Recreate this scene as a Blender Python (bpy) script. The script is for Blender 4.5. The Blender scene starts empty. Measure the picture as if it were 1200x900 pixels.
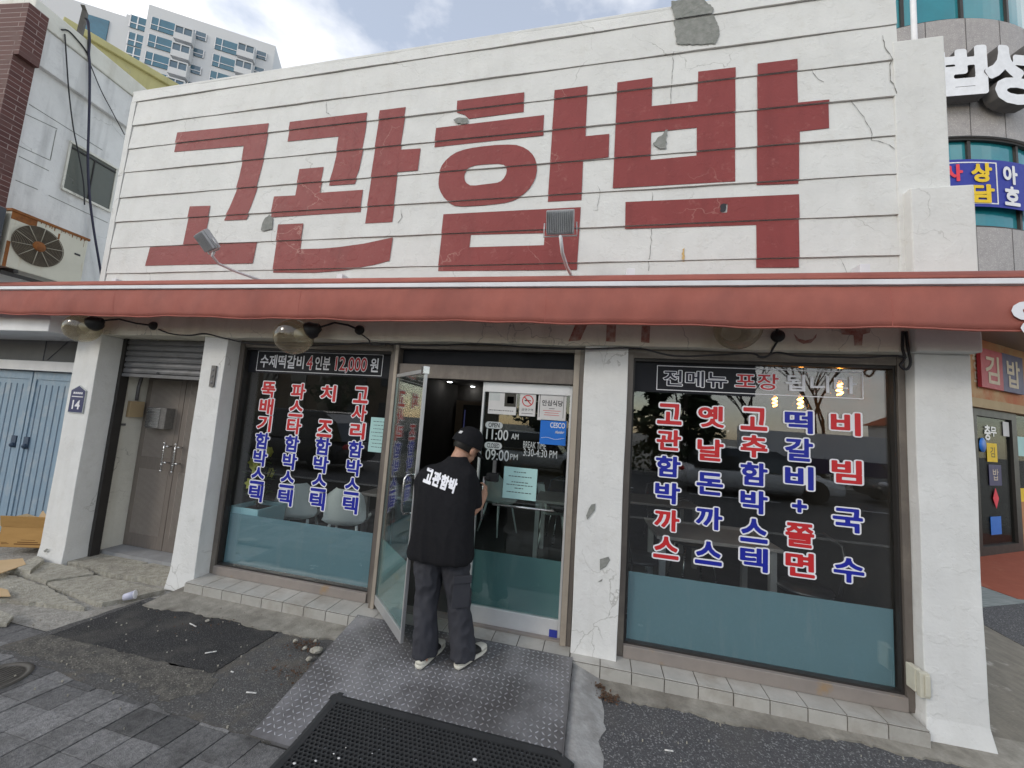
import bpy, bmesh, math, random
import numpy as np
from mathutils import Vector, Matrix

random.seed(7)
sc = bpy.context.scene
COL = sc.collection
R = math.radians

# ------------------------------------------------------------------ camera
F_PX = 450.0                                     # focal length, in pixels of the 1200x900 photograph
YAW, PITCH, ROLL = R(-12.69), R(5.634), R(3.938)
CAM = np.array([0.0, -3.0, 1.74])
_cy, _sy, _cp, _sp = math.cos(YAW), math.sin(YAW), math.cos(PITCH), math.sin(PITCH)
FWD = np.array([_sy*_cp, _cy*_cp, _sp])
_r0 = np.array([_cy, -_sy, 0.0])
_u0 = np.cross(_r0, FWD)
RGT = _r0*math.cos(ROLL) + _u0*math.sin(ROLL)
UPV = -_r0*math.sin(ROLL) + _u0*math.cos(ROLL)
cam = bpy.data.objects.new('camera', bpy.data.cameras.new('camera'))
COL.objects.link(cam)
sc.camera = cam
cam.data.sensor_width = 36
cam.data.lens = 36*F_PX/1200
cam.data.clip_start = 0.05
cam.data.clip_end = 2000
cam.matrix_world = Matrix(((RGT[0], UPV[0], -FWD[0], CAM[0]), (RGT[1], UPV[1], -FWD[1], CAM[1]),
                           (RGT[2], UPV[2], -FWD[2], CAM[2]), (0, 0, 0, 1)))

# ------------------------------------------------------------------ sky, sun, exposure
SUN_TO = Vector((-0.56, -0.68, 0.47)).normalized()
SUN_EL = math.asin(SUN_TO.z)
SUN_ROT = math.atan2(SUN_TO.x, SUN_TO.y)
world = bpy.data.worlds.new("World")
sc.world = world
world.use_nodes = True
wn, wl = world.node_tree.nodes, world.node_tree.links
wn.clear()
w_out = wn.new('ShaderNodeOutputWorld')
w_bg = wn.new('ShaderNodeBackground')
w_bg.inputs['Strength'].default_value = 0.15
w_sky = wn.new('ShaderNodeTexSky')
w_sky.sky_type = 'NISHITA'
w_sky.sun_disc = False
w_sky.sun_elevation = SUN_EL
w_sky.sun_rotation = SUN_ROT % (2*math.pi)
w_sky.air_density = 1.15
w_sky.dust_density = 0.6
w_tc = wn.new('ShaderNodeTexCoord')
w_map = wn.new('ShaderNodeMapping')
w_map.inputs['Scale'].default_value = (1.0, 1.0, 2.2)
w_map.inputs['Location'].default_value = (0.37, 0.1, 0.0)
w_noise = wn.new('ShaderNodeTexNoise')
w_noise.inputs['Scale'].default_value = 1.7
w_noise.inputs['Detail'].default_value = 7
w_noise.inputs['Roughness'].default_value = 0.55
w_ramp = wn.new('ShaderNodeValToRGB')
w_ramp.color_ramp.elements[0].position = 0.46
w_ramp.color_ramp.elements[0].color = (0.2, 0.2, 0.2, 1)
w_ramp.color_ramp.elements[1].position = 0.68
w_ramp.color_ramp.elements[1].color = (1, 1, 1, 1)
w_mix = wn.new('ShaderNodeMix')
w_mix.data_type = 'RGBA'
w_mix.inputs['B'].default_value = (8.6, 8.4, 8.2, 1)
wl.new(w_tc.outputs['Generated'], w_map.inputs['Vector'])
wl.new(w_map.outputs['Vector'], w_noise.inputs['Vector'])
wl.new(w_noise.outputs['Fac'], w_ramp.inputs['Fac'])
wl.new(w_ramp.outputs['Color'], w_mix.inputs['Factor'])
wl.new(w_sky.outputs['Color'], w_mix.inputs['A'])
wl.new(w_mix.outputs['Result'], w_bg.inputs['Color'])
wl.new(w_bg.outputs['Background'], w_out.inputs['Surface'])
sun = bpy.data.objects.new('sun', bpy.data.lights.new('sun', 'SUN'))
COL.objects.link(sun)
sun.data.energy = 0.62
sun.data.angle = R(11)
sun.data.color = (1.0, 0.92, 0.8)
sun.rotation_euler = SUN_TO.to_track_quat('Z', 'Y').to_euler()
sc.view_settings.view_transform = 'Standard'
sc.view_settings.look = 'None'
sc.view_settings.gamma = 1
sc.view_settings.use_curve_mapping = False
sc.view_settings.exposure = 0.47

# ------------------------------------------------------------------ rays of the photograph -> places
def ray(px, py):
    return FWD + (px-600)/F_PX*RGT - (py-450)/F_PX*UPV
def P(px, py, Y):                                # the point of that sight line on the vertical plane y = Y
    d = ray(px, py); p = CAM + d*((Y-CAM[1])/d[1]); return Vector(p)
def G(px, py, z=0.0):                            # ... on the level z
    d = ray(px, py); p = CAM + d*((z-CAM[2])/d[2]); return Vector(p)
def onplane(px, py, p0, n):
    d = ray(px, py); p0 = np.array(p0); n = np.array(n)
    return Vector(CAM + d*(((p0-CAM)@n)/(d@n)))

# ------------------------------------------------------------------ materials
def _nt(name):
    m = bpy.data.materials.new(name); m.use_nodes = True
    return m, m.node_tree.nodes, m.node_tree.links, m.node_tree.nodes['Principled BSDF']
def c4(c): return (c[0], c[1], c[2], 1)
def mul(c, k): return tuple(x*k for x in c)

def pm(name, c1, c2=None, scale=8, rough=0.6, metal=0, bump=0.0, bscale=None, detail=5, spec=0.4, stretch=(1, 1, 1),
       dirt=None, dirt_scale=2.0, dirt_lo=0.52, dirt_hi=0.75, dirt_stretch=(1, 1, 1), speck=None, speck_scale=220, island=0.0):
    m, n, l, b = _nt(name)
    c2 = c2 or mul(c1, 0.85)
    tc = n.new('ShaderNodeTexCoord')
    mp = n.new('ShaderNodeMapping'); mp.inputs['Scale'].default_value = stretch
    l.new(tc.outputs['Object'], mp.inputs['Vector'])
    nz = n.new('ShaderNodeTexNoise'); nz.inputs['Scale'].default_value = scale; nz.inputs['Detail'].default_value = detail
    nz.inputs['Roughness'].default_value = 0.62
    l.new(mp.outputs['Vector'], nz.inputs['Vector'])
    rp = n.new('ShaderNodeMapRange'); rp.inputs['From Min'].default_value = 0.3; rp.inputs['From Max'].default_value = 0.7
    l.new(nz.outputs['Fac'], rp.inputs['Value'])
    mx = n.new('ShaderNodeMix'); mx.data_type = 'RGBA'
    mx.inputs['A'].default_value = c4(c1); mx.inputs['B'].default_value = c4(c2)
    l.new(rp.outputs['Result'], mx.inputs['Factor'])
    out = mx.outputs['Result']
    if speck:
        sp = n.new('ShaderNodeTexNoise'); sp.inputs['Scale'].default_value = speck_scale; sp.inputs['Detail'].default_value = 2
        l.new(tc.outputs['Object'], sp.inputs['Vector'])
        sr = n.new('ShaderNodeMapRange'); sr.inputs['From Min'].default_value = 0.56; sr.inputs['From Max'].default_value = 0.68
        l.new(sp.outputs['Fac'], sr.inputs['Value'])
        m2 = n.new('ShaderNodeMix'); m2.data_type = 'RGBA'; m2.inputs['B'].default_value = c4(speck)
        l.new(sr.outputs['Result'], m2.inputs['Factor']); l.new(out, m2.inputs['A'])
        out = m2.outputs['Result']
    if dirt:
        dm = n.new('ShaderNodeMapping'); dm.inputs['Scale'].default_value = dirt_stretch
        l.new(tc.outputs['Object'], dm.inputs['Vector'])
        dn = n.new('ShaderNodeTexNoise'); dn.inputs['Scale'].default_value = dirt_scale; dn.inputs['Detail'].default_value = 8
        dn.inputs['Roughness'].default_value = 0.65
        l.new(dm.outputs['Vector'], dn.inputs['Vector'])
        dr = n.new('ShaderNodeMapRange'); dr.inputs['From Min'].default_value = dirt_lo; dr.inputs['From Max'].default_value = dirt_hi
        l.new(dn.outputs['Fac'], dr.inputs['Value'])
        m3 = n.new('ShaderNodeMix'); m3.data_type = 'RGBA'; m3.inputs['B'].default_value = c4(dirt)
        l.new(dr.outputs['Result'], m3.inputs['Factor']); l.new(out, m3.inputs['A'])
        out = m3.outputs['Result']
    if island:
        ge = n.new('ShaderNodeNewGeometry')
        ir = n.new('ShaderNodeMapRange'); ir.inputs['To Min'].default_value = 1-island; ir.inputs['To Max'].default_value = 1+island
        l.new(ge.outputs['Random Per Island'], ir.inputs['Value'])
        vm = n.new('ShaderNodeVectorMath'); vm.operation = 'SCALE'
        l.new(out, vm.inputs[0]); l.new(ir.outputs['Result'], vm.inputs['Scale'])
        out = vm.outputs['Vector']
    l.new(out, b.inputs['Base Color'])
    rr = n.new('ShaderNodeMapRange'); rr.inputs['To Min'].default_value = max(0.02, rough-0.08); rr.inputs['To Max'].default_value = min(1, rough+0.1)
    l.new(nz.outputs['Fac'], rr.inputs['Value']); l.new(rr.outputs['Result'], b.inputs['Roughness'])
    b.inputs['Metallic'].default_value = metal
    b.inputs['Specular IOR Level'].default_value = spec
    if bump:
        bn = n.new('ShaderNodeTexNoise'); bn.inputs['Scale'].default_value = bscale or scale*4; bn.inputs['Detail'].default_value = 6
        l.new(tc.outputs['Object'], bn.inputs['Vector'])
        bp = n.new('ShaderNodeBump'); bp.inputs['Strength'].default_value = bump; bp.inputs['Distance'].default_value = 0.01
        l.new(bn.outputs['Fac'], bp.inputs['Height']); l.new(bp.outputs['Normal'], b.inputs['Normal'])
    return m

def wall_paint(name, base, grime, crack=True, rough=0.62, grime_amt=0.5, crack_dark=(0.3, 0.29, 0.26), crack_scale=1.5, fade=None, blotch=0.3):
    """painted masonry: mottled coat, rain streaks, hairline cracks that come and go"""
    m, n, l, b = _nt(name)
    tc = n.new('ShaderNodeTexCoord')
    n1 = n.new('ShaderNodeTexNoise'); n1.inputs['Scale'].default_value = 3.0; n1.inputs['Detail'].default_value = 9; n1.inputs['Roughness'].default_value = 0.68
    l.new(tc.outputs['Object'], n1.inputs['Vector'])
    r1 = n.new('ShaderNodeMapRange'); r1.inputs['From Min'].default_value = 0.35; r1.inputs['From Max'].default_value = 0.7
    l.new(n1.outputs['Fac'], r1.inputs['Value'])
    m1 = n.new('ShaderNodeMix'); m1.data_type = 'RGBA'; m1.inputs['A'].default_value = c4(base); m1.inputs['B'].default_value = c4(mul(base, 0.88))
    l.new(r1.outputs['Result'], m1.inputs['Factor'])
    mp = n.new('ShaderNodeMapping'); mp.inputs['Scale'].default_value = (7, 7, 0.55)
    l.new(tc.outputs['Object'], mp.inputs['Vector'])
    n2 = n.new('ShaderNodeTexNoise'); n2.inputs['Scale'].default_value = 1.0; n2.inputs['Detail'].default_value = 6
    l.new(mp.outputs['Vector'], n2.inputs['Vector'])
    r2 = n.new('ShaderNodeMapRange'); r2.inputs['From Min'].default_value = 0.52; r2.inputs['From Max'].default_value = 0.82; r2.inputs['To Max'].default_value = grime_amt
    l.new(n2.outputs['Fac'], r2.inputs['Value'])
    m2 = n.new('ShaderNodeMix'); m2.data_type = 'RGBA'; m2.inputs['B'].default_value = c4(grime)
    l.new(m1.outputs['Result'], m2.inputs['A']); l.new(r2.outputs['Result'], m2.inputs['Factor'])
    out = m2.outputs['Result']
    bn_ = n.new('ShaderNodeTexNoise'); bn_.inputs['Scale'].default_value = 5.5; bn_.inputs['Detail'].default_value = 13; bn_.inputs['Roughness'].default_value = 0.72
    l.new(tc.outputs['Object'], bn_.inputs['Vector'])
    br_ = n.new('ShaderNodeMapRange'); br_.inputs['From Min'].default_value = 0.55; br_.inputs['From Max'].default_value = 0.72; br_.inputs['To Max'].default_value = blotch
    l.new(bn_.outputs['Fac'], br_.inputs['Value'])
    bm_ = n.new('ShaderNodeMix'); bm_.data_type = 'RGBA'; bm_.inputs['B'].default_value = c4(grime)
    l.new(out, bm_.inputs['A']); l.new(br_.outputs['Result'], bm_.inputs['Factor']); out = bm_.outputs['Result']
    if fade:                                      # scuffed, thinned paint in scattered flecks
        fn = n.new('ShaderNodeTexNoise'); fn.inputs['Scale'].default_value = 11; fn.inputs['Detail'].default_value = 12; fn.inputs['Roughness'].default_value = 0.75
        l.new(tc.outputs['Object'], fn.inputs['Vector'])
        fr = n.new('ShaderNodeMapRange'); fr.inputs['From Min'].default_value = 0.56; fr.inputs['From Max'].default_value = 0.68; fr.inputs['To Max'].default_value = 0.8
        l.new(fn.outputs['Fac'], fr.inputs['Value'])
        fm = n.new('ShaderNodeMix'); fm.data_type = 'RGBA'; fm.inputs['B'].default_value = c4(fade)
        l.new(out, fm.inputs['A']); l.new(fr.outputs['Result'], fm.inputs['Factor']); out = fm.outputs['Result']
    bp = n.new('ShaderNodeBump'); bp.inputs['Strength'].default_value = 0.35; bp.inputs['Distance'].default_value = 0.006
    hb = n.new('ShaderNodeTexNoise'); hb.inputs['Scale'].default_value = 45; hb.inputs['Detail'].default_value = 5
    l.new(tc.outputs['Object'], hb.inputs['Vector'])
    h2 = n.new('ShaderNodeTexNoise'); h2.inputs['Scale'].default_value = 7; h2.inputs['Detail'].default_value = 10; h2.inputs['Roughness'].default_value = 0.6
    l.new(tc.outputs['Object'], h2.inputs['Vector'])
    hs = n.new('ShaderNodeMapRange'); hs.inputs['From Min'].default_value = 0.52; hs.inputs['From Max'].default_value = 0.56; hs.inputs['To Max'].default_value = 0.7   # edges of flaked coats
    l.new(h2.outputs['Fac'], hs.inputs['Value'])
    ha = n.new('ShaderNodeMath'); ha.operation = 'ADD'
    l.new(hb.outputs['Fac'], ha.inputs[0]); l.new(hs.outputs['Result'], ha.inputs[1]); l.new(ha.outputs['Value'], bp.inputs['Height'])
    if crack:
        nd = n.new('ShaderNodeTexNoise'); nd.inputs['Scale'].default_value = 5; nd.inputs['Detail'].default_value = 4
        l.new(tc.outputs['Object'], nd.inputs['Vector'])
        va = n.new('ShaderNodeVectorMath'); va.operation = 'SCALE'; va.inputs['Scale'].default_value = 0.28
        l.new(nd.outputs['Color'], va.inputs[0])
        vb = n.new('ShaderNodeVectorMath'); vb.operation = 'ADD'
        l.new(tc.outputs['Object'], vb.inputs[0]); l.new(va.outputs['Vector'], vb.inputs[1])
        vo = n.new('ShaderNodeTexVoronoi'); vo.feature = 'DISTANCE_TO_EDGE'; vo.inputs['Scale'].default_value = crack_scale
        l.new(vb.outputs['Vector'], vo.inputs['Vector'])
        cr = n.new('ShaderNodeMapRange'); cr.inputs['From Min'].default_value = 0.0015*crack_scale; cr.inputs['From Max'].default_value = 0.0045*crack_scale
        cr.inputs['To Min'].default_value = 1; cr.inputs['To Max'].default_value = 0
        l.new(vo.outputs['Distance'], cr.inputs['Value'])
        mk = n.new('ShaderNodeTexNoise'); mk.inputs['Scale'].default_value = 1.1; mk.inputs['Detail'].default_value = 3
        l.new(tc.outputs['Object'], mk.inputs['Vector'])
        mr = n.new('ShaderNodeMapRange'); mr.inputs['From Min'].default_value = 0.54; mr.inputs['From Max'].default_value = 0.6; mr.inputs['To Max'].default_value = 0.6
        l.new(mk.outputs['Fac'], mr.inputs['Value'])
        mm = n.new('ShaderNodeMath'); mm.operation = 'MULTIPLY'
        l.new(cr.outputs['Result'], mm.inputs[0]); l.new(mr.outputs['Result'], mm.inputs[1])
        m3 = n.new('ShaderNodeMix'); m3.data_type = 'RGBA'; m3.inputs['B'].default_value = c4(crack_dark)
        l.new(out, m3.inputs['A']); l.new(mm.outputs['Value'], m3.inputs['Factor'])
        out = m3.outputs['Result']
    l.new(out, b.inputs['Base Color']); l.new(bp.outputs['Normal'], b.inputs['Normal'])
    b.inputs['Roughness'].default_value = rough; b.inputs['Specular IOR Level'].default_value = 0.3
    return m

def emit(name, col, s):
    m, n, l, b = _nt(name)
    b.inputs['Base Color'].default_value = c4(col)
    b.inputs['Emission Color'].default_value = c4(col); b.inputs['Emission Strength'].default_value = s
    return m

def glass(name, tint=(0.96, 0.975, 0.975), base=0.035, rough=0.0, gain=0.9):
    m, n, l, b = _nt(name)
    n.remove(b)
    out = n['Material Output']
    tr = n.new('ShaderNodeBsdfTransparent'); tr.inputs['Color'].default_value = c4(tint)
    gl = n.new('ShaderNodeBsdfGlossy'); gl.inputs['Roughness'].default_value = rough; gl.inputs['Color'].default_value = (1, 1, 1, 1)
    lw = n.new('ShaderNodeLayerWeight'); lw.inputs['Blend'].default_value = 0.5
    pw = n.new('ShaderNodeMath'); pw.operation = 'POWER'; pw.inputs[1].default_value = 4.0
    l.new(lw.outputs['Facing'], pw.inputs[0])
    ma = n.new('ShaderNodeMath'); ma.operation = 'MULTIPLY_ADD'; ma.inputs[1].default_value = gain; ma.inputs[2].default_value = base
    l.new(pw.outputs['Value'], ma.inputs[0])
    mx = n.new('ShaderNodeMixShader')
    l.new(ma.outputs['Value'], mx.inputs['Fac']); l.new(tr.outputs['BSDF'], mx.inputs[1]); l.new(gl.outputs['BSDF'], mx.inputs[2])
    l.new(mx.outputs['Shader'], out.inputs['Surface'])
    return m

def fabric_light(m, k):
    """sunlit cloth lets some light through"""
    n, l = m.node_tree.nodes, m.node_tree.links
    b = n['Principled BSDF']; out = n['Material Output']
    t = n.new('ShaderNodeBsdfTranslucent'); src = b.inputs['Base Color'].links[0].from_socket
    l.new(src, t.inputs['Color'])
    mx = n.new('ShaderNodeMixShader'); mx.inputs['Fac'].default_value = k
    l.new(b.outputs['BSDF'], mx.inputs[1]); l.new(t.outputs['BSDF'], mx.inputs[2]); l.new(mx.outputs['Shader'], out.inputs['Surface'])
    return m

def film(name, col, see=0.3):
    m, n, l, b = _nt(name)
    tc = n.new('ShaderNodeTexCoord'); nz = n.new('ShaderNodeTexNoise'); nz.inputs['Scale'].default_value = 2.5; nz.inputs['Detail'].default_value = 6
    l.new(tc.outputs['Object'], nz.inputs['Vector'])
    mc = n.new('ShaderNodeMix'); mc.data_type = 'RGBA'; mc.inputs['A'].default_value = c4(mul(col, 0.85)); mc.inputs['B'].default_value = c4(mul(col, 1.15))
    l.new(nz.outputs['Fac'], mc.inputs['Factor'])
    mp = n.new('ShaderNodeMapping'); mp.inputs['Scale'].default_value = (9, 9, 1.1); l.new(tc.outputs['Object'], mp.inputs['Vector'])
    n2 = n.new('ShaderNodeTexNoise'); n2.inputs['Scale'].default_value = 1.0; n2.inputs['Detail'].default_value = 9; n2.inputs['Roughness'].default_value = 0.7; l.new(mp.outputs['Vector'], n2.inputs['Vector'])
    r2 = n.new('ShaderNodeMapRange'); r2.inputs['From Min'].default_value = 0.54; r2.inputs['From Max'].default_value = 0.78; r2.inputs['To Max'].default_value = 0.45; l.new(n2.outputs['Fac'], r2.inputs['Value'])
    m2 = n.new('ShaderNodeMix'); m2.data_type = 'RGBA'; m2.inputs['B'].default_value = (0.42, 0.47, 0.48, 1); l.new(mc.outputs['Result'], m2.inputs['A']); l.new(r2.outputs['Result'], m2.inputs['Factor']); l.new(m2.outputs['Result'], b.inputs['Base Color'])
    mr_ = n.new('ShaderNodeMapRange'); mr_.inputs['To Min'].default_value = see-0.1; mr_.inputs['To Max'].default_value = see+0.1; l.new(nz.outputs['Fac'], mr_.inputs['Value'])
    b.inputs['Roughness'].default_value = 0.5
    tr = n.new('ShaderNodeBsdfTransparent'); tr.inputs['Color'].default_value = (0.6, 0.85, 0.88, 1)
    mx = n.new('ShaderNodeMixShader'); l.new(mr_.outputs['Result'], mx.inputs['Fac'])
    out = n['Material Output']
    l.new(b.outputs['BSDF'], mx.inputs[1]); l.new(tr.outputs['BSDF'], mx.inputs[2]); l.new(mx.outputs['Shader'], out.inputs['Surface'])
    return m

M = {}
M['white_wall'] = wall_paint('white_wall', (0.73, 0.728, 0.7), (0.5, 0.47, 0.4), grime_amt=0.18)
M['pillar_white'] = wall_paint('pillar_white', (0.76, 0.76, 0.74), (0.5, 0.48, 0.42), grime_amt=0.25, crack_scale=1.7, crack_dark=(0.36, 0.35, 0.32))
M['splash'] = pm('mud_splash', (0.42, 0.39, 0.33), (0.34, 0.31, 0.26), scale=40, rough=0.9)
M['pillar_plain'] = wall_paint('pillar_plain', (0.74, 0.745, 0.73), (0.5, 0.49, 0.44), crack=False, grime_amt=0.2)
M['cream_wall'] = wall_paint('cream_wall', (0.74, 0.73, 0.66), (0.45, 0.42, 0.34), grime_amt=0.5, crack_scale=2.2)
M['lintel'] = wall_paint('lintel', (0.78, 0.75, 0.64), (0.38, 0.33, 0.24), grime_amt=0.4, crack_scale=3.0)
M['red_paint'] = wall_paint('red_paint', (0.265, 0.052, 0.048), (0.17, 0.034, 0.032), grime_amt=0.55, rough=0.55, crack_dark=(0.45, 0.24, 0.2), crack_scale=2.4, fade=(0.34, 0.115, 0.1))
M['old_mark'] = pm('old_mark', (0.3, 0.07, 0.05), (0.5, 0.4, 0.33), scale=26, rough=0.7, detail=8)
M['crack_line'] = pm('crack_line', (0.2, 0.195, 0.18), rough=0.9)
M['cement_patch'] = pm('cement_patch', (0.3, 0.3, 0.28), (0.2, 0.21, 0.19), scale=20, rough=0.9, bump=0.6, bscale=60)
M['awning'] = pm('awning_fabric', (0.52, 0.178, 0.138), (0.43, 0.14, 0.108), scale=2.5, rough=0.8, bump=0.15, bscale=300, dirt=(0.33, 0.12, 0.1), dirt_scale=1.0, dirt_lo=0.42, dirt_hi=0.8, dirt_stretch=(2.2, 2.2, 1.6))
fabric_light(M['awning'], 0.22)
M['awning_seam'] = pm('awning_seam', (0.4, 0.115, 0.09), (0.48, 0.15, 0.12), scale=30, rough=0.85)
M['rail_white'] = pm('rail_white', (0.78, 0.78, 0.8), rough=0.35, scale=4)
M['tile'] = pm('beige_tile', (0.47, 0.455, 0.42), (0.38, 0.37, 0.34), scale=6, rough=0.45, dirt=(0.24, 0.21, 0.17), dirt_scale=3.5, dirt_lo=0.48, dirt_hi=0.8, island=0.08, bump=0.25, bscale=120)
M['grout'] = pm('grout', (0.13, 0.12, 0.1), scale=20, rough=0.9)
M['bronze'] = pm('bronze_frame', (0.19, 0.165, 0.145), (0.15, 0.13, 0.115), scale=5, rough=0.42, metal=0.35, dirt=(0.26, 0.23, 0.19), dirt_scale=3, stretch=(4, 4, 1))
M['sill_metal'] = pm('sill_metal', (0.33, 0.29, 0.26), (0.27, 0.24, 0.22), scale=5, rough=0.5, metal=0.25, dirt=(0.36, 0.24, 0.13), dirt_scale=4, dirt_lo=0.6)
M['dark_frame'] = pm('dark_frame', (0.045, 0.042, 0.04), scale=6, rough=0.45, metal=0.3)
M['steel'] = pm('stainless', (0.62, 0.62, 0.62), (0.5, 0.5, 0.5), scale=4, rough=0.25, metal=0.95, stretch=(1, 1, 12))
M['alu_light'] = pm('aluminium_light', (0.72, 0.72, 0.72), (0.64, 0.64, 0.64), scale=5, rough=0.38, metal=0.35)
M['beige_metal'] = pm('beige_metal', (0.42, 0.365, 0.3), (0.36, 0.31, 0.255), scale=4, rough=0.42, metal=0.2, stretch=(3, 3, .7), dirt=(0.24, 0.2, 0.16), dirt_scale=2.5)
M['alu'] = pm('aluminium', (0.55, 0.55, 0.55), (0.47, 0.47, 0.47), scale=5, rough=0.4, metal=0.6)
M['glass'] = glass('window_glass', base=0.075)
M['shop_glass'] = glass('shop_glass', tint=(0.8, 0.84, 0.84), base=0.03, gain=0.15)
M['glass_green'] = glass('door_glass', tint=(0.87, 0.94, 0.925), base=0.05)
M['film'] = film('frosted_film', (0.215, 0.36, 0.41), 0.34)
M['film_door'] = film('frosted_door_film', (0.2, 0.31, 0.325), 0.38)
M['vinyl_red'] = pm('vinyl_red', (0.56, 0.025, 0.03), mul((0.56, 0.025, 0.03), .92), rough=0.4)
M['vinyl_blue'] = pm('vinyl_blue', (0.014, 0.022, 0.33), (0.012, 0.02, 0.3), rough=0.4)
M['vinyl_white'] = pm('vinyl_white', (0.8, 0.8, 0.83), (0.75, 0.75, 0.79), rough=0.4)
M['vinyl_navy'] = pm('vinyl_navy', (0.012, 0.013, 0.035), rough=0.4)
M['vinyl_grey'] = pm('vinyl_grey', (0.55, 0.58, 0.57), rough=0.45)
M['black'] = pm('black_plastic', (0.02, 0.02, 0.021), rough=0.5, scale=10)
M['cable'] = pm('cable_rubber', (0.025, 0.025, 0.028), rough=0.6, scale=10)
M['navy_cable'] = pm('navy_cable', (0.03, 0.03, 0.06), rough=0.5, scale=10)
M['globe'] = glass('globe_glass', tint=(0.86, 0.84, 0.74), base=0.08, gain=0.75)
n_ = M['globe'].node_tree.nodes; l_ = M['globe'].node_tree.links
mx_ = n_['Mix Shader']; ad_ = n_.new('ShaderNodeMixShader'); ad_.inputs['Fac'].default_value = 0.32
df_ = n_.new('ShaderNodeBsdfTranslucent'); df_.inputs['Color'].default_value = (0.5, 0.45, 0.36, 1)
l_.new(mx_.outputs['Shader'], ad_.inputs[1]); l_.new(df_.outputs['BSDF'], ad_.inputs[2]); l_.new(ad_.outputs['Shader'], n_['Material Output'].inputs['Surface'])
M['globe_white'] = pm('lamp_inner', (0.6, 0.56, 0.44), rough=0.4)
M['paper'] = pm('paper', (0.66, 0.65, 0.64), (0.6, 0.59, 0.58), rough=0.7)
M['paper_mint'] = pm('paper_mint', (0.42, 0.66, 0.64), (0.4, 0.62, 0.6), rough=0.7)
M['ink'] = pm('ink', (0.03, 0.03, 0.035), rough=0.6)
M['sticker_blue'] = pm('sticker_blue', (0.01, 0.16, 0.6), (0.01, 0.14, 0.55), rough=0.4)
M['dark_olive'] = pm('dark_olive', (0.04, 0.037, 0.028), rough=0.5)
M['shutter'] = pm('shutter_metal', (0.2, 0.2, 0.21), (0.14, 0.14, 0.145), scale=7, rough=0.5, metal=0.35, dirt=(0.09, 0.085, 0.08), dirt_scale=3, stretch=(1, 1, 6))
M['steel_door'] = pm('steel_door', (0.25, 0.215, 0.19), (0.2, 0.175, 0.155), scale=6, rough=0.4, metal=0.3, stretch=(8, 8, 1))
M['door_rib'] = pm('door_rib', (0.42, 0.38, 0.34), (0.36, 0.32, 0.29), scale=6, rough=0.4, metal=0.3)
M['blue_door'] = pm('blue_door', (0.26, 0.36, 0.45), (0.21, 0.3, 0.39), scale=5, rough=0.5, dirt=(0.34, 0.4, 0.45), dirt_scale=5, dirt_lo=0.5, dirt_hi=0.68, stretch=(4, 4, 1))
M['blue_dark'] = pm('blue_groove', (0.05, 0.08, 0.13), rough=0.6)
M['slate_panel'] = pm('slate_panel', (0.075, 0.08, 0.095), (0.055, 0.06, 0.07), scale=3, rough=0.5)
M['plate'] = pm('checker_steel', (0.27, 0.268, 0.275), (0.17, 0.168, 0.172), scale=3.0, rough=0.45, metal=0.35, dirt=(0.1, 0.095, 0.095), dirt_scale=3.2, dirt_lo=0.42, dirt_hi=0.7)
M['plate_lug'] = pm('checker_lug', (0.4, 0.4, 0.42), (0.3, 0.3, 0.31), scale=6, rough=0.36, metal=0.45, dirt=(0.12, 0.115, 0.11), dirt_scale=2.5, dirt_lo=0.46, dirt_hi=0.72)
M['rubber'] = pm('mat_rubber', (0.022, 0.023, 0.024), (0.03, 0.031, 0.032), scale=12, rough=0.62)
M['asphalt'] = pm('asphalt', (0.06, 0.06, 0.063), (0.11, 0.11, 0.115), scale=60, rough=0.9, bump=0.9, bscale=160, speck=(0.3, 0.3, 0.3), speck_scale=105, dirt=(0.11, 0.105, 0.1), dirt_scale=1.5)
M['asphalt_new'] = pm('asphalt_patch', (0.027, 0.027, 0.028), (0.045, 0.044, 0.044), scale=40, rough=0.95, bump=1.0, bscale=170, speck=(0.12, 0.118, 0.115), speck_scale=120, dirt=(0.1, 0.095, 0.085), dirt_scale=2.8, dirt_lo=0.5, dirt_hi=0.74)
M['asphalt_old'] = pm('asphalt_worn', (0.07, 0.07, 0.07), (0.11, 0.105, 0.1), scale=50, rough=0.92, bump=0.9, bscale=150, speck=(0.2, 0.2, 0.19), speck_scale=110, dirt=(0.17, 0.145, 0.11), dirt_scale=2.0, dirt_lo=0.52, dirt_hi=0.72)
M['concrete'] = pm('concrete', (0.42, 0.4, 0.36), (0.22, 0.21, 0.185), scale=24, rough=0.92, bump=0.8, bscale=70, detail=9, speck=(0.42, 0.41, 0.38), speck_scale=90, dirt=(0.15, 0.13, 0.105), dirt_scale=1.8, dirt_lo=0.5, dirt_hi=0.78)
M['concrete_slab'] = pm('concrete_slab', (0.5, 0.475, 0.4), (0.25, 0.235, 0.19), scale=22, rough=0.95, bump=1.0, bscale=85, detail=11, speck=(0.44, 0.42, 0.38), speck_scale=80, dirt=(0.2, 0.18, 0.15), dirt_scale=3.0, dirt_lo=0.5, dirt_hi=0.8)
M['concrete_strip'] = pm('concrete_strip', (0.35, 0.33, 0.285), (0.19, 0.178, 0.15), scale=11, rough=0.9, bump=0.6, bscale=90, detail=9, dirt=(0.13, 0.115, 0.095), dirt_scale=2.6, dirt_lo=0.5, dirt_hi=0.76)
M['cement_light'] = pm('cement_light', (0.4, 0.4, 0.39), (0.24, 0.235, 0.225), scale=13, rough=0.85, bump=0.5, bscale=60, dirt=(0.2, 0.19, 0.18), dirt_scale=4)
M['concrete_step'] = pm('concrete_step', (0.33, 0.335, 0.34), (0.25, 0.25, 0.25), scale=7, rough=0.85, bump=0.5, bscale=60)
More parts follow.
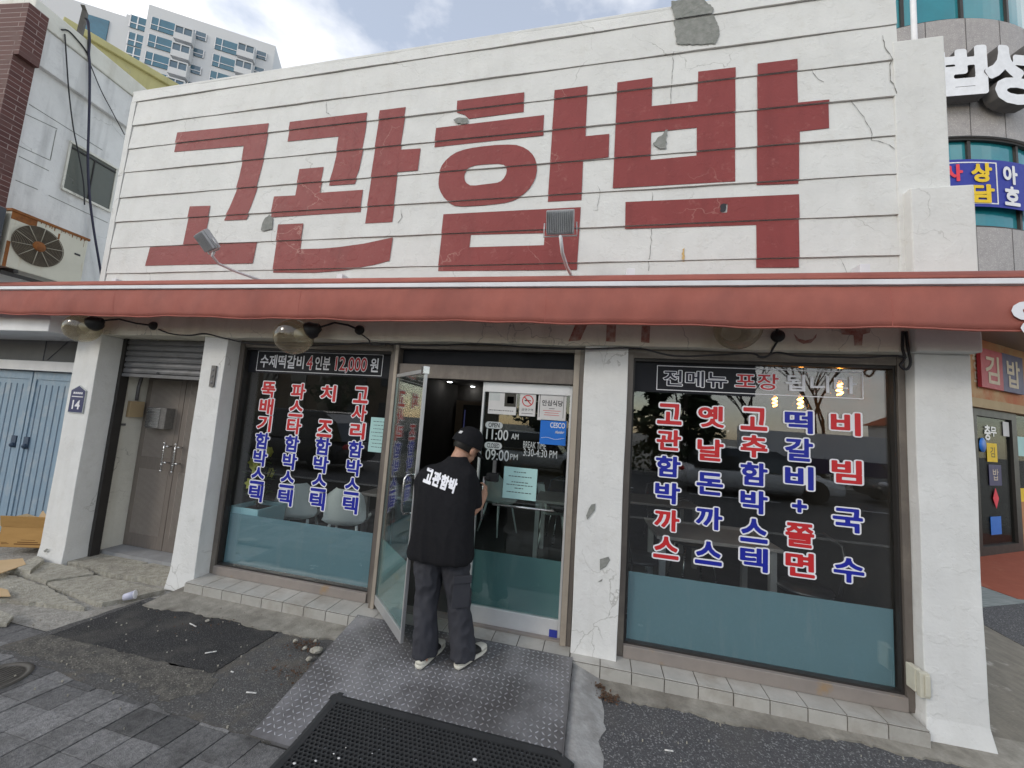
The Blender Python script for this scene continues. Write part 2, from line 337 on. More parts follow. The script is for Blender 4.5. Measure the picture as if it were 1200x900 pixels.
M['brown_concrete'] = pm('brown_concrete', (0.25, 0.23, 0.19), (0.17, 0.155, 0.13), scale=6, rough=0.92, bump=0.8, bscale=60, detail=9, stretch=(3, 1, 1), dirt=(0.4, 0.38, 0.34), dirt_scale=5, dirt_lo=0.62, dirt_hi=0.7)
M['paver'] = pm('granite_paver', (0.24, 0.237, 0.232), (0.1, 0.1, 0.103), scale=42, rough=0.9, bump=0.9, bscale=190, detail=8, speck=(0.27, 0.265, 0.26), speck_scale=190, dirt=(0.06, 0.058, 0.055), dirt_scale=3.2, dirt_lo=0.48, dirt_hi=0.72, island=0.42)
M['joint'] = pm('paver_joint', (0.055, 0.052, 0.047), (0.035, 0.033, 0.03), scale=20, rough=0.95)
M['mortar_dirt'] = pm('mortar_dirt', (0.14, 0.13, 0.112), (0.06, 0.057, 0.052), scale=16, rough=0.95, bump=0.9, bscale=80, detail=9, speck=(0.24, 0.23, 0.2), speck_scale=110, dirt=(0.07, 0.068, 0.064), dirt_scale=4, dirt_lo=0.5, dirt_hi=0.65)
M['brick'] = None
M['grey_wall'] = wall_paint('grey_wall', (0.76, 0.76, 0.75), (0.25, 0.25, 0.25), grime_amt=0.6, crack_scale=1.2)
M['yellow_wall'] = wall_paint('yellow_wall', (0.52, 0.48, 0.23), (0.3, 0.27, 0.13), grime_amt=0.5, crack_scale=0.8)
M['tower_wall'] = pm('tower_wall', (0.56, 0.58, 0.6), (0.57, 0.58, 0.6), scale=0.3, rough=0.7)
M['tower_grey'] = pm('tower_grey', (0.45, 0.46, 0.48), scale=0.3, rough=0.7)
def win_teal(name, c, r=0.08):
    return pm(name, c, mul(c, 0.75), scale=1.2, rough=r, spec=0.9)
M['tower_glass'] = win_teal('tower_glass', (0.02, 0.13, 0.2))
M['tower_glass_dark'] = win_teal('tower_glass_dark', (0.05, 0.11, 0.16))
M['office_glass'] = win_teal('office_glass', (0.02, 0.24, 0.29), 0.06)
M['old_window'] = win_teal('old_window', (0.13, 0.14, 0.12), 0.25)
M['ac_case'] = pm('ac_case', (0.62, 0.6, 0.5), (0.56, 0.54, 0.45), scale=4, rough=0.5, dirt=(0.42, 0.3, 0.15), dirt_scale=3, dirt_lo=0.6, dirt_hi=0.85, dirt_stretch=(6, 6, 0.7))
M['rust'] = pm('rust', (0.3, 0.11, 0.025), (0.17, 0.065, 0.025), scale=14, rough=0.85, bump=0.5)
M['rust_stain'] = pm('rust_stain', (0.55, 0.33, 0.1), (0.7, 0.55, 0.3), scale=30, rough=0.8)
M['lamp_grey'] = pm('lamp_grey', (0.5, 0.51, 0.52), (0.4, 0.41, 0.42), scale=9, rough=0.5, dirt=(0.28, 0.27, 0.26), dirt_scale=6)
M['grille'] = pm('fan_grille', (0.12, 0.095, 0.07), (0.2, 0.17, 0.12), scale=9, rough=0.7)
M['grille_spoke'] = pm('fan_spoke', (0.36, 0.33, 0.26), scale=9, rough=0.7)
M['fan_dark'] = pm('fan_dark', (0.045, 0.035, 0.028), scale=9, rough=0.8)
M['cardboard'] = pm('cardboard', (0.5, 0.29, 0.1), (0.44, 0.25, 0.085), scale=5, rough=0.85, stretch=(1, 1, 5))
M['cardboard_in'] = pm('cardboard_pale', (0.6, 0.43, 0.25), (0.53, 0.38, 0.21), scale=5, rough=0.85)
M['cardboard_print'] = pm('box_print', (0.17, 0.075, 0.02), rough=0.8)
M['shirt'] = pm('black_cotton', (0.012, 0.012, 0.014), (0.017, 0.017, 0.019), scale=40, rough=0.92, bump=0.25, bscale=500, spec=0.15)
M['trousers'] = pm('charcoal_twill', (0.04, 0.041, 0.05), (0.056, 0.057, 0.066), scale=5, rough=0.9, bump=0.3, bscale=400, spec=0.2)
M['skin'] = pm('skin', (0.5, 0.29, 0.2), (0.46, 0.25, 0.17), scale=25, rough=0.5)
M['hair'] = pm('hair', (0.012, 0.01, 0.009), scale=60, rough=0.5)
M['shoe_white'] = pm('shoe_white', (0.66, 0.64, 0.56), (0.58, 0.56, 0.48), scale=15, rough=0.6)
M['shoe_black'] = pm('shoe_black', (0.02, 0.02, 0.02), rough=0.6)
M['mint_plastic'] = pm('mint_plastic', (0.78, 0.86, 0.84), (0.74, 0.82, 0.8), scale=4, rough=0.45)
M['mint_planter'] = pm('mint_planter', (0.4, 0.68, 0.74), (0.37, 0.64, 0.7), scale=3, rough=0.4)
M['leaf'] = pm('leaf', (0.09, 0.16, 0.05), (0.13, 0.18, 0.05), scale=4, rough=0.6)
M['leaf_dark'] = pm('leaf_dark', (0.025, 0.045, 0.02), (0.045, 0.07, 0.028), scale=2, rough=0.7)
M['petal'] = pm('yellow_petal', (0.58, 0.56, 0.13), (0.48, 0.48, 0.1), scale=6, rough=0.6)
M['bark'] = pm('bark', (0.07, 0.055, 0.045), (0.045, 0.036, 0.03), scale=9, rough=0.9, stretch=(1, 1, 0.2))
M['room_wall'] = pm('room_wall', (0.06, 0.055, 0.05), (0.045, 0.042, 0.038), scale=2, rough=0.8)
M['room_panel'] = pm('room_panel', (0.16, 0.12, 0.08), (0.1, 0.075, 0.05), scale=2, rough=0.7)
M['reflection_pale'] = pm('reflection_pale', (0.66, 0.78, 0.82), rough=0.5)  # colour of the made-up column that imitates a pale window reflection
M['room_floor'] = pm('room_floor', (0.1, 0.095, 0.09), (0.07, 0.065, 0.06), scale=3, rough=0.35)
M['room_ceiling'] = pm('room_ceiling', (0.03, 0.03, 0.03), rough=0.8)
M['table_top'] = pm('table_top', (0.35, 0.33, 0.31), (0.28, 0.26, 0.25), scale=3, rough=0.35)
M['chair_metal'] = pm('chair_metal', (0.12, 0.12, 0.12), rough=0.35, metal=0.6)
M['light_warm'] = emit('filament', (1.0, 0.42, 0.08), 14)
M['light_cool'] = emit('downlight_lens', (0.9, 0.95, 1.0), 14)
M['light_yellow'] = emit('downlight_warm_lens', (1.0, 0.72, 0.2), 7)
M['screen_blue'] = emit('screen', (0.12, 0.14, 0.4), 0.12)
M['blocker_black'] = pm('blocker_black', (0.011, 0.012, 0.017), rough=0.5, spec=0.25)  # dull black for the sheets added to block reflections in the glass
M['bulb_glass'] = glass('bulb_glass', tint=(1.0, 0.9, 0.75), base=0.05, gain=0.5)
M['stone'] = pm('granite_cladding', (0.36, 0.34, 0.335), (0.29, 0.275, 0.275), scale=9, rough=0.55, speck=(0.5, 0.48, 0.47), speck_scale=60, dirt=(0.2, 0.19, 0.19), dirt_scale=1.1, dirt_lo=0.55, dirt_hi=0.85, dirt_stretch=(2, 2, 0.4))
M['stone_joint'] = pm('stone_joint', (0.12, 0.115, 0.115), rough=0.9)
M['sign_white'] = pm('sign_white', (0.78, 0.8, 0.84), rough=0.35)
M['banner_blue'] = pm('banner_blue', (0.03, 0.045, 0.33), (0.026, 0.04, 0.3), rough=0.6)
M['banner_yellow'] = pm('banner_yellow', (0.8, 0.55, 0.02), rough=0.6)
M['banner_red'] = pm('banner_red', (0.75, 0.05, 0.08), rough=0.6)
M['orange_board'] = pm('orange_board', (0.44, 0.13, 0.05), (0.46, 0.3, 0.14), scale=1.6, rough=0.75, dirt=(0.5, 0.38, 0.22), dirt_scale=1.2, dirt_lo=0.5, dirt_hi=0.66)
M['sand_board'] = pm('sand_board', (0.48, 0.37, 0.22), (0.42, 0.31, 0.18), scale=3, rough=0.8)
M['plate_red'] = pm('plate_red', (0.42, 0.035, 0.055), rough=0.5)
M['plate_purple'] = pm('plate_purple', (0.05, 0.045, 0.13), rough=0.5)
M['cream_paint'] = pm('cream_paint', (0.64, 0.55, 0.42), rough=0.7)
M['red_floor'] = pm('red_floor', (0.36, 0.095, 0.05), (0.3, 0.075, 0.04), scale=4, rough=0.7, dirt=(0.42, 0.15, 0.09), dirt_scale=4, dirt_lo=0.55)
M['green_stripe'] = pm('green_stripe', (0.14, 0.17, 0.16), (0.33, 0.35, 0.34), scale=5, rough=0.8, stretch=(1, 9, 1))
M['car_white'] = pm('car_white', (0.7, 0.71, 0.72), rough=0.2, spec=0.7)
M['car_dark'] = pm('car_dark', (0.02, 0.022, 0.025), rough=0.2, spec=0.7)
M['car_silver'] = pm('car_silver', (0.4, 0.41, 0.42), rough=0.25, metal=0.5)
M['car_glass'] = pm('car_glass', (0.015, 0.018, 0.02), rough=0.05, spec=1.0)
M['tyre'] = pm('tyre', (0.02, 0.02, 0.02), rough=0.85)
M['orange_roof'] = pm('orange_roof', (0.4, 0.1, 0.04), (0.33, 0.08, 0.035), scale=3, rough=0.8)
M['butt'] = pm('cigarette_paper', (0.7, 0.69, 0.66), rough=0.8)
M['filter'] = pm('cigarette_filter', (0.55, 0.33, 0.14), rough=0.8)
M['cup'] = pm('paper_cup', (0.62, 0.62, 0.74), rough=0.6)
M['dry_leaf'] = pm('dry_leaf', (0.13, 0.07, 0.04), (0.07, 0.045, 0.03), scale=40, rough=0.9)
M['iron'] = pm('cast_iron', (0.13, 0.12, 0.105), (0.09, 0.083, 0.072), scale=12, rough=0.6, metal=0.4)
M['navy_enamel'] = pm('navy_enamel', (0.02, 0.03, 0.12), rough=0.35)
M['ivory'] = pm('ivory_plastic', (0.6, 0.58, 0.48), rough=0.5)
M['grey_plate'] = pm('grey_plate', (0.12, 0.115, 0.11), (0.2, 0.19, 0.18), scale=40, rough=0.6)

def brick_mat(name):
    m, n, l, b = _nt(name)
    uv = n.new('ShaderNodeUVMap')
    br = n.new('ShaderNodeTexBrick')
    br.inputs['Scale'].default_value = 1.0
    br.inputs['Brick Width'].default_value = 0.6; br.inputs['Row Height'].default_value = 0.062; br.inputs['Mortar Size'].default_value = 0.0035
    br.inputs['Color1'].default_value = (0.085, 0.03, 0.026, 1); br.inputs['Color2'].default_value = (0.12, 0.045, 0.038, 1); br.inputs['Mortar'].default_value = (0.33, 0.26, 0.24, 1)
    br.inputs['Bias'].default_value = 0
    l.new(uv.outputs['UV'], br.inputs['Vector'])
    nz = n.new('ShaderNodeTexNoise'); nz.inputs['Scale'].default_value = 4; nz.inputs['Detail'].default_value = 8
    l.new(uv.outputs['UV'], nz.inputs['Vector'])
    mr = n.new('ShaderNodeMapRange'); mr.inputs['From Min'].default_value = 0.48; mr.inputs['From Max'].default_value = 0.6; mr.inputs['To Max'].default_value = 0.9
    l.new(nz.outputs['Fac'], mr.inputs['Value'])
    mx = n.new('ShaderNodeMix'); mx.data_type = 'RGBA'; mx.inputs['B'].default_value = (0.12, 0.06, 0.052, 1)
    l.new(br.outputs['Color'], mx.inputs['A']); l.new(mr.outputs['Result'], mx.inputs['Factor'])
    l.new(mx.outputs['Result'], b.inputs['Base Color']); b.inputs['Roughness'].default_value = 0.75
    bp = n.new('ShaderNodeBump'); bp.inputs['Strength'].default_value = 0.5; bp.inputs['Distance'].default_value = 0.006; bp.invert = True
    l.new(br.outputs['Fac'], bp.inputs['Height']); l.new(bp.outputs['Normal'], b.inputs['Normal'])
    return m
M['brick'] = brick_mat('dark_brick')

# ------------------------------------------------------------------ things, parts
def tag(o, label=None, cat=None, group=None, kind=None):
    if label: o['label'] = label
    if cat: o['category'] = cat
    if group: o['group'] = group
    if kind: o['kind'] = kind
    return o
def thing(name, label, cat, loc=(0, 0, 0), group=None):
    o = bpy.data.objects.new(name, None); COL.objects.link(o)
    o.empty_display_size = 0.1
    o.location = loc
    return tag(o, label, cat, group)
def base_of(o):
    v = Vector((0, 0, 0))
    while o is not None:
        v = v + o.location; o = o.parent
    return v

class MB:
    """collects faces (world coordinates) and links them as ONE mesh object"""
    def __init__(s): s.v = []; s.f = []; s.m = []; s.sm = []; s.uv = {}
    def add(s, vs, fs, mi=0, smooth=False):
        o = len(s.v)
        s.v += [tuple(map(float, p)) for p in vs]
        for f in fs:
            s.f.append([i+o for i in f]); s.m.append(mi); s.sm.append(smooth)
        return s
    def box(s, x0, x1, y0, y1, z0, z1, mi=0):
        vs = [(x0, y0, z0), (x1, y0, z0), (x1, y1, z0), (x0, y1, z0), (x0, y0, z1), (x1, y0, z1), (x1, y1, z1), (x0, y1, z1)]
        return s.add(vs, [(0, 3, 2, 1), (4, 5, 6, 7), (0, 1, 5, 4), (1, 2, 6, 5), (2, 3, 7, 6), (3, 0, 4, 7)], mi)
    def obox(s, o, a, b, c, mi=0):                                   # a box from a corner and three edge vectors
        o, a, b, c = Vector(o), Vector(a), Vector(b), Vector(c)
        vs = [o, o+a, o+a+b, o+b, o+c, o+a+c, o+a+b+c, o+b+c]
        return s.add(vs, [(0, 3, 2, 1), (4, 5, 6, 7), (0, 1, 5, 4), (1, 2, 6, 5), (2, 3, 7, 6), (3, 0, 4, 7)], mi)
    def prism(s, pts, d, mi=0, side=None):                           # polygon pushed along the vector d
        n = len(pts); d = Vector(d); pts = [Vector(p) for p in pts]
        s.add(pts + [p+d for p in pts], [list(range(n)), list(range(2*n-1, n-1, -1))], mi)
        o = len(s.v) - 2*n
        for i in range(n):
            j = (i+1) % n
            s.f.append([o+i, o+n+i, o+n+j, o+j]); s.m.append(mi if side is None else side); s.sm.append(False)
        return s
    def tube(s, path, r, mi=0, seg=8, caps=True, smooth=True):
        path = [Vector(p) for p in path]; n = len(path)
        rs = r if isinstance(r, (list, tuple)) else [r]*n
        up = Vector((0, 0, 1)); rings = []
        prev = None
        for i, p in enumerate(path):
            t = (path[min(i+1, n-1)] - path[max(i-1, 0)]).normalized()
            if prev is None:
                a = t.cross(up if abs(t.z) < 0.95 else Vector((1, 0, 0))).normalized()
            else:
                a = (prev - t*prev.dot(t)).normalized()
            prev = a; b = t.cross(a)
            rings.append([p + (a*math.cos(2*math.pi*k/seg) + b*math.sin(2*math.pi*k/seg))*rs[i] for k in range(seg)])
        vs = [v for rg in rings for v in rg]; fs = []
        for i in range(n-1):
            for k in range(seg):
                j = (k+1) % seg
                fs.append((i*seg+k, i*seg+j, (i+1)*seg+j, (i+1)*seg+k))
        s.add(vs, fs, mi, smooth)
        if caps:
            o = len(s.v)-len(vs)
            s.f.append([o+k for k in range(seg)][::-1]); s.m.append(mi); s.sm.append(False)
            s.f.append([o+(n-1)*seg+k for k in range(seg)]); s.m.append(mi); s.sm.append(False)
        return s
    def loft(s, rings, mi=0, caps=True, smooth=True):
        n = len(rings[0]); vs = [v for r in rings for v in r]; fs = []
        for i in range(len(rings)-1):
            for k in range(n):
                j = (k+1) % n
                fs.append((i*n+k, i*n+j, (i+1)*n+j, (i+1)*n+k))
        s.add(vs, fs, mi, smooth)
        if caps:
            o = len(s.v)-len(vs)
            s.f.append([o+k for k in range(n)][::-1]); s.m.append(mi); s.sm.append(smooth)
            s.f.append([o+(len(rings)-1)*n+k for k in range(n)]); s.m.append(mi); s.sm.append(smooth)
        return s
    def lathe(s, prof, c, axis=(0, 0, 1), mi=0, seg=24, smooth=True):
        ax = Vector(axis).normalized(); q = Vector((0, 0, 1)).rotation_difference(ax); c = Vector(c)
        rings = []
        for r, h in prof:
            rings.append([c + q @ Vector((max(r, 1e-5)*math.cos(2*math.pi*k/seg), max(r, 1e-5)*math.sin(2*math.pi*k/seg), h)) for k in range(seg)])
        return s.loft(rings, mi, caps=True, smooth=smooth)
    def ball(s, c, r, mi=0, seg=16, rings=10):
        rx, ry, rz = r if isinstance(r, (tuple, list)) else (r, r, r)
        c = Vector(c); rg = []
        for i in range(rings+1):
            a = math.pi*i/rings
            rr = max(math.sin(a), 1e-4)
            rg.append([c + Vector((rx*rr*math.cos(2*math.pi*k/seg), ry*rr*math.sin(2*math.pi*k/seg), -rz*math.cos(a))) for k in range(seg)])
        return s.loft(rg, mi, caps=True)
    def flat(s, polys2d, o, ux, uz, mi=0):                           # 2-D outline faces (verts, faces) laid on a plane
        vs, fs = polys2d
        o, ux, uz = Vector(o), Vector(ux), Vector(uz)
        return s.add([o + ux*x + uz*y for x, y in vs], fs, mi)
    def build(s, name, mats, parent=None, bevel=0.0, fixn=True):
        me = bpy.data.meshes.new(name)
        b = base_of(parent) if parent else Vector((0, 0, 0))
        me.from_pydata([(x-b.x, y-b.y, z-b.z) for x, y, z in s.v], [], s.f)
        mats = mats if isinstance(mats, (list, tuple)) else [mats]
        for mm in mats: me.materials.append(mm)
        me.polygons.foreach_set('material_index', s.m)
        me.polygons.foreach_set('use_smooth', s.sm)
        if fixn or bevel:
            bm = bmesh.new(); bm.from_mesh(me)
            if bevel:
                bmesh.ops.remove_doubles(bm, verts=bm.verts, dist=1e-5)
                es = [e for e in bm.edges if len(e.link_faces) == 2 and e.calc_face_angle(0) > 0.6]
                bmesh.ops.bevel(bm, geom=es, offset=bevel, segments=2, affect='EDGES', profile=0.6, clamp_overlap=True)
            if fixn: bmesh.ops.recalc_face_normals(bm, faces=bm.faces)
            bm.to_mesh(me); bm.free()
        me.update()
        ob = bpy.data.objects.new(name, me); COL.objects.link(ob)
        if parent: ob.parent = parent
        return ob
def part(name, mb, mats, parent, **k): return mb.build(name, mats, parent, **k)
def solo(name, mb, mats, label, cat, group=None, **k):
    return tag(mb.build(name, mats, None, **k), label, cat, group)
def struct(name, mb, mats, parent=None, **k):
    o = mb.build(name, mats, parent, **k)
    if parent is None: o['kind'] = 'structure'
    return o
def copy_tree(o, parent=None):
    c = o.copy(); COL.objects.link(c); c.parent = parent
    for ch in list(o.children): copy_tree(ch, c)
    return c

def ell(c, rx, ry, n=16, ax=(1, 0, 0), ay=(0, 1, 0), pw=2.0):        # ring for loft(); pw > 2 squares it
    c, ax, ay = Vector(c), Vector(ax), Vector(ay); out = []
    for k in range(n):
        t = 2*math.pi*k/n; co, si = math.cos(t), math.sin(t)
        out.append(c + ax*(rx*math.copysign(abs(co)**(2/pw), co)) + ay*(ry*math.copysign(abs(si)**(2/pw), si)))
    return out

def jag(pts, amp, step=0.05, seed=1, closed=True):                   # broken edge: an outline given small random bites
    rnd = random.Random(seed); out = []
    n = len(pts)
    for i in range(n if closed else n-1):
        a, b = Vector(pts[i]), Vector(pts[(i+1) % n]); L = (b-a).length; k = max(1, int(L/step))
        for j in range(k):
            p = a.lerp(b, j/k)
            out.append(Vector((p.x + rnd.uniform(-amp, amp), p.y + rnd.uniform(-amp, amp), p.z)))
    if not closed: out.append(Vector(pts[-1]))
    return out

# ------------------------------------------------------------------ lettering: outlines of glyphs, thickened by a distance field
_gl = {}
def raw_text(s, offset=0.0):
    c = bpy.data.curves.new('tmp', 'FONT'); c.body = s; c.size = 1; c.resolution_u = 3; c.fill_mode = 'FRONT'; c.offset = offset
    o = bpy.data.objects.new('tmp', c); COL.objects.link(o)
    bpy.context.view_layer.update()
    me = bpy.data.meshes.new_from_object(o.evaluated_get(bpy.context.evaluated_depsgraph_get()))
    vs = np.array([(v.co.x, v.co.y) for v in me.vertices]); fs = [list(p.vertices) for p in me.polygons]
    bpy.data.objects.remove(o); bpy.data.curves.remove(c); bpy.data.meshes.remove(me)
    return vs, fs
def norm_box(vs, box=None):
    lo, hi = (vs.min(0), vs.max(0)) if box is None else box
    return (vs-lo)/np.maximum(hi-lo, 1e-6)
def glyph(ch, r, n=46):
    """one glyph dilated by r (em), returned in the coordinates of the UNDILATED glyph's unit box (0..1)"""
    key = (ch, r)
    if key in _gl: return _gl[key]
    vs, fs = raw_text(ch)
    lo, hi = vs.min(0), vs.max(0)
    tri, cnt = [], {}
    for f in fs:
        for i in range(1, len(f)-1): tri.append((f[0], f[i], f[i+1]))
        for i in range(len(f)):
            e = tuple(sorted((f[i], f[(i+1) % len(f)]))); cnt[e] = cnt.get(e, 0)+1
    ed = np.array([e for e, k in cnt.items() if k == 1])
    cell = (hi[1]-lo[1]+2*r)/n
    nx = int(math.ceil((hi[0]-lo[0]+2*r)/cell))+2; ny = n+2
    gx = lo[0]-r-cell + np.arange(nx+1)*cell; gy = lo[1]-r-cell + np.arange(ny+1)*cell
    X, Y = np.meshgrid(gx, gy, indexing='ij'); pts = np.stack([X.ravel(), Y.ravel()], 1)
    a, b = vs[ed[:, 0]], vs[ed[:, 1]]; ab = b-a
    t = np.clip(((pts[:, None, :]-a[None])*ab[None]).sum(2)/np.maximum((ab*ab).sum(1), 1e-12)[None], 0, 1)
    d = np.sqrt((((a[None]+t[..., None]*ab[None])-pts[:, None, :])**2).sum(2)).min(1)
    ins = np.zeros(len(pts), bool)
    for i, j, k in tri:
        p, q, s_ = vs[i], vs[j], vs[k]
        def sd(u, v): return (pts[:, 0]-v[0])*(u[1]-v[1])-(u[0]-v[0])*(pts[:, 1]-v[1])
        d1, d2, d3 = sd(p, q), sd(q, s_), sd(s_, p)
        ins |= ~(((d1 < 0) | (d2 < 0) | (d3 < 0)) & ((d1 > 0) | (d2 > 0) | (d3 > 0)))
    d[ins] *= -1
    V = (d-r).reshape(X.shape)
    ov, of = [], []
    for j in range(ny):
        run = None
        for i in range(nx+1):
            full = False
            if i < nx:
                q = [(i, j), (i+1, j), (i+1, j+1), (i, j+1)]
                val = [V[x] for x in q]
                full = max(val) <= 0
            if full:
                if run is None: run = i
                continue
            if run is not None:
                o = len(ov); ov += [(gx[run], gy[j]), (gx[i], gy[j]), (gx[i], gy[j+1]), (gx[run], gy[j+1])]; of.append([o, o+1, o+2, o+3]); run = None
            if i < nx and min(val) < 0:
                poly = []
                for k in range(4):
                    k2 = (k+1) % 4
                    pa = (gx[q[k][0]], gy[q[k][1]]); pb = (gx[q[k2][0]], gy[q[k2][1]])
                    if val[k] <= 0: poly.append(pa)
                    if (val[k] <= 0) != (val[k2] <= 0):
                        tt = val[k]/(val[k]-val[k2]); poly.append((pa[0]+(pb[0]-pa[0])*tt, pa[1]+(pb[1]-pa[1])*tt))
                if len(poly) >= 3:
                    o = len(ov); ov += poly; of.append(list(range(o, o+len(poly))))
    res = ((np.array(ov)-lo)/(hi-lo), of)
    _gl[key] = res
    return res
def put_glyph(mb, ch, o, ux, uz, r, mi):                             # o: lower left of the glyph box, ux/uz its width and height vectors
    mb.flat(glyph(ch, r), o, ux, uz, mi)
def put_text(mb, s, o, ux, uz, mi, offset=0.0):                      # the whole string fitted into the box ux by uz
    vs, fs = raw_text(s, offset)
    mb.flat((norm_box(vs), fs), o, ux, uz, mi)
def put_line(mb, s, x0, x1, y, z0, z1, mi=0, offset=0.0):
    put_text(mb, s, (x0, y, z0), (x1-x0, 0, 0), (0, 0, z1-z0), mi, offset)

# ================================================================== THE GROUND
def poly_sheet(name, pts, z, mat, drop=0.03):
    mb = MB(); mb.prism([Vector((p[0], p[1], z-drop)) for p in pts], (0, 0, drop))
    return struct(name, mb, mat)
g = MB(); g.box(-300, 300, -300, 300, -0.6, -0.03)
struct('ground', g, M['concrete'])
# carriageway behind the photographer, with kerb and lane paint: it is what the glass reflects
g = MB(); g.box(-60, 60, -13.5, -5.2, -0.2, -0.022); struct('road', g, M['asphalt'])
g = MB()
for k in range(-14, 15): g.box(k*4.0-1.2, k*4.0+1.2, -9.42, -9.28, -0.03, -0.016)
struct('lane_marking', g, M['rail_white'])
g = MB(); g.box(-60, 60, -5.2, -5.0, -0.2, 0.0); g.box(-60, 60, -13.7, -13.5, -0.2, 0.1); struct('kerb', g, M['cement_light'])
# pavers
g = MB(); g.box(-9, 0.2, -5.0, -0.8, -0.06, -0.012); struct('paving_bed', g, M['joint'])
g = MB(); rnd = random.Random(3)
pw, pd, sk = 0.2, 0.16, 0.12
for j in range(14):
    y1 = -0.82 - j*pd
    for i in range(-22, 24):
        xa = -2.45 + i*pw + sk*(y1+1.34)
        xb = xa + pw - 0.008
        if j < 1 and -3.75 < xa < -1.3: continue
        if xb > -0.1 or (xa > -1.75 and y1 > -1.13): continue
        dz = rnd.uniform(-0.0025, 0.0025); tx, ty = rnd.uniform(-.0015, .0015), rnd.uniform(-.0015, .0015)
        s0, s1 = 0.0, -sk*(pd-0.007)
        t = [(xa, y1, dz), (xb, y1, dz+tx), (xb+s1, y1-pd+0.002, dz+ty), (xa+s1, y1-pd+0.002, dz-tx)]
        g.prism([Vector(p)+Vector((0, 0, -0.05)) for p in t], (0, 0, 0.05))
struct('paver_blocks', g, M['paver'], bevel=0.0025)
# patches of asphalt and cement in front of the shop
poly_sheet('worn_asphalt', jag([(-3.85, -1.06, 0), (-3.72, -0.2, 0), (-1.6, -0.12, 0), (-1.55, -1.12, 0), (-2.2, -1.12, 0)], 0.012, 0.06, 2), 0.004, M['asphalt_old'])
poly_sheet('mortar_edge', jag([(-3.8, -1.05, 0), (-3.75, -0.82, 0), (-2.3, -0.80, 0), (-2.2, -0.93, 0), (-2.35, -1.07, 0), (-2.9, -1.01, 0), (-3.3, -1.04, 0)], 0.03, 0.04, 5), 0.0065, M['mortar_dirt'])
poly_sheet('asphalt_patch', jag([(-3.72, -0.84, 0), (-3.70, -0.30, 0), (-2.32, -0.28, 0), (-2.33, -0.81, 0)], 0.005, 0.022, 4), 0.0095, M['asphalt_new'])
poly_sheet('asphalt_apron', jag([(0.02, -4.9, 0), (0.0, -0.2, 0), (0.6, -0.18, 0), (2.6, -0.06, 0), (3.4, -0.5, 0), (5, -1.8, 0), (5, -4.9, 0)], 0.015, 0.05, 9), 0.004, M['asphalt'])
g = MB()                                         # the cement strip at the foot of the tiles, falling to the street and broken at its edge
for seed, x0, x1, e0, e1 in ((11, -3.62, -1.72, -0.33, -0.27), (12, -0.04, 2.6, -0.245, -0.13)):
    fr = jag([(x0, e0, 0), (x1, e1, 0)], 0.011, 0.03, seed, closed=False)
    for p_ in fr: p_.y += 0.018*math.sin(p_.x*5.3+seed)+0.012*math.sin(p_.x*13.1)
    for a, b in zip(fr[:-1], fr[1:]):
        g.add([(a.x, 0.12, 0.045), (b.x, 0.12, 0.045), (b.x, b.y, 0.016), (a.x, a.y, 0.016), (a.x, a.y, -0.03), (b.x, b.y, -0.03)], [(0, 1, 2, 3), (3, 2, 5, 4)])
struct('cement_strip', g, M['concrete_strip'], fixn=False)
# broken slabs before the steel door
SL = [[(-5.6, 0.02), (-4.55, 0.05), (-4.5, 0.33), (-5.2, 0.34), (-5.5, 0.2)], [(-4.72, -0.02), (-3.75, 0.05), (-3.72, 0.30), (-4.42, 0.33)],
      [(-5.5, -0.26), (-4.82, -0.30), (-4.66, -0.06), (-4.9, 0.0), (-5.5, -0.05)], [(-4.78, -0.33), (-3.95, -0.42), (-3.75, -0.08), (-4.62, -0.07)],
      [(-7.2, -0.62), (-5.62, -0.78), (-4.0, -0.5), (-4.72, -0.36), (-5.55, -0.29), (-6.4, -0.2), (-7.2, -0.05)]]
g = MB()
for i, s in enumerate(SL):
    h = (0.020, 0.022, 0.014, 0.010, 0.003)[i]
    g.prism([Vector((p.x, p.y, -0.03)) for p in jag([(x, y, 0) for x, y in s], 0.010, 0.035, 20+i)], (0, 0, 0.03+h))
struct('broken_concrete', g, M['concrete_slab'])
g = MB(); g.box(-5.25, -3.84, 0.30, 0.62, -0.03, 0.055); struct('door_step', g, M['concrete_step'])
g = MB()                                         # cement fillet beside the ramp
rim = [(-0.085, 0.0, .1), (-0.085, -0.3, .08), (-0.095, -0.62, .047), (-0.105, -1.05, .012)]
foot = [(0.10, 0.0, .03), (0.13, -0.3, .008), (0.11, -0.6, .006), (0.15, -1.2, .006)]
for i in range(3):
    for k in range(6):
        a0 = Vector(rim[i]).lerp(Vector(rim[i+1]), k/6); a1 = Vector(rim[i]).lerp(Vector(rim[i+1]), (k+1)/6)
        b0 = Vector(foot[i]).lerp(Vector(foot[i+1]), k/6); b1 = Vector(foot[i]).lerp(Vector(foot[i+1]), (k+1)/6)
        ww = lambda q: 0.011*math.sin(5.1*q)+0.009*math.sin(11.7*q+1)+0.006*math.sin(23*q+2); b0.x += ww(i+k/6); b1.x += ww(i+(k+1)/6)
        m0 = a0.lerp(b0, .35)+Vector((0, 0, .003)); m1 = a1.lerp(b1, .35)+Vector((0, 0, .003))
        l0, l1 = Vector((a0.x, a0.y, -.02)), Vector((a1.x, a1.y, -.02))
        g.add([a0, a1, m1, m0, b1, b0, l0, l1], [(0, 1, 2, 3), (3, 2, 4, 5), (0, 6, 7, 1)], 0, True)
struct('cement_fillet', g, M['cement_light'], fixn=False)
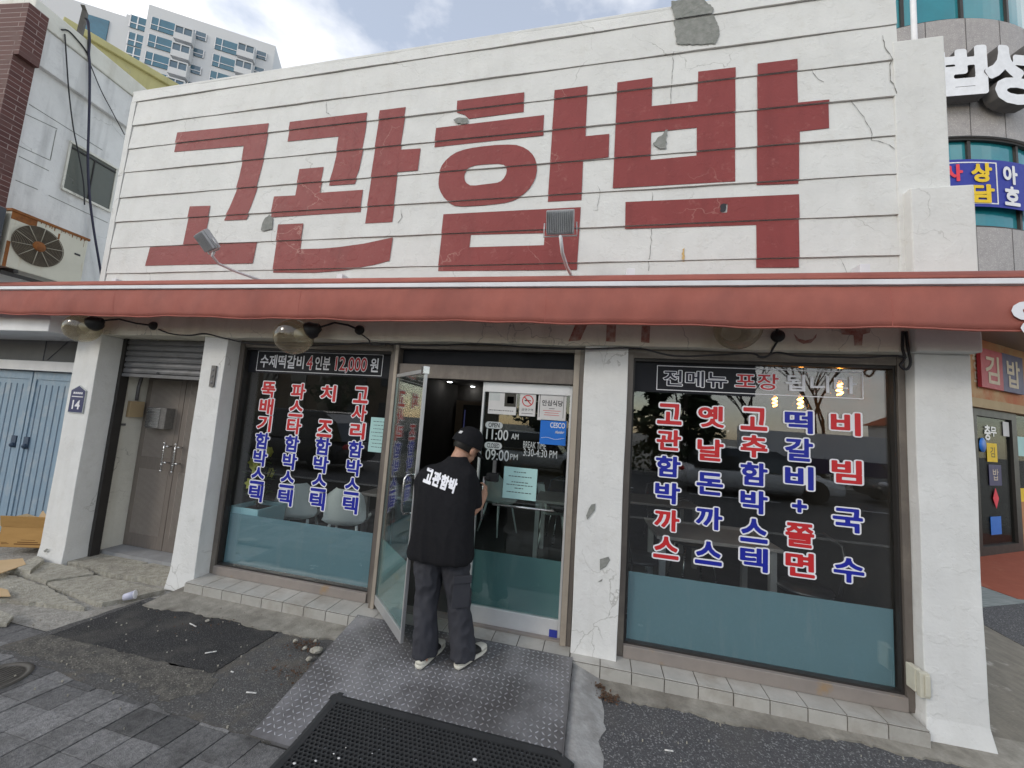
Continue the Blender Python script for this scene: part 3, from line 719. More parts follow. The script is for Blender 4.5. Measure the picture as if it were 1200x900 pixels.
# the alley on the right: concrete, dark patch, painted strip, red tiles
poly_sheet('alley_concrete', [(2.2, 9, 0), (2.2, -0.1, 0), (2.7, -0.2, 0), (8.5, -2.2, 0), (12, 5, 0)], 0.001, M['brown_concrete'])
q = [G(1154, 733), G(1200, 758), G(1198, 703), G(1153, 713)]
poly_sheet('alley_asphalt', [q[0], q[1], q[1]+Vector((1.5, -.2, 0)), q[2]+Vector((1.6, .6, 0)), q[2], q[3], q[3]+Vector((-.9, -.1, 0))], 0.006, M['asphalt'])
q = [G(1153, 712), G(1200, 701), G(1196, 703), G(1151, 688)]
poly_sheet('alley_stripes', [q[0]+Vector((-.5, -.1, 0)), q[0], q[1]+Vector((1.2, .5, 0)), q[3]+Vector((2.6, .9, 0)), q[3], q[3]+Vector((-.6, -.1, 0))], 0.009, M['green_stripe'])
q = [G(1151, 688), G(1193, 703), G(1191, 649), G(1151, 653)]
poly_sheet('red_paving', [q[0]+Vector((-1.0, 0, 0)), q[0], q[1], q[1]+Vector((2.5, .6, 0)), q[2]+Vector((3.0, 1.9, 0)), q[3]+Vector((-1.6, -.75, 0))], 0.014, M['red_floor'])

# ================================================================== THE RESTAURANT
XL, XR = -5.54, 2.325
P1L, P1R = -5.54, -5.20
P2L, P2R = -3.82, -3.54
PML, PMR = -0.11, 0.215
PRL = 2.02
LB = 2.37                                        # underside of the lintel
TOP = 5.2
rest = thing('restaurant', 'white single-storey restaurant with huge dark red painted letters on its tall siding', 'restaurant', (-1.6, 0, 0))
lines = [[(167, 119), (400, 84.5), (788, 25), (835, 15.5)], [(162, 147), (400, 116.7), (788, 63), (1027, 31)], [(158, 175), (400, 146), (788, 100), (1045, 71)],
         [(153, 203), (400, 178), (713, 144), (800, 138), (1052, 114)], [(147, 230), (400, 213), (788, 182), (1056, 158)], [(140, 260), (317, 250), (463, 241), (800, 218), (1050, 206)],
         [(133, 289), (460, 278), (767, 265), (937, 257), (1052, 253)], [(400, 313), (800, 306), (1055, 302)]]
GZ = [sum(P(x, y, 0).z for x, y in ln)/len(ln) for ln in lines]       # heights of the grooves between the boards
edges = [TOP-0.0] + GZ + [2.62]
def board_y(z):
    for a, b in zip(edges[:-1], edges[1:]):
        if b <= z <= a: return -0.007 + 0.011*(z-b)/(a-b)
    return 0.0
SX0, SX1 = -5.29, 1.985
mb = MB()
for i, (a, b) in enumerate(zip(edges[:-1], edges[1:])):
    z1, z0 = a-0.0025, b+0.0035
    if i == 0: z1 = a
    x0 = SX0 if i else -5.37
    n = 60
    for k in range(n):                           # slightly wavy boards
        xa, xb = x0+(SX1-x0)*k/n, x0+(SX1-x0)*(k+1)/n
        w = lambda x, s: 0.0022*math.sin(x*3.1+i*1.7+s)
        jz = lambda x, s: 0.0012*math.sin(x*7.3+i*2.9+s)+0.0009*math.sin(x*19+i+s*2)
        mb.add([(xa, -0.007+w(xa, 0), z0+jz(xa, 0)), (xb, -0.007+w(xb, 0), z0+jz(xb, 0)), (xb, 0.004+w(xb, 2), z1+jz(xb, 3)), (xa, 0.004+w(xa, 2), z1+jz(xa, 3)),
                (xa, 0.012, z0), (xb, 0.012, z0), (xb, 0.012, z1), (xa, 0.012, z1)], [(0, 1, 2, 3), (4, 5, 1, 0), (3, 2, 6, 7)])
mb.box(-5.37, SX1, 0.0085, 0.24, 2.62, TOP-0.002)
mb.box(-5.37, SX0-0.008, -0.008, 0.008, 2.62, GZ[0]-0.004)
swall = part('sign_wall', mb, M['white_wall'], rest, fixn=False)
mb = MB(); mb.box(-5.39, SX1+0.02, 0.0045, 0.26, TOP, TOP+0.03); part('parapet_cap', mb, M['white_wall'], rest, bevel=0.006)
mb = MB(); mb.box(SX1-0.03, 2.255, -0.009, 0.24, 2.6, P(1103, 43, 0).z); part('side_panel', mb, M['white_wall'], rest, bevel=0.008)
mb = MB(); mb.box(1.985, 2.33, -0.075, 0.28, 2.3705, P(1128, 217, -0.07).z); part('corner_block', mb, M['white_wall'], rest, bevel=0.01)

# ---- painted letters, cut where the board joints run
def fill2d(outer, inners=()):
    bm = bmesh.new()
    for lp in (outer, *inners):
        vs = [bm.verts.new((p[0], 0, p[1])) for p in lp]
        for i in range(len(vs)): bm.edges.new((vs[i], vs[(i+1) % len(vs)]))
    bmesh.ops.triangle_fill(bm, edges=bm.edges[:], use_beauty=True, use_dissolve=False)
    return bm
def paint(name, shapes, mat, parent, label=None, lift=0.0025):
    bmt = bmesh.new()
    for outer, inners in shapes:
        w = lambda lp: [(P(x, y, 0).x, P(x, y, 0).z) for x, y in lp]
        bm = fill2d(w(outer), [w(i) for i in inners])
        for gz in GZ:
            for zz in (gz+0.0035, gz-0.0025):
                bmesh.ops.bisect_plane(bm, geom=bm.verts[:]+bm.edges[:]+bm.faces[:], plane_co=(0, 0, zz), plane_no=(0, 0, 1))
        kill = [f for f in bm.faces if any(gz-0.0026 < f.calc_center_median().z < gz+0.0036 for gz in GZ)]
        bmesh.ops.delete(bm, geom=kill, context='FACES')
        me = bpy.data.meshes.new('t'); bm.to_mesh(me); bm.free(); bmt.from_mesh(me); bpy.data.meshes.remove(me)
    base = base_of(parent)
    for v in bmt.verts:
        z = v.co.z
        near = min(GZ, key=lambda q: abs(q-z))
        zz = z+0.001 if (z >= near and abs(z-near) < 0.007) else (z-0.001 if abs(z-near) < 0.007 else z)
        v.co = Vector((v.co.x, board_y(zz)-lift-0.0022, z)) - base
    bmesh.ops.recalc_face_normals(bmt, faces=bmt.faces)
    me = bpy.data.meshes.new(name); bmt.to_mesh(me); bmt.free(); me.materials.append(mat)
    o = bpy.data.objects.new(name, me); COL.objects.link(o); o.parent = parent
    if label: o['label'] = label
    return o
def px(lst, ox, oy, s): return [(ox+x/s, oy+y/s) for x, y in lst]
A1 = lambda l: px(l, 160, 110, 4.092)
A2 = lambda l: px(l, 300, 110, 4.091)
A3 = lambda l: px(l, 490, 90, 3.75)
A4 = lambda l: px(l, 700, 60, 3.3333)
paint('painted_letter', [(A1([(198, 187), (637, 143), (625, 235), (609, 325), (590, 405), (575, 470), (553, 540), (528, 603), (420, 608), (450, 545), (478, 470), (495, 400), (505, 345), (516, 250), (182, 280)]), ()),
                         (A1([(258, 541), (357, 538), (342, 630), (328, 719), (578, 711), (560, 814), (45, 826), (65, 735), (228, 724)]), ())], M['red_paint'], swall, 'first red letter of the painted name')
paint('painted_letter', [(A2([(165, 137), (535, 92), (525, 190), (510, 290), (497, 365), (475, 432), (350, 440), (370, 370), (385, 300), (397, 206), (153, 230)]), ()),
                         (A2([(210, 362), (327, 352), (308, 475), (514, 461), (502, 567), (72, 592), (88, 493), (190, 488)]), ()),
                         (A2([(595, 82), (720, 66), (695, 268), (790, 262), (778, 370), (680, 378), (655, 616), (525, 623), (560, 350)]), ()),
                         (A2([(108, 627), (229, 622), (214, 745), (320, 742), (400, 735), (520, 718), (656, 688), (643, 802), (570, 822), (500, 835), (400, 848), (280, 857), (82, 857)]), ())], M['red_paint'], swall, 'second red letter of the painted name')
paint('painted_letter', [(A3([(173, 108), (467, 71), (464, 156), (222, 186), (205, 168), (171, 158)]), ()),
                         (A3([(80, 227), (554, 170), (550, 258), (72, 310)]), ()),
                         (A3([(90, 470), (92, 440), (97, 415), (106, 392), (122, 370), (143, 350), (168, 334), (200, 322), (240, 313), (290, 306), (340, 301), (395, 299), (432, 301), (462, 311), (485, 325), (503, 343), (514, 362), (521, 386), (522, 412), (517, 442), (506, 468), (490, 493), (470, 514), (445, 532), (415, 546), (380, 555), (340, 560), (290, 565), (240, 568), (195, 570), (160, 567), (135, 553), (114, 532), (100, 508), (93, 490)]),
                          [A3([(203, 440), (206, 424), (215, 410), (230, 400), (252, 393), (285, 389), (320, 387), (352, 386), (375, 389), (387, 398), (390, 411), (387, 428), (378, 446), (365, 460), (348, 467), (320, 471), (285, 475), (255, 479), (230, 479), (214, 469), (206, 456)])]),
                         (A3([(600, 62), (745, 43), (736, 262), (840, 252), (837, 357), (725, 370), (718, 542), (570, 550)]), ()),
                         (A3([(112, 605), (715, 574), (698, 848), (88, 854)]), [A3([(232, 695), (556, 687), (553, 741), (226, 750)])])], M['red_paint'], swall, 'third red letter of the painted name, floodlight in front of it')
paint('painted_letter', [(A4([(78, 125), (215, 106), (212, 217), (390, 198), (393, 83), (539, 66), (537, 512), (60, 538)]), [A4([(210, 318), (388, 300), (387, 408), (208, 425)])]),
                         (A4([(624, 52), (780, 33), (781, 205), (903, 193), (903, 303), (789, 317), (785, 518), (622, 523)]), ()),
                         (A4([(110, 590), (787, 560), (787, 845), (620, 846), (620, 679), (108, 694)]), [A4([(484, 600), (508, 598), (505, 632), (484, 634)])])], M['red_paint'], swall, 'fourth and last red letter of the painted name')
# bare mortar where the paint has come off
def patch(pts, mat=M['cement_patch'], lift=0.006, name='bare_patch'):
    rq = random.Random(int(pts[0][0])); out = []
    for (x0_, y0_), (x1_, y1_) in zip(pts, pts[1:]+pts[:1]):   # ragged rim
        k = max(1, int(math.hypot(x1_-x0_, y1_-y0_)/2.5))
        for j in range(k): out.append((x0_+(x1_-x0_)*j/k+rq.uniform(-.9, .9), y0_+(y1_-y0_)*j/k+rq.uniform(-.9, .9)))
    return paint(name, [(out, ())], mat, swall, lift=lift)
patch([(786, 3), (820, -3), (836, 10), (835, 17), (841, 27), (843, 42), (838, 53), (815, 54), (793, 54), (790, 30), (789, 18)])
patch([(310, 258), (316, 251), (321, 257), (319, 269), (309, 272), (306, 268)])
patch([(531, 141), (536, 139), (548, 140), (549, 145), (536, 146)], lift=0.009)
patch([(764, 170), (782, 152), (780, 175), (773, 176)])
patch([(844, 240), (851, 239), (850, 249), (844, 250)], M['ink'], 0.004)
patch([(799, 292), (802, 292), (802.5, 306), (799.5, 306)], M['rust_stain'], .004, 'rust_stain')
# hairline cracks
def crack(path, w=0.004):
    mb = MB(); pts = [P(x, y, 0) for x, y in path]; rnd = random.Random(len(path)*7+int(path[0][0]))
    fine = [pts[0]]
    for a, b in zip(pts[:-1], pts[1:]):
        k = max(2, int((b-a).length/0.03))
        for j in range(1, k+1):
            p = a.lerp(b, j/k); fine.append(Vector((p.x+rnd.uniform(-.006, .006), 0, p.z+rnd.uniform(-.006, .006))))
    for i, p in enumerate(fine): p.y = board_y(p.z)-0.0046
    for i, (a, b) in enumerate(zip(fine[:-1], fine[1:])):
        d = (b-a); d.y = 0
        n_ = Vector((-d.z, 0, d.x)).normalized()*w*(0.35+0.65*abs(math.sin(i*1.3)))*0.5
        mb.add([a-n_, b-n_, b+n_, a+n_], [(0, 1, 2, 3)])
    return part('crack', mb, M['crack_line'], swall)
crack([(1034, 42), (1037, 60), (1044, 71), (1042, 90), (1050, 115), (1056, 125)], 0.006)
crack([(789, 63), (788, 85), (786, 115), (783, 150)], 0.004)
crack([(764, 225), (765, 250), (764, 270), (762, 292), (760, 318)], 0.004)
crack([(950, 82), (956, 90), (964, 96)], 0.004)
crack([(995, 115), (1012, 137), (1018, 152), (1022, 164), (1042, 170), (1048, 176)], 0.004)
crack([(470, 246), (471, 255), (467, 262)], 0.006)
crack([(383, 118), (383, 132), (388, 136)], 0.004)
crack([(700, 218), (703, 226), (700, 246), (695, 247)], 0.003)
crack([(985, 303), (990, 312), (995, 326)], 0.003)

# ---- pillars, lintel, body
def pillar(x0, x1, z0, z1, y1, flare=0.0, m='pillar_white', y0=0.0):
    mb = MB(); n = 14; rg = []
    for k in range(n+1):
        z = z0+(z1-z0)*k/n
        f = flare*max(0, 1-(z-z0)/0.25)**2
        j = lambda s: 0.0025*math.sin(z*5.3+s*2.1+x0)
        rg.append([Vector((x0-f+j(0), y0-f+j(1), z)), Vector((x1+f+j(2), y0-f+j(3), z)), Vector((x1+f+j(2), y1, z)), Vector((x0-f+j(0), y1, z))])
    mb.loft(rg, smooth=False)
    return part('pillar', mb, M[m], rest, bevel=0.006)
pl1 = pillar(P1L, P1R, -0.02, LB, 0.2, 0.015)
pl2 = pillar(P2L, P2R, -0.02, LB, 0.2, 0.02)
plm = pillar(PML, PMR, 0.108, LB, 0.2)
plr = pillar(PRL, XR, -0.02, LB, 0.22, 0.03, 'pillar_plain')
def chip(pl, pts, y=-0.0055):
    mb = MB(); mb.add([Vector((P(a, b, 0).x, y, P(a, b, 0).z)) for a, b in pts], [list(range(len(pts)))])
    part('paint_chip', mb, M['cement_patch'], pl)
chip(plm, [(690, 596), (693, 591), (698, 590), (697, 598), (692, 604), (688, 609), (687, 604)])
chip(plm, [(703, 655), (713, 652), (715, 656), (710, 664), (703, 668)])
chip(plm, [(700, 682), (706, 678), (705, 681)])
chip(pl1, [(54, 645), (58, 642), (60, 643), (56, 647)], -0.02)
mb = MB(); n = 40
x0, x1 = XL, PRL-0.002
rg = []
for k in range(n+1):
    x = x0+(x1-x0)*k/n; w = 0.004*math.sin(x*4.1)+0.003*math.sin(x*9.7+1)
    rg.append([Vector((x, -0.022, LB+w)), Vector((x, 0.22, LB+0.002)), Vector((x, 0.22, 2.619)), Vector((x, -0.022, 2.619))])
mb.loft(rg, smooth=False)
lint = part('lintel', mb, M['lintel'], rest)
def mark(pts, y=-0.0245):
    mb = MB(); mb.add([Vector((P(a, b, -0.022).x, y, P(a, b, -0.022).z)) for a, b in pts], [list(range(len(pts)))])
    part('old_painted_mark', mb, M['old_mark'], lint)
mark([(674, 381), (688, 381), (680, 399), (666, 400)]); mark([(711, 381), (722, 381), (721, 401), (710, 400)]); mark([(752, 382), (762, 382), (761, 402), (751, 401)])
mark([(930, 391), (936, 397), (944, 399), (952, 397), (957, 391), (956, 396), (950, 402), (941, 403), (933, 399)]); mark([(985, 386), (1020, 385), (1019, 390), (1011, 392), (1010, 405), (1001, 405), (1000, 393), (986, 392)])
mb = MB()                                        # shell of the building
mb.box(XL+0.01, XR-0.01, 0.24, 7.2, 2.66, 2.9)
mb.box(XL+0.01, XL+0.16, 0.66, 7.2, -0.02, 2.66); mb.box(XR-0.16, XR-0.01, 0.221, 7.2, -0.02, 2.66); mb.box(XL+0.16, XR-0.16, 7.05, 7.2, -0.02, 2.66)
part('outer_wall', mb, M['cream_wall'], rest)
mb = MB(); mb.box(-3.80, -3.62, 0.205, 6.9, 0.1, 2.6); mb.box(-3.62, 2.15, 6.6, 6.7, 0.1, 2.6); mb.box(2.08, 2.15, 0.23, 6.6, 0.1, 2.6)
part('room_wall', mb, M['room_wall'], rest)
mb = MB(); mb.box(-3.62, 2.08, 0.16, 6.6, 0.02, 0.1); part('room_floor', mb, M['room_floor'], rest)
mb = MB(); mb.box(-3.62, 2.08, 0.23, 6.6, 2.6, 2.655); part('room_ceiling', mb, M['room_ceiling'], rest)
mb = MB(); mb.box(-1.9, -0.6, 4.9, 5.0, 0.1, 1.15); mb.box(-1.95, -0.55, 4.8, 5.1, 1.1495, 1.2); part('counter', mb, M['room_panel'], rest)
mb = MB(); mb.box(-3.55, -2.2, 6.4, 6.55, 1.0, 2.2); part('wall_cabinet', mb, M['room_panel'], rest)
mb = MB(); mb.box(0.6, 1.9, 6.45, 6.55, 0.9, 2.1); part('wall_cabinet', mb, M['room_panel'], rest)

mb = MB(); a_, b_ = P(962, 540, 1.3), P(1003, 540, 1.3); mb.box(a_.x, b_.x, 1.3, 1.3+b_.x-a_.x, 0.1, 2.6); part('reflection_column', mb, M['reflection_pale'], rest, bevel=.01)  # made-up pale column standing in for a bright strip reflected in the glass
# ---- tiled ledge
def ledge(xa, xb, y_back, n, z1=0.112):
    mb = MB(); mb.box(xa+0.002, xb-0.002, -0.074, y_back, 0.0, z1-0.006, 1)
    w = (xb-xa)/n
    for k in range(n):
        x0, x1 = xa+k*w+0.003, xa+(k+1)*w-0.003
        mb.box(x0, x1, -0.083, -0.074, 0.022, z1-0.010, 0)
        mb.box(x0, x1, -0.078, y_back, z1-0.0055, z1, 0)
    return part('tiled_ledge', mb, [M['tile'], M['grout']], rest, bevel=0.0015)
ledge(P2R+0.005, -1.66, 0.16, 9)
ledge(-1.66, PML-0.0, 0.155, 8)
ledge(PML+0.003, 1.985, 0.1, 10)

# ---- shop windows
def window(x0, x1, gx0, gx1, yf, yg, zs, zt):
    w = bpy.data.objects.new('shop_window', None); COL.objects.link(w); w.empty_display_size = 0.1
    w.parent = rest; w.location = Vector(((x0+x1)/2, yf, 0.1)) - rest.location
    mb = MB()
    mb.box(x0, gx0, yf, yg+0.03, 0.113, LB-0.001); mb.box(gx1, x1, yf, yg+0.03, 0.113, LB-0.001)
    mb.box(gx0, gx1, yf+0.004, yg+0.028, zt, LB-0.002)
    part('frame', mb, M['bronze'], w, bevel=0.003)
    mb = MB(); t = 0.014
    for a, b, c, d in ((gx0, gx0+t, zs, zt), (gx1-t, gx1, zs, zt), (gx0+t, gx1-t, zt-t*1.6, zt), (gx0+t, gx1-t, zs, zs+t)): mb.box(a+0.0005, b-0.0005, yf+0.02, yg+0.02, c+0.0005, d-0.0005)
    part('inner_frame', mb, M['dark_frame'], w)
    mb = MB(); mb.box(gx0+0.0005, gx1-0.0005, yf-0.012, yg+0.026, 0.1135, zs); part('sill', mb, M['sill_metal'], w, bevel=0.004)
    mb = MB(); mb.box(gx0+t, gx1-t, yg, yg+0.008, zs+t, zt-t*1.6); part('glass_pane', mb, M['glass'], w)
    return w
wl_ = window(P2R+0.003, -1.795, -3.485, -1.855, 0.14, 0.2, 0.19, 2.305)
YL = 0.2
wr_ = window(PMR+0.003, PRL-0.002, 0.262, 1.975, 0.075, 0.13, 0.198, 2.30)
YR = 0.13
mb = MB(); mb.box(-3.46, -1.872, YL+0.0095, YL+0.011, 0.206, 0.67); part('frosted_film', mb, M['film'], wl_)
mb = MB(); mb.box(0.287, 1.952, YR+0.0095, YR+0.011, 0.214, 0.69); part('frosted_film', mb, M['film'], wr_)

mb = MB(); mb.box(-3.47, -1.87, YL-0.0008, YL-0.0002, 2.06, 2.281); part('reflection_blocker', mb, M['blocker_black'], wl_)  # added dark sheet that keeps the top of the pane from reflecting
mb = MB(); mb.box(0.277, 1.13, YR-0.0008, YR-0.0002, 2.045, 2.277); part('reflection_blocker', mb, M['blocker_black'], wr_)  # same added sheet, only over the part where the reflection is dark
VIN = [M['vinyl_white'], M['vinyl_red'], M['vinyl_blue'], M['vinyl_navy']]
def column(win, Yp, chars, cols, first, last, slots=None, label=None, ws=1.0):
    """a column of cut vinyl letters: red or blue with a white outline; first/last are the boxes of the end letters in the photograph"""
    mb = MB(); y = Yp-0.0012
    def bx(b):
        a, c = P(b[0], b[3], y), P(b[2], b[1], y); return (a.x+c.x)/2, (a.z+c.z)/2, c.x-a.x, c.z-a.z
    f, l = bx(first), bx(last); n = slots or len(chars)
    for i, (ch, c) in enumerate(zip(chars, cols)):
        if ch == ' ': continue
        t = i/(n-1); cx, cz, w, h = [f[k]+(l[k]-f[k])*t for k in range(4)]
        w = (f[2]+l[2])/2*0.86; h = (f[3]+l[3])/2*0.84
        if ch == '+': w, h = w*0.5, h*0.5
        o = (cx-w/2, y, cz-h/2)
        put_glyph(mb, ch, o, (w, 0, 0), (0, 0, h), 0.085, 0)
        put_glyph(mb, ch, (o[0], y-0.0008, o[2]), (w, 0, 0), (0, 0, h), 0.034, {'r': 1, 'b': 2}[c])
    o = part('menu_lettering', mb, VIN, win, fixn=False)
    if label: o['label'] = label
def Z(b, ox, oy, s): return (ox+b[0]/s, oy+b[1]/s, ox+b[2]/s, oy+b[3]/s)
column(wr_, YR, '고관함박까스', 'rrbbrr', Z((63, 38, 203, 143), 755, 465, 4.5), Z((40, 738, 190, 852), 755, 465, 4.5))
column(wr_, YR, '옛날돈까스', 'rrbbb', Z((276, 48, 428, 162), 755, 465, 4.5), Z((262, 765, 415, 882), 755, 465, 4.5))
column(wr_, YR, '고추함박스텍', 'rrbbbb', Z((502, 62, 655, 172), 755, 465, 4.5), (866, 641, 901, 670))
column(wr_, YR, '떡갈비+쫄면', 'bbbbrr', Z((113, 65, 255, 170), 890, 465, 4), Z((118, 730, 262, 842), 890, 465, 4))
column(wr_, YR, '비빔국수', 'rrbb', Z((333, 75, 475, 180), 890, 465, 4), Z((340, 757, 498, 870), 890, 465, 4))
column(wl_, YL, '뚝배기함박스텍', 'rrrbbbb', Z((175, 85, 272, 180), 270, 430, 5), Z((97, 690, 200, 790), 270, 430, 5))
column(wl_, YL, '파스타함박스텍', 'rrrbbbb', Z((345, 95, 452, 190), 270, 430, 5), Z((272, 715, 370, 815), 270, 430, 5))
column(wl_, YL, '치 즈함박스텍', 'r rbbbb', Z((120, 105, 228, 203), 350, 430, 5), Z((55, 735, 162, 838), 350, 430, 5))
column(wl_, YL, '고사리함박스텍', 'rrrbbbb', Z((312, 115, 418, 213), 350, 430, 5), Z((250, 760, 354, 860), 350, 430, 5))
def heading(win, Yp, corner0, corner1, items):
    """a framed headline; items: (text, fill material, outline?, x0, x1 in px, y0, y1 in px at the middle)"""
    mb = MB(); y = Yp-0.0012
    a, c = P(*corner0, y), P(*corner1, y); t = 0.006
    for b in ((a.x, c.x, a.z-t, a.z), (a.x, c.x, c.z, c.z+t), (a.x, a.x+t, c.z+t, a.z-t), (c.x-t, c.x, c.z+t, a.z-t)): mb.box(b[0], b[1], y-0.0003, y, b[2], b[3], 0)
    z0, z1 = c.z+0.038, a.z-0.038
    for txt, mi, outl, x0, x1 in items:
        xs = P(x0, (corner0[1]+corner1[1])/2, y).x; xe = P(x1, (corner0[1]+corner1[1])/2, y).x
        h = z1-z0; zb, w_ = z0, xe-xs
        if ',' in txt: zb, h = z0-h*0.13, h*1.13
        if outl: put_glyph(mb, txt, (xs, y, zb), (w_, 0, 0), (0, 0, h), 0.055, 0)
        put_glyph(mb, txt, (xs, y-0.0008, zb), (w_, 0, 0), (0, 0, h), 0.012 if outl else 0.02, mi)
    o = part('headline_lettering', mb, VIN, win, fixn=False)
heading(wr_, YR, (770, 428), (1012, 468), [('전메뉴', 3, True, 778, 852), ('포장', 1, True, 862, 912), ('됩니다', 0, False, 921, 1003)])
heading(wl_, YL, (303, 411), (447, 441), [('수제떡갈비', 0, False, 305, 356), ('4', 1, True, 359.8, 366), ('인분', 0, False, 369.5, 387), ('12,000', 1, True, 393.5, 430), ('원', 0, False, 434.5, 443.5)])
mb = MB(); a, c = P(431, 529, YL-0.002), P(453, 490, YL-0.002)
mb.box(a.x, c.x+0.01, YL-0.003, YL-0.002, a.z, c.z, 0)
rnd = random.Random(5)
for k in range(8):
    x = a.x+.015+rnd.uniform(0, .02); zz = c.z-.035-k*(c.z-a.z-.05)/8
    while x < c.x-.03:
        w = rnd.uniform(.008, .03); mb.box(x, min(x+w, c.x-.012), YL-0.0036, YL-0.003, zz-.0045, zz, 1); x += w+.006
tag(part('notice', mb, [M['paper_mint'], M['ink']], wl_), 'pale mint notice taped to the left window')

# ---- entrance
ent = bpy.data.objects.new('entrance', None); COL.objects.link(ent); ent.parent = rest; ent.empty_display_size = .1
ent.location = Vector((-0.95, 0.1, 0.1)) - rest.location
YD = 0.15
mb = MB(); mb.box(-1.793, -1.735, 0.07, 0.21, 0.113, LB-0.001); mb.box(-0.195, PML-0.004, 0.07, 0.21, 0.113, LB-0.001)
mb.box(-1.7345, -0.1955, 0.085, 0.21, 2.07, 2.19); mb.box(-1.7345, -0.1955, 0.075, 0.21, 2.325, LB-0.002)
part('frame', mb, M['bronze'], ent, bevel=0.003)
mb = MB(); mb.box(-1.768, -1.738, 0.060, 0.0685, 0.115, 2.36); part('post_cover', mb, M['beige_metal'], ent, bevel=.002)
mb = MB(); mb.box(-0.192, -0.148, 0.060, 0.0685, 0.115, 2.36); part('post_cover', mb, M['beige_metal'], ent, bevel=.002)
mb = MB(); mb.box(-1.734, -1.722, 0.1, 0.2, 0.13, 2.068); part('jamb', mb, M['dark_frame'], ent)
mb = MB(); mb.box(-1.734, -0.196, 0.14, 0.148, 2.191, 2.324); part('transom_pane', mb, M['glass'], ent)
mb = MB(); mb.box(-1.733, -0.197, 0.1385, 0.1395, 2.192, 2.323); part('reflection_blocker', mb, M['blocker_black'], ent)  # added dark sheet blocking the sky reflection in the transom
mb = MB(); mb.box(-1.734, -0.196, 0.1, 0.2, 0.1125, 0.128); part('threshold', mb, M['sill_metal'], ent)
def door_leaf(name, o, u, W, z0, z1, hand):
    """glazed leaf: o hinge-side corner, u unit vector along the leaf; built as its own child thing of the entrance"""
    o, u = Vector(o), Vector(u).normalized(); nrm = Vector((-u.y, u.x, 0))
    d = bpy.data.objects.new(name, None); COL.objects.link(d); d.parent = rest; d.empty_display_size = .1
    d.location = Vector((o.x, o.y, z0)) - rest.location
    def bar(mb, a, b, za, zb, t=0.04, off=0.0, mi=0): mb.obox(o + u*a + nrm*(off-t/2) + Vector((0, 0, za-o.z)), u*(b-a), nrm*t, (0, 0, zb-za), mi)
    mb = MB()
    tk, tr_, br_ = (0.026, 0.03, 0.075) if hand < 0 else (0.036, 0.085, 0.125)
    bar(mb, 0, 0.018, z0, z1, tk); bar(mb, W-0.018, W, z0, z1, tk); bar(mb, 0.018, W-0.018, z1-tr_, z1, tk-.001); bar(mb, 0.018, W-0.018, z0, z0+br_, tk-.001)
    part('door_frame', mb, M['alu_light' if hand > 0 else 'alu'], d, bevel=0.003)
    mb = MB(); bar(mb, 0.018, W-0.018, z0+br_, z1-tr_, 0.009); part('glass_pane', mb, M['glass_green'], d)
    mb = MB(); bar(mb, 0.02, W-0.02, z0+br_+.004, 0.68, 0.0015, 0.0065); part('frosted_film', mb, M['film_door'], d)
    return d, o, u, nrm
fix, fo, fu, fn = door_leaf('glass_door', (-0.955, YD, 0.125), (1, 0, 0), 0.757, 0.128, 2.066, 1)
swg, so_, su, sn = door_leaf('glass_door', (-1.745, 0.09, 0.15), (0.49, -0.45, 0), 0.668, 0.152, 2.09, -1)
fix['label'] = 'closed glass door leaf carrying the opening hours and notices'
swg['label'] = 'glass door leaf standing open towards the street'
mb = MB(); mb.tube([(-0.875, YD-0.06, 1.28), (-0.875, YD-0.06, 0.93)], 0.011); mb.tube([(-0.875, YD-0.06, 1.25), (-0.875, YD-0.0, 1.25)], 0.007); mb.tube([(-0.875, YD-0.06, 0.96), (-0.875, YD, 0.96)], 0.007)
part('pull_handle', mb, M['steel'], fix)
mb = MB(); mb.tube([P(577, 591, YD-0.055), P(649, 599, YD-0.055)], 0.009); 
for a in (P(580, 591.5, YD-0.055), P(646, 598.5, YD-0.055)): mb.tube([a, a+Vector((0, .055, 0))], 0.006)
part('push_bar', mb, M['steel'], fix)
mb = MB(); a = P(577, 559, YD-0.03); mb.box(a.x-0.045, a.x+0.05, YD-0.05, YD-0.006, a.z-0.035, a.z+0.03, 0); mb.box(a.x-0.06, a.x-0.02, YD-0.07, YD-0.05, a.z-0.02, a.z+0.005, 0); mb.box(a.x-0.01, a.x+0.025, YD-0.02, YD-0.006, a.z+0.03, a.z+0.14, 1)
part('door_lock', mb, [M['black'], M['grey_plate']], fix, bevel=0.004)
# swing leaf handle: a D pull on both faces, and its rail clip
h0 = so_ + su*0.59
mb = MB()
for sgn in (-1, 1):
    z_a, z_b = 1.30, 1.02
    p = [h0+sn*sgn*k+Vector((0, 0, z-so_.z)) for k, z in ((0.0, z_a), (0.045, z_a), (0.062, z_a-.03), (0.065, (z_a+z_b)/2), (0.062, z_b+.03), (0.045, z_b), (0.0, z_b))]
    mb.tube(p, 0.009)
part('pull_handle', mb, M['steel'], swg)
mb = MB(); c_ = so_+su*0.62; mb.obox(c_+sn*(-0.025)+Vector((0, 0, 1.90)), su*0.05, sn*0.05, (0, 0, 0.06)); part('pivot_clip', mb, M['steel'], swg, bevel=0.004)
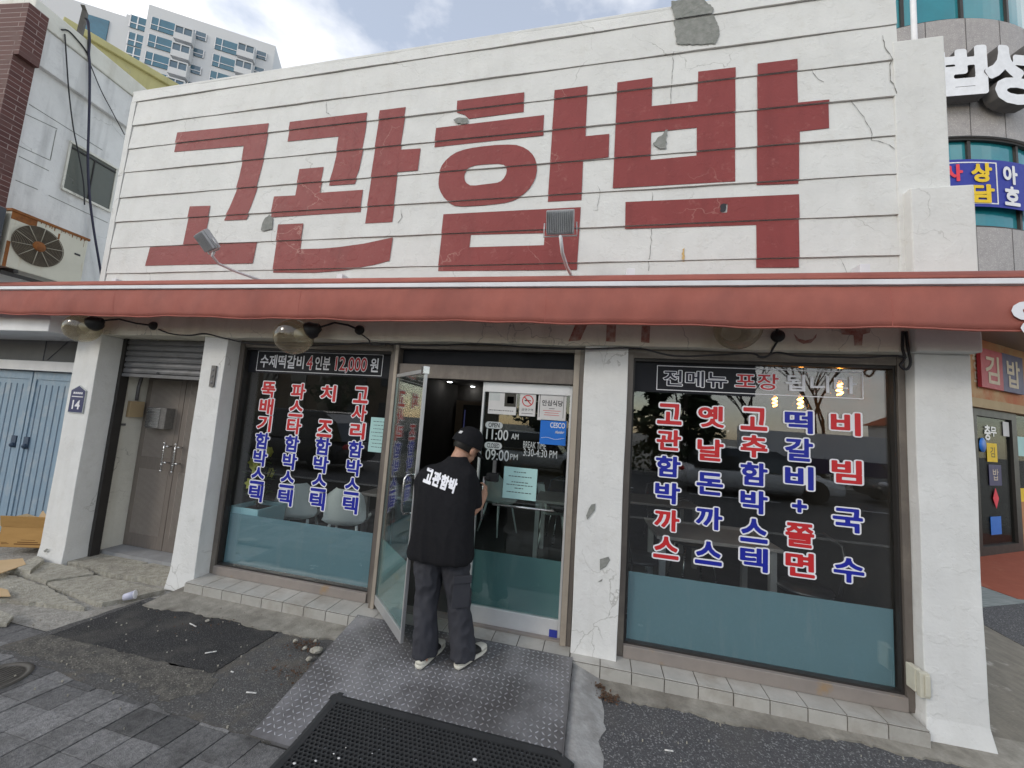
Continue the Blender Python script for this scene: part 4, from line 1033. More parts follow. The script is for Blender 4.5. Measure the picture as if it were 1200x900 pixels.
# notices and lettering of the closed leaf
yb = YD-0.0055
def sheet(pts0, pts1, name='notice', mat='paper', lines_=(), label=None, extra=None):
    a, c = P(pts0[0], pts1[1], yb-0.002), P(pts1[0], pts0[1], yb-0.002)
    mb = MB(); mb.box(a.x, c.x, yb-0.0014, yb-0.0004, a.z, c.z, 0)
    W, H = c.x-a.x, c.z-a.z
    rq = random.Random(int(a.x*999))
    for (u0, u1, v0, v1, mi) in lines_:
        if mi == 1 and v1-v0 < .06:              # a line of small print: short words
            u = u0
            while u < u1-.02:
                du = rq.uniform(.03, .1); mb.box(a.x+u*W, a.x+min(u+du, u1)*W, yb-0.0019, yb-0.0014, a.z+v0*H, a.z+(v0+.024)*H, 1); u += du+.02
            continue
        mb.box(a.x+u0*W, a.x+u1*W, yb-0.0019, yb-0.0014, a.z+v0*H, a.z+v1*H, mi)
    if extra: extra(mb, a, c, W, H)
    o = part(name, mb, [M[mat], M['ink'], M['vinyl_red'], M['rail_white'], M['dark_olive'], M['vinyl_grey']], fix, fixn=False)
    if label: o['label'] = label
sheet((571.5, 455), (606.5, 484.5), 'notice', 'paper', [(0.03, .4, .5, 1.02, 5), (.57, .98, .3, .8, 4), (.66, .9, .42, .68, 5), (.05, .9, .13, .17, 1)], 'white notice with a dark square')
def smoke(mb, a, c, W, H):
    cx, cz, r = a.x+W*.5, a.z+H*.66, W*.36
    ring = [(math.cos(2*math.pi*k/28), math.sin(2*math.pi*k/28)) for k in range(28)]
    vs = [(cx+r*x, yb-0.002, cz+r*z) for x, z in ring]+[(cx+r*.84*x, yb-0.002, cz+r*.84*z) for x, z in ring]
    mb.add(vs, [(k, (k+1) % 28, 28+(k+1) % 28, 28+k) for k in range(28)], 2)
    mb.box(cx-r*.55, cx+r*.3, yb-0.002, yb-0.0015, cz-r*.08, cz+r*.14, 1); mb.box(cx+r*.34, cx+r*.55, yb-0.002, yb-0.0015, cz-r*.08, cz+r*.14, 2)
    d = Vector((r*.6, 0, -r*.6)); n_ = Vector((.07*r, 0, .07*r)); p0 = Vector((cx, yb-.0025, cz))
    mb.add([p0-d-n_, p0+d-n_, p0+d+n_, p0-d+n_], [(0, 1, 2, 3)], 2)
    put_line(mb, '금연구역', a.x+W*.14, c.x-W*.14, yb-.0021, a.z+H*.22, a.z+H*.33, 1, .01)
    mb.box(a.x+W*.15, c.x-W*.15, yb-0.0019, yb-0.0014, a.z+H*.1, a.z+H*.12, 1)
sheet((608, 461), (628.5, 487), 'notice', 'paper', [], 'white no smoking notice', smoke)
def safe(mb, a, c, W, H):
    put_line(mb, '안심식당', a.x+W*.14, c.x-W*.12, yb-.0021, a.z+H*.47, a.z+H*.66, 1, .02)
    for k, w in enumerate((.2, .62, .5, .55)): mb.box(a.x+W*(.5-w/2), a.x+W*(.5+w/2), yb-.0019, yb-.0014, a.z+H*(.38-.07*k), a.z+H*(.395-.07*k), 1 if k == 0 else 2)
    for s in ((.05, .07, .1, .86), (.9, .915, .1, .86), (.15, .85, .93, .945)): mb.box(a.x+W*s[0], a.x+W*s[1], yb-.0019, yb-.0014, a.z+H*s[2], a.z+H*s[3], 1)
sheet((629.5, 457.5), (664.5, 492), 'notice', 'paper', [], 'square white notice with bold black heading', safe)
def pest(mb, a, c, W, H):
    put_line(mb, 'CESCO', a.x+W*.38, a.x+W*.95, yb-.0021, a.z+H*.69, a.z+H*.91, 3, .015)
    put_text(mb, 'Member', (a.x+W*.58, yb-.0021, a.z+H*.46), (W*.34, 0, .004), (W*.03, 0, H*.12), 3, .01)
    for k in range(12):
        x = a.x+W*(.05+.075*k); z = a.z+H*(.25+.03*math.sin(k*.7)); mb.box(x, x+W*.08, yb-.0019, yb-.0014, z, z+H*.012, 3)
sheet((632, 493.5), (664, 520), 'sticker', 'sticker_blue', [], 'blue sticker under the square notice', pest)
sheet((588.5, 550), (630, 583), 'notice', 'paper_mint', [(.3, .7, .84, .87, 1), (.15, .85, .7, .735, 1), (.25, .75, .52, .55, 1), (.1, .9, .43, .47, 1), (.35, .65, .33, .36, 1), (.12, .88, .2, .24, 1)], 'pale mint notice above the push bar')
mb = MB()
def pill(a, c, mi):
    z0, z1 = a.z, c.z; r = (z1-z0)/2; pts = []
    for k in range(9): t = -math.pi/2+math.pi*k/8; pts.append((c.x-r+r*math.cos(t), yb-.0006, (z0+z1)/2+r*math.sin(t)))
    for k in range(9): t = math.pi/2+math.pi*k/8; pts.append((a.x+r+r*math.cos(t), yb-.0006, (z0+z1)/2+r*math.sin(t)))
    mb.add(pts, [list(range(18))], mi)
def hb(x0, y0, x1, y1): return P(x0, y1, yb), P(x1, y0, yb)
a, c = hb(568.5, 495, 589.5, 501.5); pill(a, c, 0); put_line(mb, 'OPEN', a.x+.028, c.x-.028, yb-.0012, a.z+.010, c.z-.008, 1, .02)
a, c = hb(567.5, 519, 588.5, 525.5); pill(a, c, 0); put_line(mb, 'CLOSED', a.x+.022, c.x-.022, yb-.0012, a.z+.010, c.z-.008, 1, .02)
a, c = hb(569.5, 504, 596, 514.5); put_line(mb, '11:00', a.x, c.x, yb-.001, a.z, c.z, 0, .01)
a, c = hb(599, 508.5, 608, 514.5); put_line(mb, 'AM', a.x, c.x, yb-.001, a.z, c.z, 0, .01)
a, c = hb(568.5, 528, 597, 538.5); put_line(mb, '09:00', a.x, c.x, yb-.001, a.z, c.z, 0, .01)
a, c = hb(597.5, 532.5, 607, 538.5); put_line(mb, 'PM', a.x, c.x, yb-.001, a.z, c.z, 0, .01)
part('hours_lettering', mb, [M['vinyl_grey'], M['ink']], fix, fixn=False); mb = MB()
a, c = hb(613, 519, 640, 524.5); put_line(mb, 'BREAK TIME', a.x, c.x, yb-.001, a.z, c.z, 0, .0)
a, c = hb(613, 528.5, 653, 534); put_line(mb, '3:30-4:30 PM', a.x, c.x, yb-.001, a.z, c.z, 0, .0)
part('break_lettering', mb, [M['vinyl_grey'], M['ink']], fix, fixn=False)
mb = MB(); a, c = P(643, 747, YD-.022), P(653, 739, YD-.022); mb.box(a.x, c.x, YD-.0225, YD-.0212, a.z, c.z); tag(part('sticker', mb, M['banner_blue'], fix), 'small blue sticker on the bottom rail')

# ---- steel door, shutter
stl = bpy.data.objects.new('steel_door', None); COL.objects.link(stl); stl.parent = rest; stl.empty_display_size = .1; stl.location = Vector((-4.6, .5, 0)) - rest.location
for x0, x1 in ((-5.19, -4.625), (-4.617, -3.845)):
    mb = MB(); y = 0.5
    mb.box(x0, x1, y, y+0.05, 0.06, 2.04, 0)
    m_ = 0.075
    for za, zb in ((0.2, 0.92), (1.06, 1.95)):
        k = 0; x = x0+m_
        while x < x1-m_:
            mb.box(x, x+0.007, y-0.005, y, za, zb, 1); x += 0.0165
    part('door_leaf', mb, [M['steel_door'], M['door_rib']], stl)
for xx in (-4.72, -4.56):
    mb = MB(); mb.tube([(xx, 0.44, 1.22), (xx, 0.435, 1.17), (xx, 0.435, 0.99), (xx, 0.44, 0.94)], 0.010)
    for z in (1.2, 1.02): mb.tube([(xx, 0.445, z), (xx+0.02, 0.5, z)], 0.008); mb.ball((xx+.03, .452, z), .016, seg=10, rings=6)
    for z in (1.235, 1.15, 1.0, .93): mb.ball((xx, .437, z), .014, seg=10, rings=6)
    part('handle', mb, M['steel'], stl)
sh = bpy.data.objects.new('roller_shutter', None); COL.objects.link(sh); sh.parent = rest; sh.empty_display_size = .1; sh.location = Vector((-4.5, .25, 2)) - rest.location
mb = MB(); n = 6; zb, zt = 1.985, 2.367; prof = []
for k in range(n):
    z0 = zb+(zt-zb)*k/n; dz = (zt-zb)/n
    prof += [(0.225, z0+dz*.04), (0.212, z0+dz*.16), (0.209, z0+dz*.5), (0.213, z0+dz*.84), (0.226, z0+dz*.96)]
mb.loft([[Vector((x, y_, z)) for x in (P1R+.02, P2L-.004)] + [Vector((P2L-.004, .25, z)), Vector((P1R+.02, .25, z))] for y_, z in prof], smooth=False)
part('curtain', mb, M['shutter'], sh)
mb = MB(); mb.box(P1R+.021, P2L-.005, .203, .245, 1.95, 1.984); mb.ball(P(184, 437, .2), .012, seg=8, rings=6); part('bottom_bar', mb, M['shutter'], sh)
mb = MB(); mb.box(P1R+0.001, P1R+0.045, 0.195, 0.275, 0.02, LB-.003); part('guide_channel', mb, M['dark_frame'], sh)
mb = MB(); mb.box(P1R-0.12, P1R+0.002, 0.28, 0.56, 0.0, LB); mb.box(P1R+0.002, P2L, 0.552, 0.65, 0.0, LB+.25); mb.box(P2L, P2L+.02, .205, .56, 0, LB)
part('recess_wall', mb, M['cream_wall'], rest)

# ================================================================== THE AWNING
AY = -0.35
awn = thing('awning', 'long faded red awning rolled in above the shop front with a white rail', 'awning', (-1.8, AY, 2.6))
AX0, AX1 = -7.3, 3.4
def a_top(x): return 2.735-0.0047*(x+1.9)
def a_bot(x): return 2.462-0.0060*(x+1.9)
mb = MB()
mb.obox((AX0, AY-0.02, a_top(AX0)-.012), (AX1-AX0, 0, a_top(AX1)-a_top(AX0)), (0, 0.05, 0), (0, 0, 0.034)); part('front_rail', mb, M['rail_white'], awn, bevel=0.004)
mb = MB(); mb.obox((AX0, AY-0.012, a_top(AX0)+.03), (AX1-AX0, 0, a_top(AX1)-a_top(AX0)), (0, 0.045, 0), (0, 0, 0.016)); part('rail_lip', mb, M['awning'], awn, bevel=0.004)
mb = MB(); n = 260; cols = []
for k in range(n+1):
    x = AX0+(AX1-AX0)*k/n; cc = []
    seam = (x+0.42) % 1.24
    for j in range(7):
        t = j/6; z = a_top(x)-.018 + (a_bot(x)-a_top(x)+.018)*t
        w = (0.010*math.sin(x*2.3)+0.006*math.sin(x*6.1+1)+0.003*math.sin(x*15)+0.0022*math.sin(x*37+2*math.sin(x*3)))*t+0.0016*math.sin(x*23+t*5) - (0.004 if seam < 0.02 else 0) - 0.012*math.sin(t*math.pi)
        zz = z+((0.005*math.sin(x*4.7)+0.003*math.sin(x*11.3+1))*t)
        cc.append(Vector((x, AY-0.004+w, zz)))
    cols.append(cc)
vs = [p for c in cols for p in c]; fs = [(k*7+j, (k+1)*7+j, (k+1)*7+j+1, k*7+j+1) for k in range(n) for j in range(6)]
off = len(vs); vs += [p+Vector((0, .004, 0)) for p in vs]
fs += [tuple(i+off for i in f[::-1]) for f in fs] + [(k*7+6, (k+1)*7+6, (k+1)*7+6+off, k*7+6+off) for k in range(n)]
mb.add(vs, fs, 0, True)
seams = []
for k in range(1, n):
    if ((cols[k][0].x+0.42) % 2.06) < (AX1-AX0)/n:
        sm_ = MB(); c_ = cols[k]
        for a_, b_ in zip(c_[:-1], c_[1:]): sm_.add([a_+Vector((-.0022, -.0025, 0)), a_+Vector((.0022, -.0025, 0)), b_+Vector((.0022, -.0025, 0)), b_+Vector((-.0022, -.0025, 0))], [(0, 1, 2, 3)])
        seams.append(sm_)
hem = MB(); hem.tube([(c[6].x, c[6].y-.001, c[6].z) for c in cols], 0.006, seg=6)
val = part('valance', mb, M['awning'], awn, fixn=False); part('hem', hem, M['awning'], val)
for sm_ in seams: part('seam', sm_, M['awning_seam'], val)
mb = MB(); a = P(1190, 374, AY-.03); h = a.z
o = Vector((a.x, AY-.028, h-.085)); put_glyph(mb, '영', o, (0.2, 0, 0), (0, 0, 0.19), 0.05, 0); part('white_lettering', mb, M['vinyl_white'], val, fixn=False)
mb = MB(); mb.tube([(AX0, -0.12, 2.86), (AX1, -0.12, 2.81)], 0.06, seg=16); part('fabric_roll', mb, M['awning'], awn)
mb = MB()
for k in range(40):
    xa, xb = AX0+(AX1-AX0)*k/40, AX0+(AX1-AX0)*(k+1)/40
    mb.add([(xa, AY+.02, a_top(xa)+.04), (xb, AY+.02, a_top(xb)+.04), (xb, -.12, 2.90-.0047*(xb-AX0)), (xa, -.12, 2.90-.0047*(xa-AX0))], [(0, 1, 2, 3)])
part('canopy_fabric', mb, M['awning'], awn)
for x in (-5.0, -2.3, 0.2, 1.7):
    mb = MB(); mb.box(x-.03, x+.03, -0.1, -0.012, 2.7, 2.95); mb.tube([(x, -.06, 2.76), (x+.16, -.2, 2.74), (x+.02, AY+.03, 2.73)], .016); part('arm', mb, M['rail_white'], awn, bevel=.004)

# ================================================================== LAMPS AND CABLES ON THE FRONT
def globe_lamp(gl, sock, bends, mount, label, r=0.118):
    """clear globe on a black socket, carried by a bent arm from a round box on the lintel"""
    gl, sock, mount = Vector(gl), Vector(sock), Vector(mount)
    t = thing('wall_lamp', label, 'wall lamp', mount, 'globe lamps under the awning')
    ax = (gl-sock).normalized(); prof = [(0.05, 0.0)]
    for k in range(1, 15):
        a = math.pi*(0.14+0.86*k/14); prof.append((r*math.sin(a) if k < 14 else 0.0, r*1.12*(1-math.cos(a))*0.93+0.0))
    mb = MB(); mb.lathe([(rr, h) for rr, h in prof], sock+ax*0.02, ax, seg=28)
    gb = part('globe', mb, M['globe'], t)
    mb = MB(); mb.lathe([(0.04, .005), (.047, .06), (.05, .13), (.03, .15), (.0, .152)], sock+ax*.012, ax, seg=18); part('bulb', mb, M['globe_white'], gb)
    mb = MB(); mb.lathe([(.0, -.06), (.034, -.06), (.05, -.025), (.072, 0), (.075, .042), (.065, .05), (0, .051)], sock, ax, seg=20); part('socket', mb, M['black'], t)
    mb = MB(); mb.tube([sock-ax*.045]+[Vector(b) for b in bends]+[mount+Vector((0, -.02, 0))], 0.009); part('arm', mb, M['black'], t)
    mb = MB(); mb.lathe([(0, -.035), (.03, -.035), (.042, -.02), (.044, 0)], mount, (0, 1, 0), seg=18); part('mount_box', mb, M['black'], t)
LY = -0.022
globe_lamp(P(88, 388, -.2), P(113, 378, -.18), [P(128, 375, -.15), P(140, 374, -.12), P(160, 379, -.08)], P(181, 382, LY), 'wall lamp on the leftmost pillar with pale globe tipped to the left', .142)
globe_lamp(P(340, 396, -.2), P(367, 386, -.17), [P(380, 382, -.14), P(392, 378, -.11), P(408, 381, -.07)], P(422, 387, LY), 'wall lamp over the left shop window above the price headline', .155)
globe_lamp(P(862, 386, -.16), P(886, 364, -.13), [P(897, 362, -.11), P(907, 372, -.08)], P(911, 394, LY), 'wall lamp over the right shop window partly behind the awning', .15)
def cable(name, pts, r, mat, label, cat='cable', parent=None):
    mb = MB(); fine = []
    pts = [Vector(p) for p in pts]
    for i in range(len(pts)-1):                   # Catmull-Rom
        p0, p1, p2, p3 = pts[max(i-1, 0)], pts[i], pts[i+1], pts[min(i+2, len(pts)-1)]
        for k in range(6):
            t = k/6; fine.append(0.5*((2*p1)+(p2-p0)*t+(2*p0-5*p1+4*p2-p3)*t*t+(3*p1-p0-3*p2+p3)*t**3))
    fine.append(pts[-1]); mb.tube(fine, r, seg=6)
    return part(name, mb, mat, parent) if parent else solo(name, mb, mat, label, cat)
cy = -.034
cable('cable', [P(x, y, cy) for x, y in ((186, 386), (200, 391), (222, 393), (240, 391), (262, 396), (290, 402), (330, 405), (370, 405), (410, 403), (440, 402), (500, 405), (560, 403), (620, 407), (680, 409), (745, 408), (790, 417), (840, 416), (880, 414), (894, 419), (910, 413), (935, 417), (970, 418), (1010, 419), (1045, 417), (1062, 419))], .007, M['cable'], 'black cable running along the lower edge of the lintel')
cable('cable', [P(x, y, cy-.01) for x, y in ((424, 392), (432, 398), (436, 404))]+[P(452, 403.5, cy-.01)], .006, M['cable'], 'short black cable end dangling under the lamp of the left window')
cable('cable', [P(911, 400, cy), P(906, 408, cy), P(900, 417, cy), P(888, 418, cy)], .007, M['cable'], 'black cable loop hanging from the lamp of the right window')
cable('cable', [P(1058, 388, -.03), P(1058, 408, -.03), P(1060, 420, -.035), P(1055, 428, -.04), P(1062, 433, -.04), P(1067, 425, -.035), P(1064, 408, -.03), P(1062, 388, -.03)], .008, M['cable'], 'looped black cable at the top of the right white pillar')

def floodlight(cx, cy_, rot, tilt, elbow, foot, label, back=False):
    c = Vector(cx)
    t = thing('floodlight', label, 'floodlight', foot, 'floodlights on the painted sign')
    q = Matrix.Rotation(rot, 4, 'Z') @ Matrix.Rotation(tilt, 4, 'X')
    def tr(mb_): mb_.v = [tuple(c + (q @ Vector(v))) for v in mb_.v]; return mb_
    mb = MB(); mb.box(-.095, .095, -.012, .028, -.078, .082, 0)
    for k in range(15): mb.box(-.091+.013*k, -.087+.013*k, .028, .05, -.07, .075, 0)
    hd = part('lamp_head', tr(mb), M['lamp_grey'], t, bevel=.003)
    mb = MB(); mb.box(-.086, .086, -.017, -.0125, -.068, .072); part('lens', tr(mb), M['car_glass'], hd)
    mb = MB(); mb.tube([(-.112, .01, 0), (-.118, .02, -.09), (.118, .02, -.09), (.112, .01, 0)], .006, seg=6); part('bracket', tr(mb), M['alu'], t)
    mb = MB(); st = c + (q @ Vector((0, .02, -.09)))
    mb.tube([st]+[Vector(e) for e in elbow]+[Vector(foot)], .012, seg=8); part('arm', mb, M['rail_white'], t)
floodlight(P(245, 282, -.45), 0, R(158), R(-42), [P(249, 300, -.4), P(256, 309, -.3), P(276, 318, -.15)], P(310, 330, -.01), 'floodlight on a long bent arm in front of the first red letter')
floodlight(P(657, 261, -.42), 0, R(180), R(-24), [P(657, 278, -.48), P(659, 296, -.4), P(664, 312, -.25)], P(672, 328, -.01), 'square floodlight seen from its finned back in front of the third red letter')

# ================================================================== SMALL SIGNS AND FITTINGS
t = thing('address_plate', 'navy house shaped address plate with the white number 14 on the leftmost pillar', 'house number', P(91, 473, -.01))
a, c = P(79, 483, -.012), P(102, 452, -.012)
W, H = c.x-a.x, c.z-a.z
mb = MB(); pts = [(a.x, a.z), (c.x, a.z), (c.x, a.z+H*.82), (a.x+W*.5, c.z), (a.x, a.z+H*.82)]
mb.prism([Vector((x, -.012, z)) for x, z in pts], (0, .006, 0), 0); part('border', mb, M['vinyl_grey'], t)
mb = MB(); i_ = .006; pts = [(a.x+i_, a.z+i_), (c.x-i_, a.z+i_), (c.x-i_, a.z+H*.80), (a.x+W*.5, c.z-i_*1.2), (a.x+i_, a.z+H*.80)]
mb.prism([Vector((x, -.0135, z)) for x, z in pts], (0, .001, 0), 0); part('panel', mb, M['navy_enamel'], t)
mb = MB(); put_line(mb, '14', a.x+W*.24, a.x+W*.76, -.0145, a.z+H*.13, a.z+H*.46, 0, .03)
mb.box(a.x+W*.12, c.x-W*.12, -.0145, -.0138, a.z+H*.57, a.z+H*.6)
for k in range(5): mb.box(a.x+W*(.2+.13*k), a.x+W*(.29+.13*k), -.0145, -.0138, a.z+H*.68, a.z+H*.75)
part('number', mb, M['vinyl_white'], t, fixn=False)
t = thing('name_plate', 'small dark upright plate high on the pillar beside the steel door', 'plate', P(249, 440, -.01))
a, c = P(245, 453, -.01), P(254, 428.5, -.01); mb = MB(); mb.box(a.x, c.x, -.016, -.003, a.z, c.z); part('panel', mb, M['grey_plate'], t, bevel=.003)
mb = MB()
for k in range(3): mb.ball((a.x*.5+c.x*.5, -.017, a.z+(c.z-a.z)*(.2+.3*k)), (.014, .004, .016), seg=8, rings=5)
part('relief', mb, M['shutter'], t)
t = thing('meter_box', 'silver and dark box mounted on the steel door', 'box', P(188, 490, .42))
a, c = P(180, 502, .40), P(202, 479, .40); mb = MB(); mb.box(a.x-.13, c.x-.08, .40, .497, a.z, c.z); part('casing', mb, M['grey_plate'], t, bevel=.004)
mb = MB(); mb.box(a.x-.128, c.x-.16, .392, .399, a.z+.006, c.z-.006); mb.box(a.x-.11, a.x-.02, .388, .392, c.z-.045, c.z-.02); mb.box(a.x-.1, a.x-.04, .386, .392, a.z+.02, a.z+.06); part('cover', mb, M['steel'], t, bevel=.003)
t = thing('switch_box', 'ochre electric box and pipe on the wall left of the steel door', 'electric box', (P1R+.01, .4, 1.7))
mb = MB(); mb.box(P1R+.0025, P1R+.05, .33, .47, 1.5, 1.68); part('casing', mb, M['sand_board'], t, bevel=.004)
mb = MB(); mb.tube([(P1R+.02, .4, 1.69), (P1R+.02, .4, 1.85), (P1R+.02, .42, 2.0), (P1R+.02, .46, 2.2)], .016); mb.box(P1R+.0025, P1R+.012, .3, .34, 1.40, 1.425); part('pipe', mb, M['shutter'], t)
t = thing('outlet_box', 'ivory weatherproof outlet box low on the right white pillar', 'electric box', (PRL, -.02, .3))
a, c = P(1056, 808, -.01), P(1079, 784, -.01)
mb = MB(); mb.box(PRL-.06, PRL-.026, -.012, .06, a.z, c.z); part('back_box', mb, M['ivory'], t, bevel=.005)
mb = MB(); mb.box(PRL-.055, PRL-.005, -.045, -.0125, a.z-.01, c.z-.005); mb.box(PRL-.036, PRL-.008, -.055, -.0455, a.z+.005, c.z-.015); part('lid', mb, M['ivory'], t, bevel=.008)

# ================================================================== RAMP, MAT, LITTER
RX0, RX1, RY0, RY1 = -1.80, -0.088, -0.06, -1.12
def rz(y): return max(0.007, 0.007+0.111*(y-RY1)/(RY0-RY1))
ramp = thing('metal_ramp', 'grey chequer plate ramp leading up to the entrance', 'ramp', (-.95, -.5, 0))
mb = MB(); q0, q1 = Vector((RX0-.0, RY0, rz(RY0)-.006)), Vector((RX1, RY0, rz(RY0)-.006))
mb.add([(RX0, RY0, rz(RY0)), (RX1, RY0, rz(RY0)), (RX1, RY1, .007), (RX0+.09, RY1, .007), (RX0, RY0, rz(RY0)-.008), (RX1, RY0, rz(RY0)-.008), (RX1, RY1, -.01), (RX0+.09, RY1, -.01)],
       [(0, 1, 2, 3), (4, 7, 6, 5), (0, 4, 5, 1), (1, 5, 6, 2), (2, 6, 7, 3), (3, 7, 4, 0)])
part('plate', mb, M['plate'], ramp)
mb = MB(); p = 0.0345; j = 0
y = RY0-.02
while y > RY1+.01:
    i = 0; x = RX0+.02+(RY0-y)/(RY0-RY1)*.09
    while x < RX1-.015:
        ang = R(45) if (i+j) % 2 else R(-45)
        u, v = Vector((math.cos(ang), math.sin(ang), 0)), Vector((-math.sin(ang), math.cos(ang), 0))
        L, w, h = .0135, .0042, .0028; o = Vector((x, y, 0)); vs = []
        for pt, hh in ((o-u*L, 0), (o-u*L*.35-v*w, 0), (o+u*L*.35-v*w, 0), (o+u*L, 0), (o+u*L*.35+v*w, 0), (o-u*L*.35+v*w, 0), (o-u*L*.5, h), (o+u*L*.5, h)):
            vs.append((pt.x, pt.y, rz(pt.y)+hh+.0002))
        mb.add(vs, [(0, 1, 6), (1, 2, 7, 6), (2, 3, 7), (3, 4, 7), (4, 5, 6, 7), (5, 0, 6)], 0, False)
        x += p; i += 1
    y -= p; j += 1
tag(part('raised_pattern', mb, M['plate_lug'], ramp, fixn=False), kind='stuff')
mb = MB(); mb.obox((RX1-.006, RY0, rz(RY0)-.02), (0, RY1-RY0, -.1), (.006, 0, 0), (0, 0, .024)); part('edge_angle', mb, M['plate'], ramp)
MX0, MX1, MY0, MY1 = -1.46, -0.03, -0.775, -1.95
mat = thing('door_mat', 'black rubber mat full of round holes lying over the foot of the ramp', 'mat', (-.75, -1.2, 0))
def mz(x, y): return rz(y)+0.003
mb = MB(); px_ = .0255; py_ = px_*.866; row = 0; y = MY0-.05
hexr = px_/math.sqrt(3)
while y > MY1+.03:
    x = MX0+.055+(px_/2 if row % 2 else 0)
    while x < MX1-.05:
        vs = []
        for rr, hh in ((hexr, .010), ):
            for k in range(6):
                a = math.pi/6+math.pi/3*k; xx, yy = x+rr*math.cos(a), y+rr*math.sin(a); vs.append((xx, yy, mz(x, yy)+hh))
        # round the hole with 12 points
        vs = vs[:6]; ring = []
        for rr, hh in ((.0092, .0112), (.0084, .0)):
            for k in range(12): a = math.pi/6+math.pi/6*k; xx, yy = x+rr*math.cos(a), y+rr*math.sin(a); ring.append((xx, yy, mz(x, yy)+hh))
        vs += ring; fs = []
        for k in range(6):
            a0, a1, a2 = 6+2*k, 6+2*k+1, 6+(2*k+2) % 12
            fs += [(k, (k+1) % 6, a1), (k, a1, a0), ((k+1) % 6, a2, a1)]
        for k in range(12): fs.append((6+k, 6+(k+1) % 12, 18+(k+1) % 12, 18+k))
        mb.add(vs, fs, 0, False); x += px_
    y -= py_; row += 1
part('ring_field', mb, M['rubber'], mat, fixn=False)
mb = MB()
def bev(pa, pb, inn):                             # bevelled border strip
    k = 14
    for i in range(k):
        a, b = Vector(pa).lerp(Vector(pb), i/k), Vector(pa).lerp(Vector(pb), (i+1)/k); n_ = Vector(inn)
        za, zb = mz(a.x, a.y), mz(b.x, b.y); a2, b2, a3, b3 = a+n_*.03, b+n_*.03, a+n_*.062, b+n_*.062
        mb.add([(a.x, a.y, za-.003), (b.x, b.y, zb-.003), (b2.x, b2.y, mz(b2.x, b2.y)+.0125), (a2.x, a2.y, mz(a2.x, a2.y)+.0125), (b3.x, b3.y, mz(b3.x, b3.y)+.012), (a3.x, a3.y, mz(a3.x, a3.y)+.012)], [(0, 1, 2, 3), (3, 2, 4, 5)])
c1, c2, c3, c4_, c5 = (MX0, MY0, 0), (MX1-.09, MY0, 0), (MX1, MY0-.05, 0), (MX1, MY1, 0), (MX0, MY1, 0)
bev(c1, c2, (0, -1, 0)); bev(c2, c3, (-.4, -.9, 0)); bev(c3, c4_, (-1, 0, 0)); bev(c4_, c5, (0, 1, 0)); bev(c5, c1, (1, 0, 0))
part('border', mb, M['rubber'], mat, fixn=False)
def butt(px_, py_, ang, L, label, grp=None, z=.02, filt=True):
    p = G(px_, py_, z); t = thing('cigarette_butt', label, 'cigarette butt', p)
    u = Vector((math.cos(ang), math.sin(ang), 0))*L/2; p = p+Vector((0, 0, .004))
    mb = MB(); mb.tube([p-u, p+u*.35], .004, seg=8); part('paper_end', mb, M['butt'], t)
    mb = MB(); mb.tube([p+u*.36, p+u], .004, seg=8); part('filter', mb, M['butt'], t)
butt(226, 733, R(-12), .085, 'long white cigarette butt at the back of the black asphalt patch', z=.018)
butt(247, 765, R(40), .065, 'white cigarette butt near the front corner of the black asphalt patch', z=.018)
butt(294.5, 812.5, R(12), .06, 'cigarette butt on the worn asphalt left of the ramp', z=.008)
butt(784, 880.5, R(8), .045, 'short cigarette butt lying on the asphalt right of the ramp', z=.008)
butt(272, 788, R(-5), .02, 'tiny cigarette stub at the front edge of the black asphalt patch', z=.018)
t = thing('paper_cup', 'crushed pale paper cup on the broken concrete', 'paper cup', G(145, 700, .01))
c = G(145, 700, .03); mb = MB(); mb.lathe([(.0, 0), (.026, 0), (.034, .075), (.031, .075), (.024, .006), (0, .006)], c, (.75, .55, .2), seg=16); part('cup_body', mb, M['cup'], t)
mb = MB(); mb.lathe([(.034, .071), (.037, .073), (.037, .077), (.034, .078)], c, (.75, .55, .2), seg=16); part('rim', mb, M['vinyl_white'], t)
rnd = random.Random(8)
def stone(px_, py_, s, label, z=.02, mat='concrete_slab'):
    c = G(px_, py_, z); bm = bmesh.new(); bmesh.ops.create_icosphere(bm, subdivisions=2, radius=s)
    k = Vector((rnd.uniform(.7, 1.3), rnd.uniform(.7, 1.1), rnd.uniform(.45, .7)))
    for v in bm.verts:
        n_ = 1+rnd.uniform(-.16, .16); v.co = Vector((v.co.x*k.x*n_, v.co.y*k.y*n_, max(v.co.z*k.z*n_, -s*.3)))
    me = bpy.data.meshes.new('rubble_stone'); bm.to_mesh(me); bm.free(); me.materials.append(M[mat])
    o = bpy.data.objects.new('rubble_stone', me); COL.objects.link(o); o.location = c+Vector((0, 0, s*.25)); o.rotation_euler = (0, 0, rnd.uniform(0, 6))
    tag(o, label, 'stone', 'rubble beside the ramp')
stone(371, 764, .042, 'biggest pale stone of the rubble against the ramp edge'); stone(362, 773, .024, 'flat stone at the front of the rubble beside the ramp')
stone(346, 752, .022, 'grey stone at the back of the rubble beside the ramp'); stone(357, 760, .016, 'small stone in the middle of the rubble beside the ramp')
stone(243, 728, .016, 'small stone beside the long cigarette butt at the cement edge'); stone(369, 752, .016, 'small stone right behind the biggest stone of the rubble')
mb = MB(); rnd2 = random.Random(4)
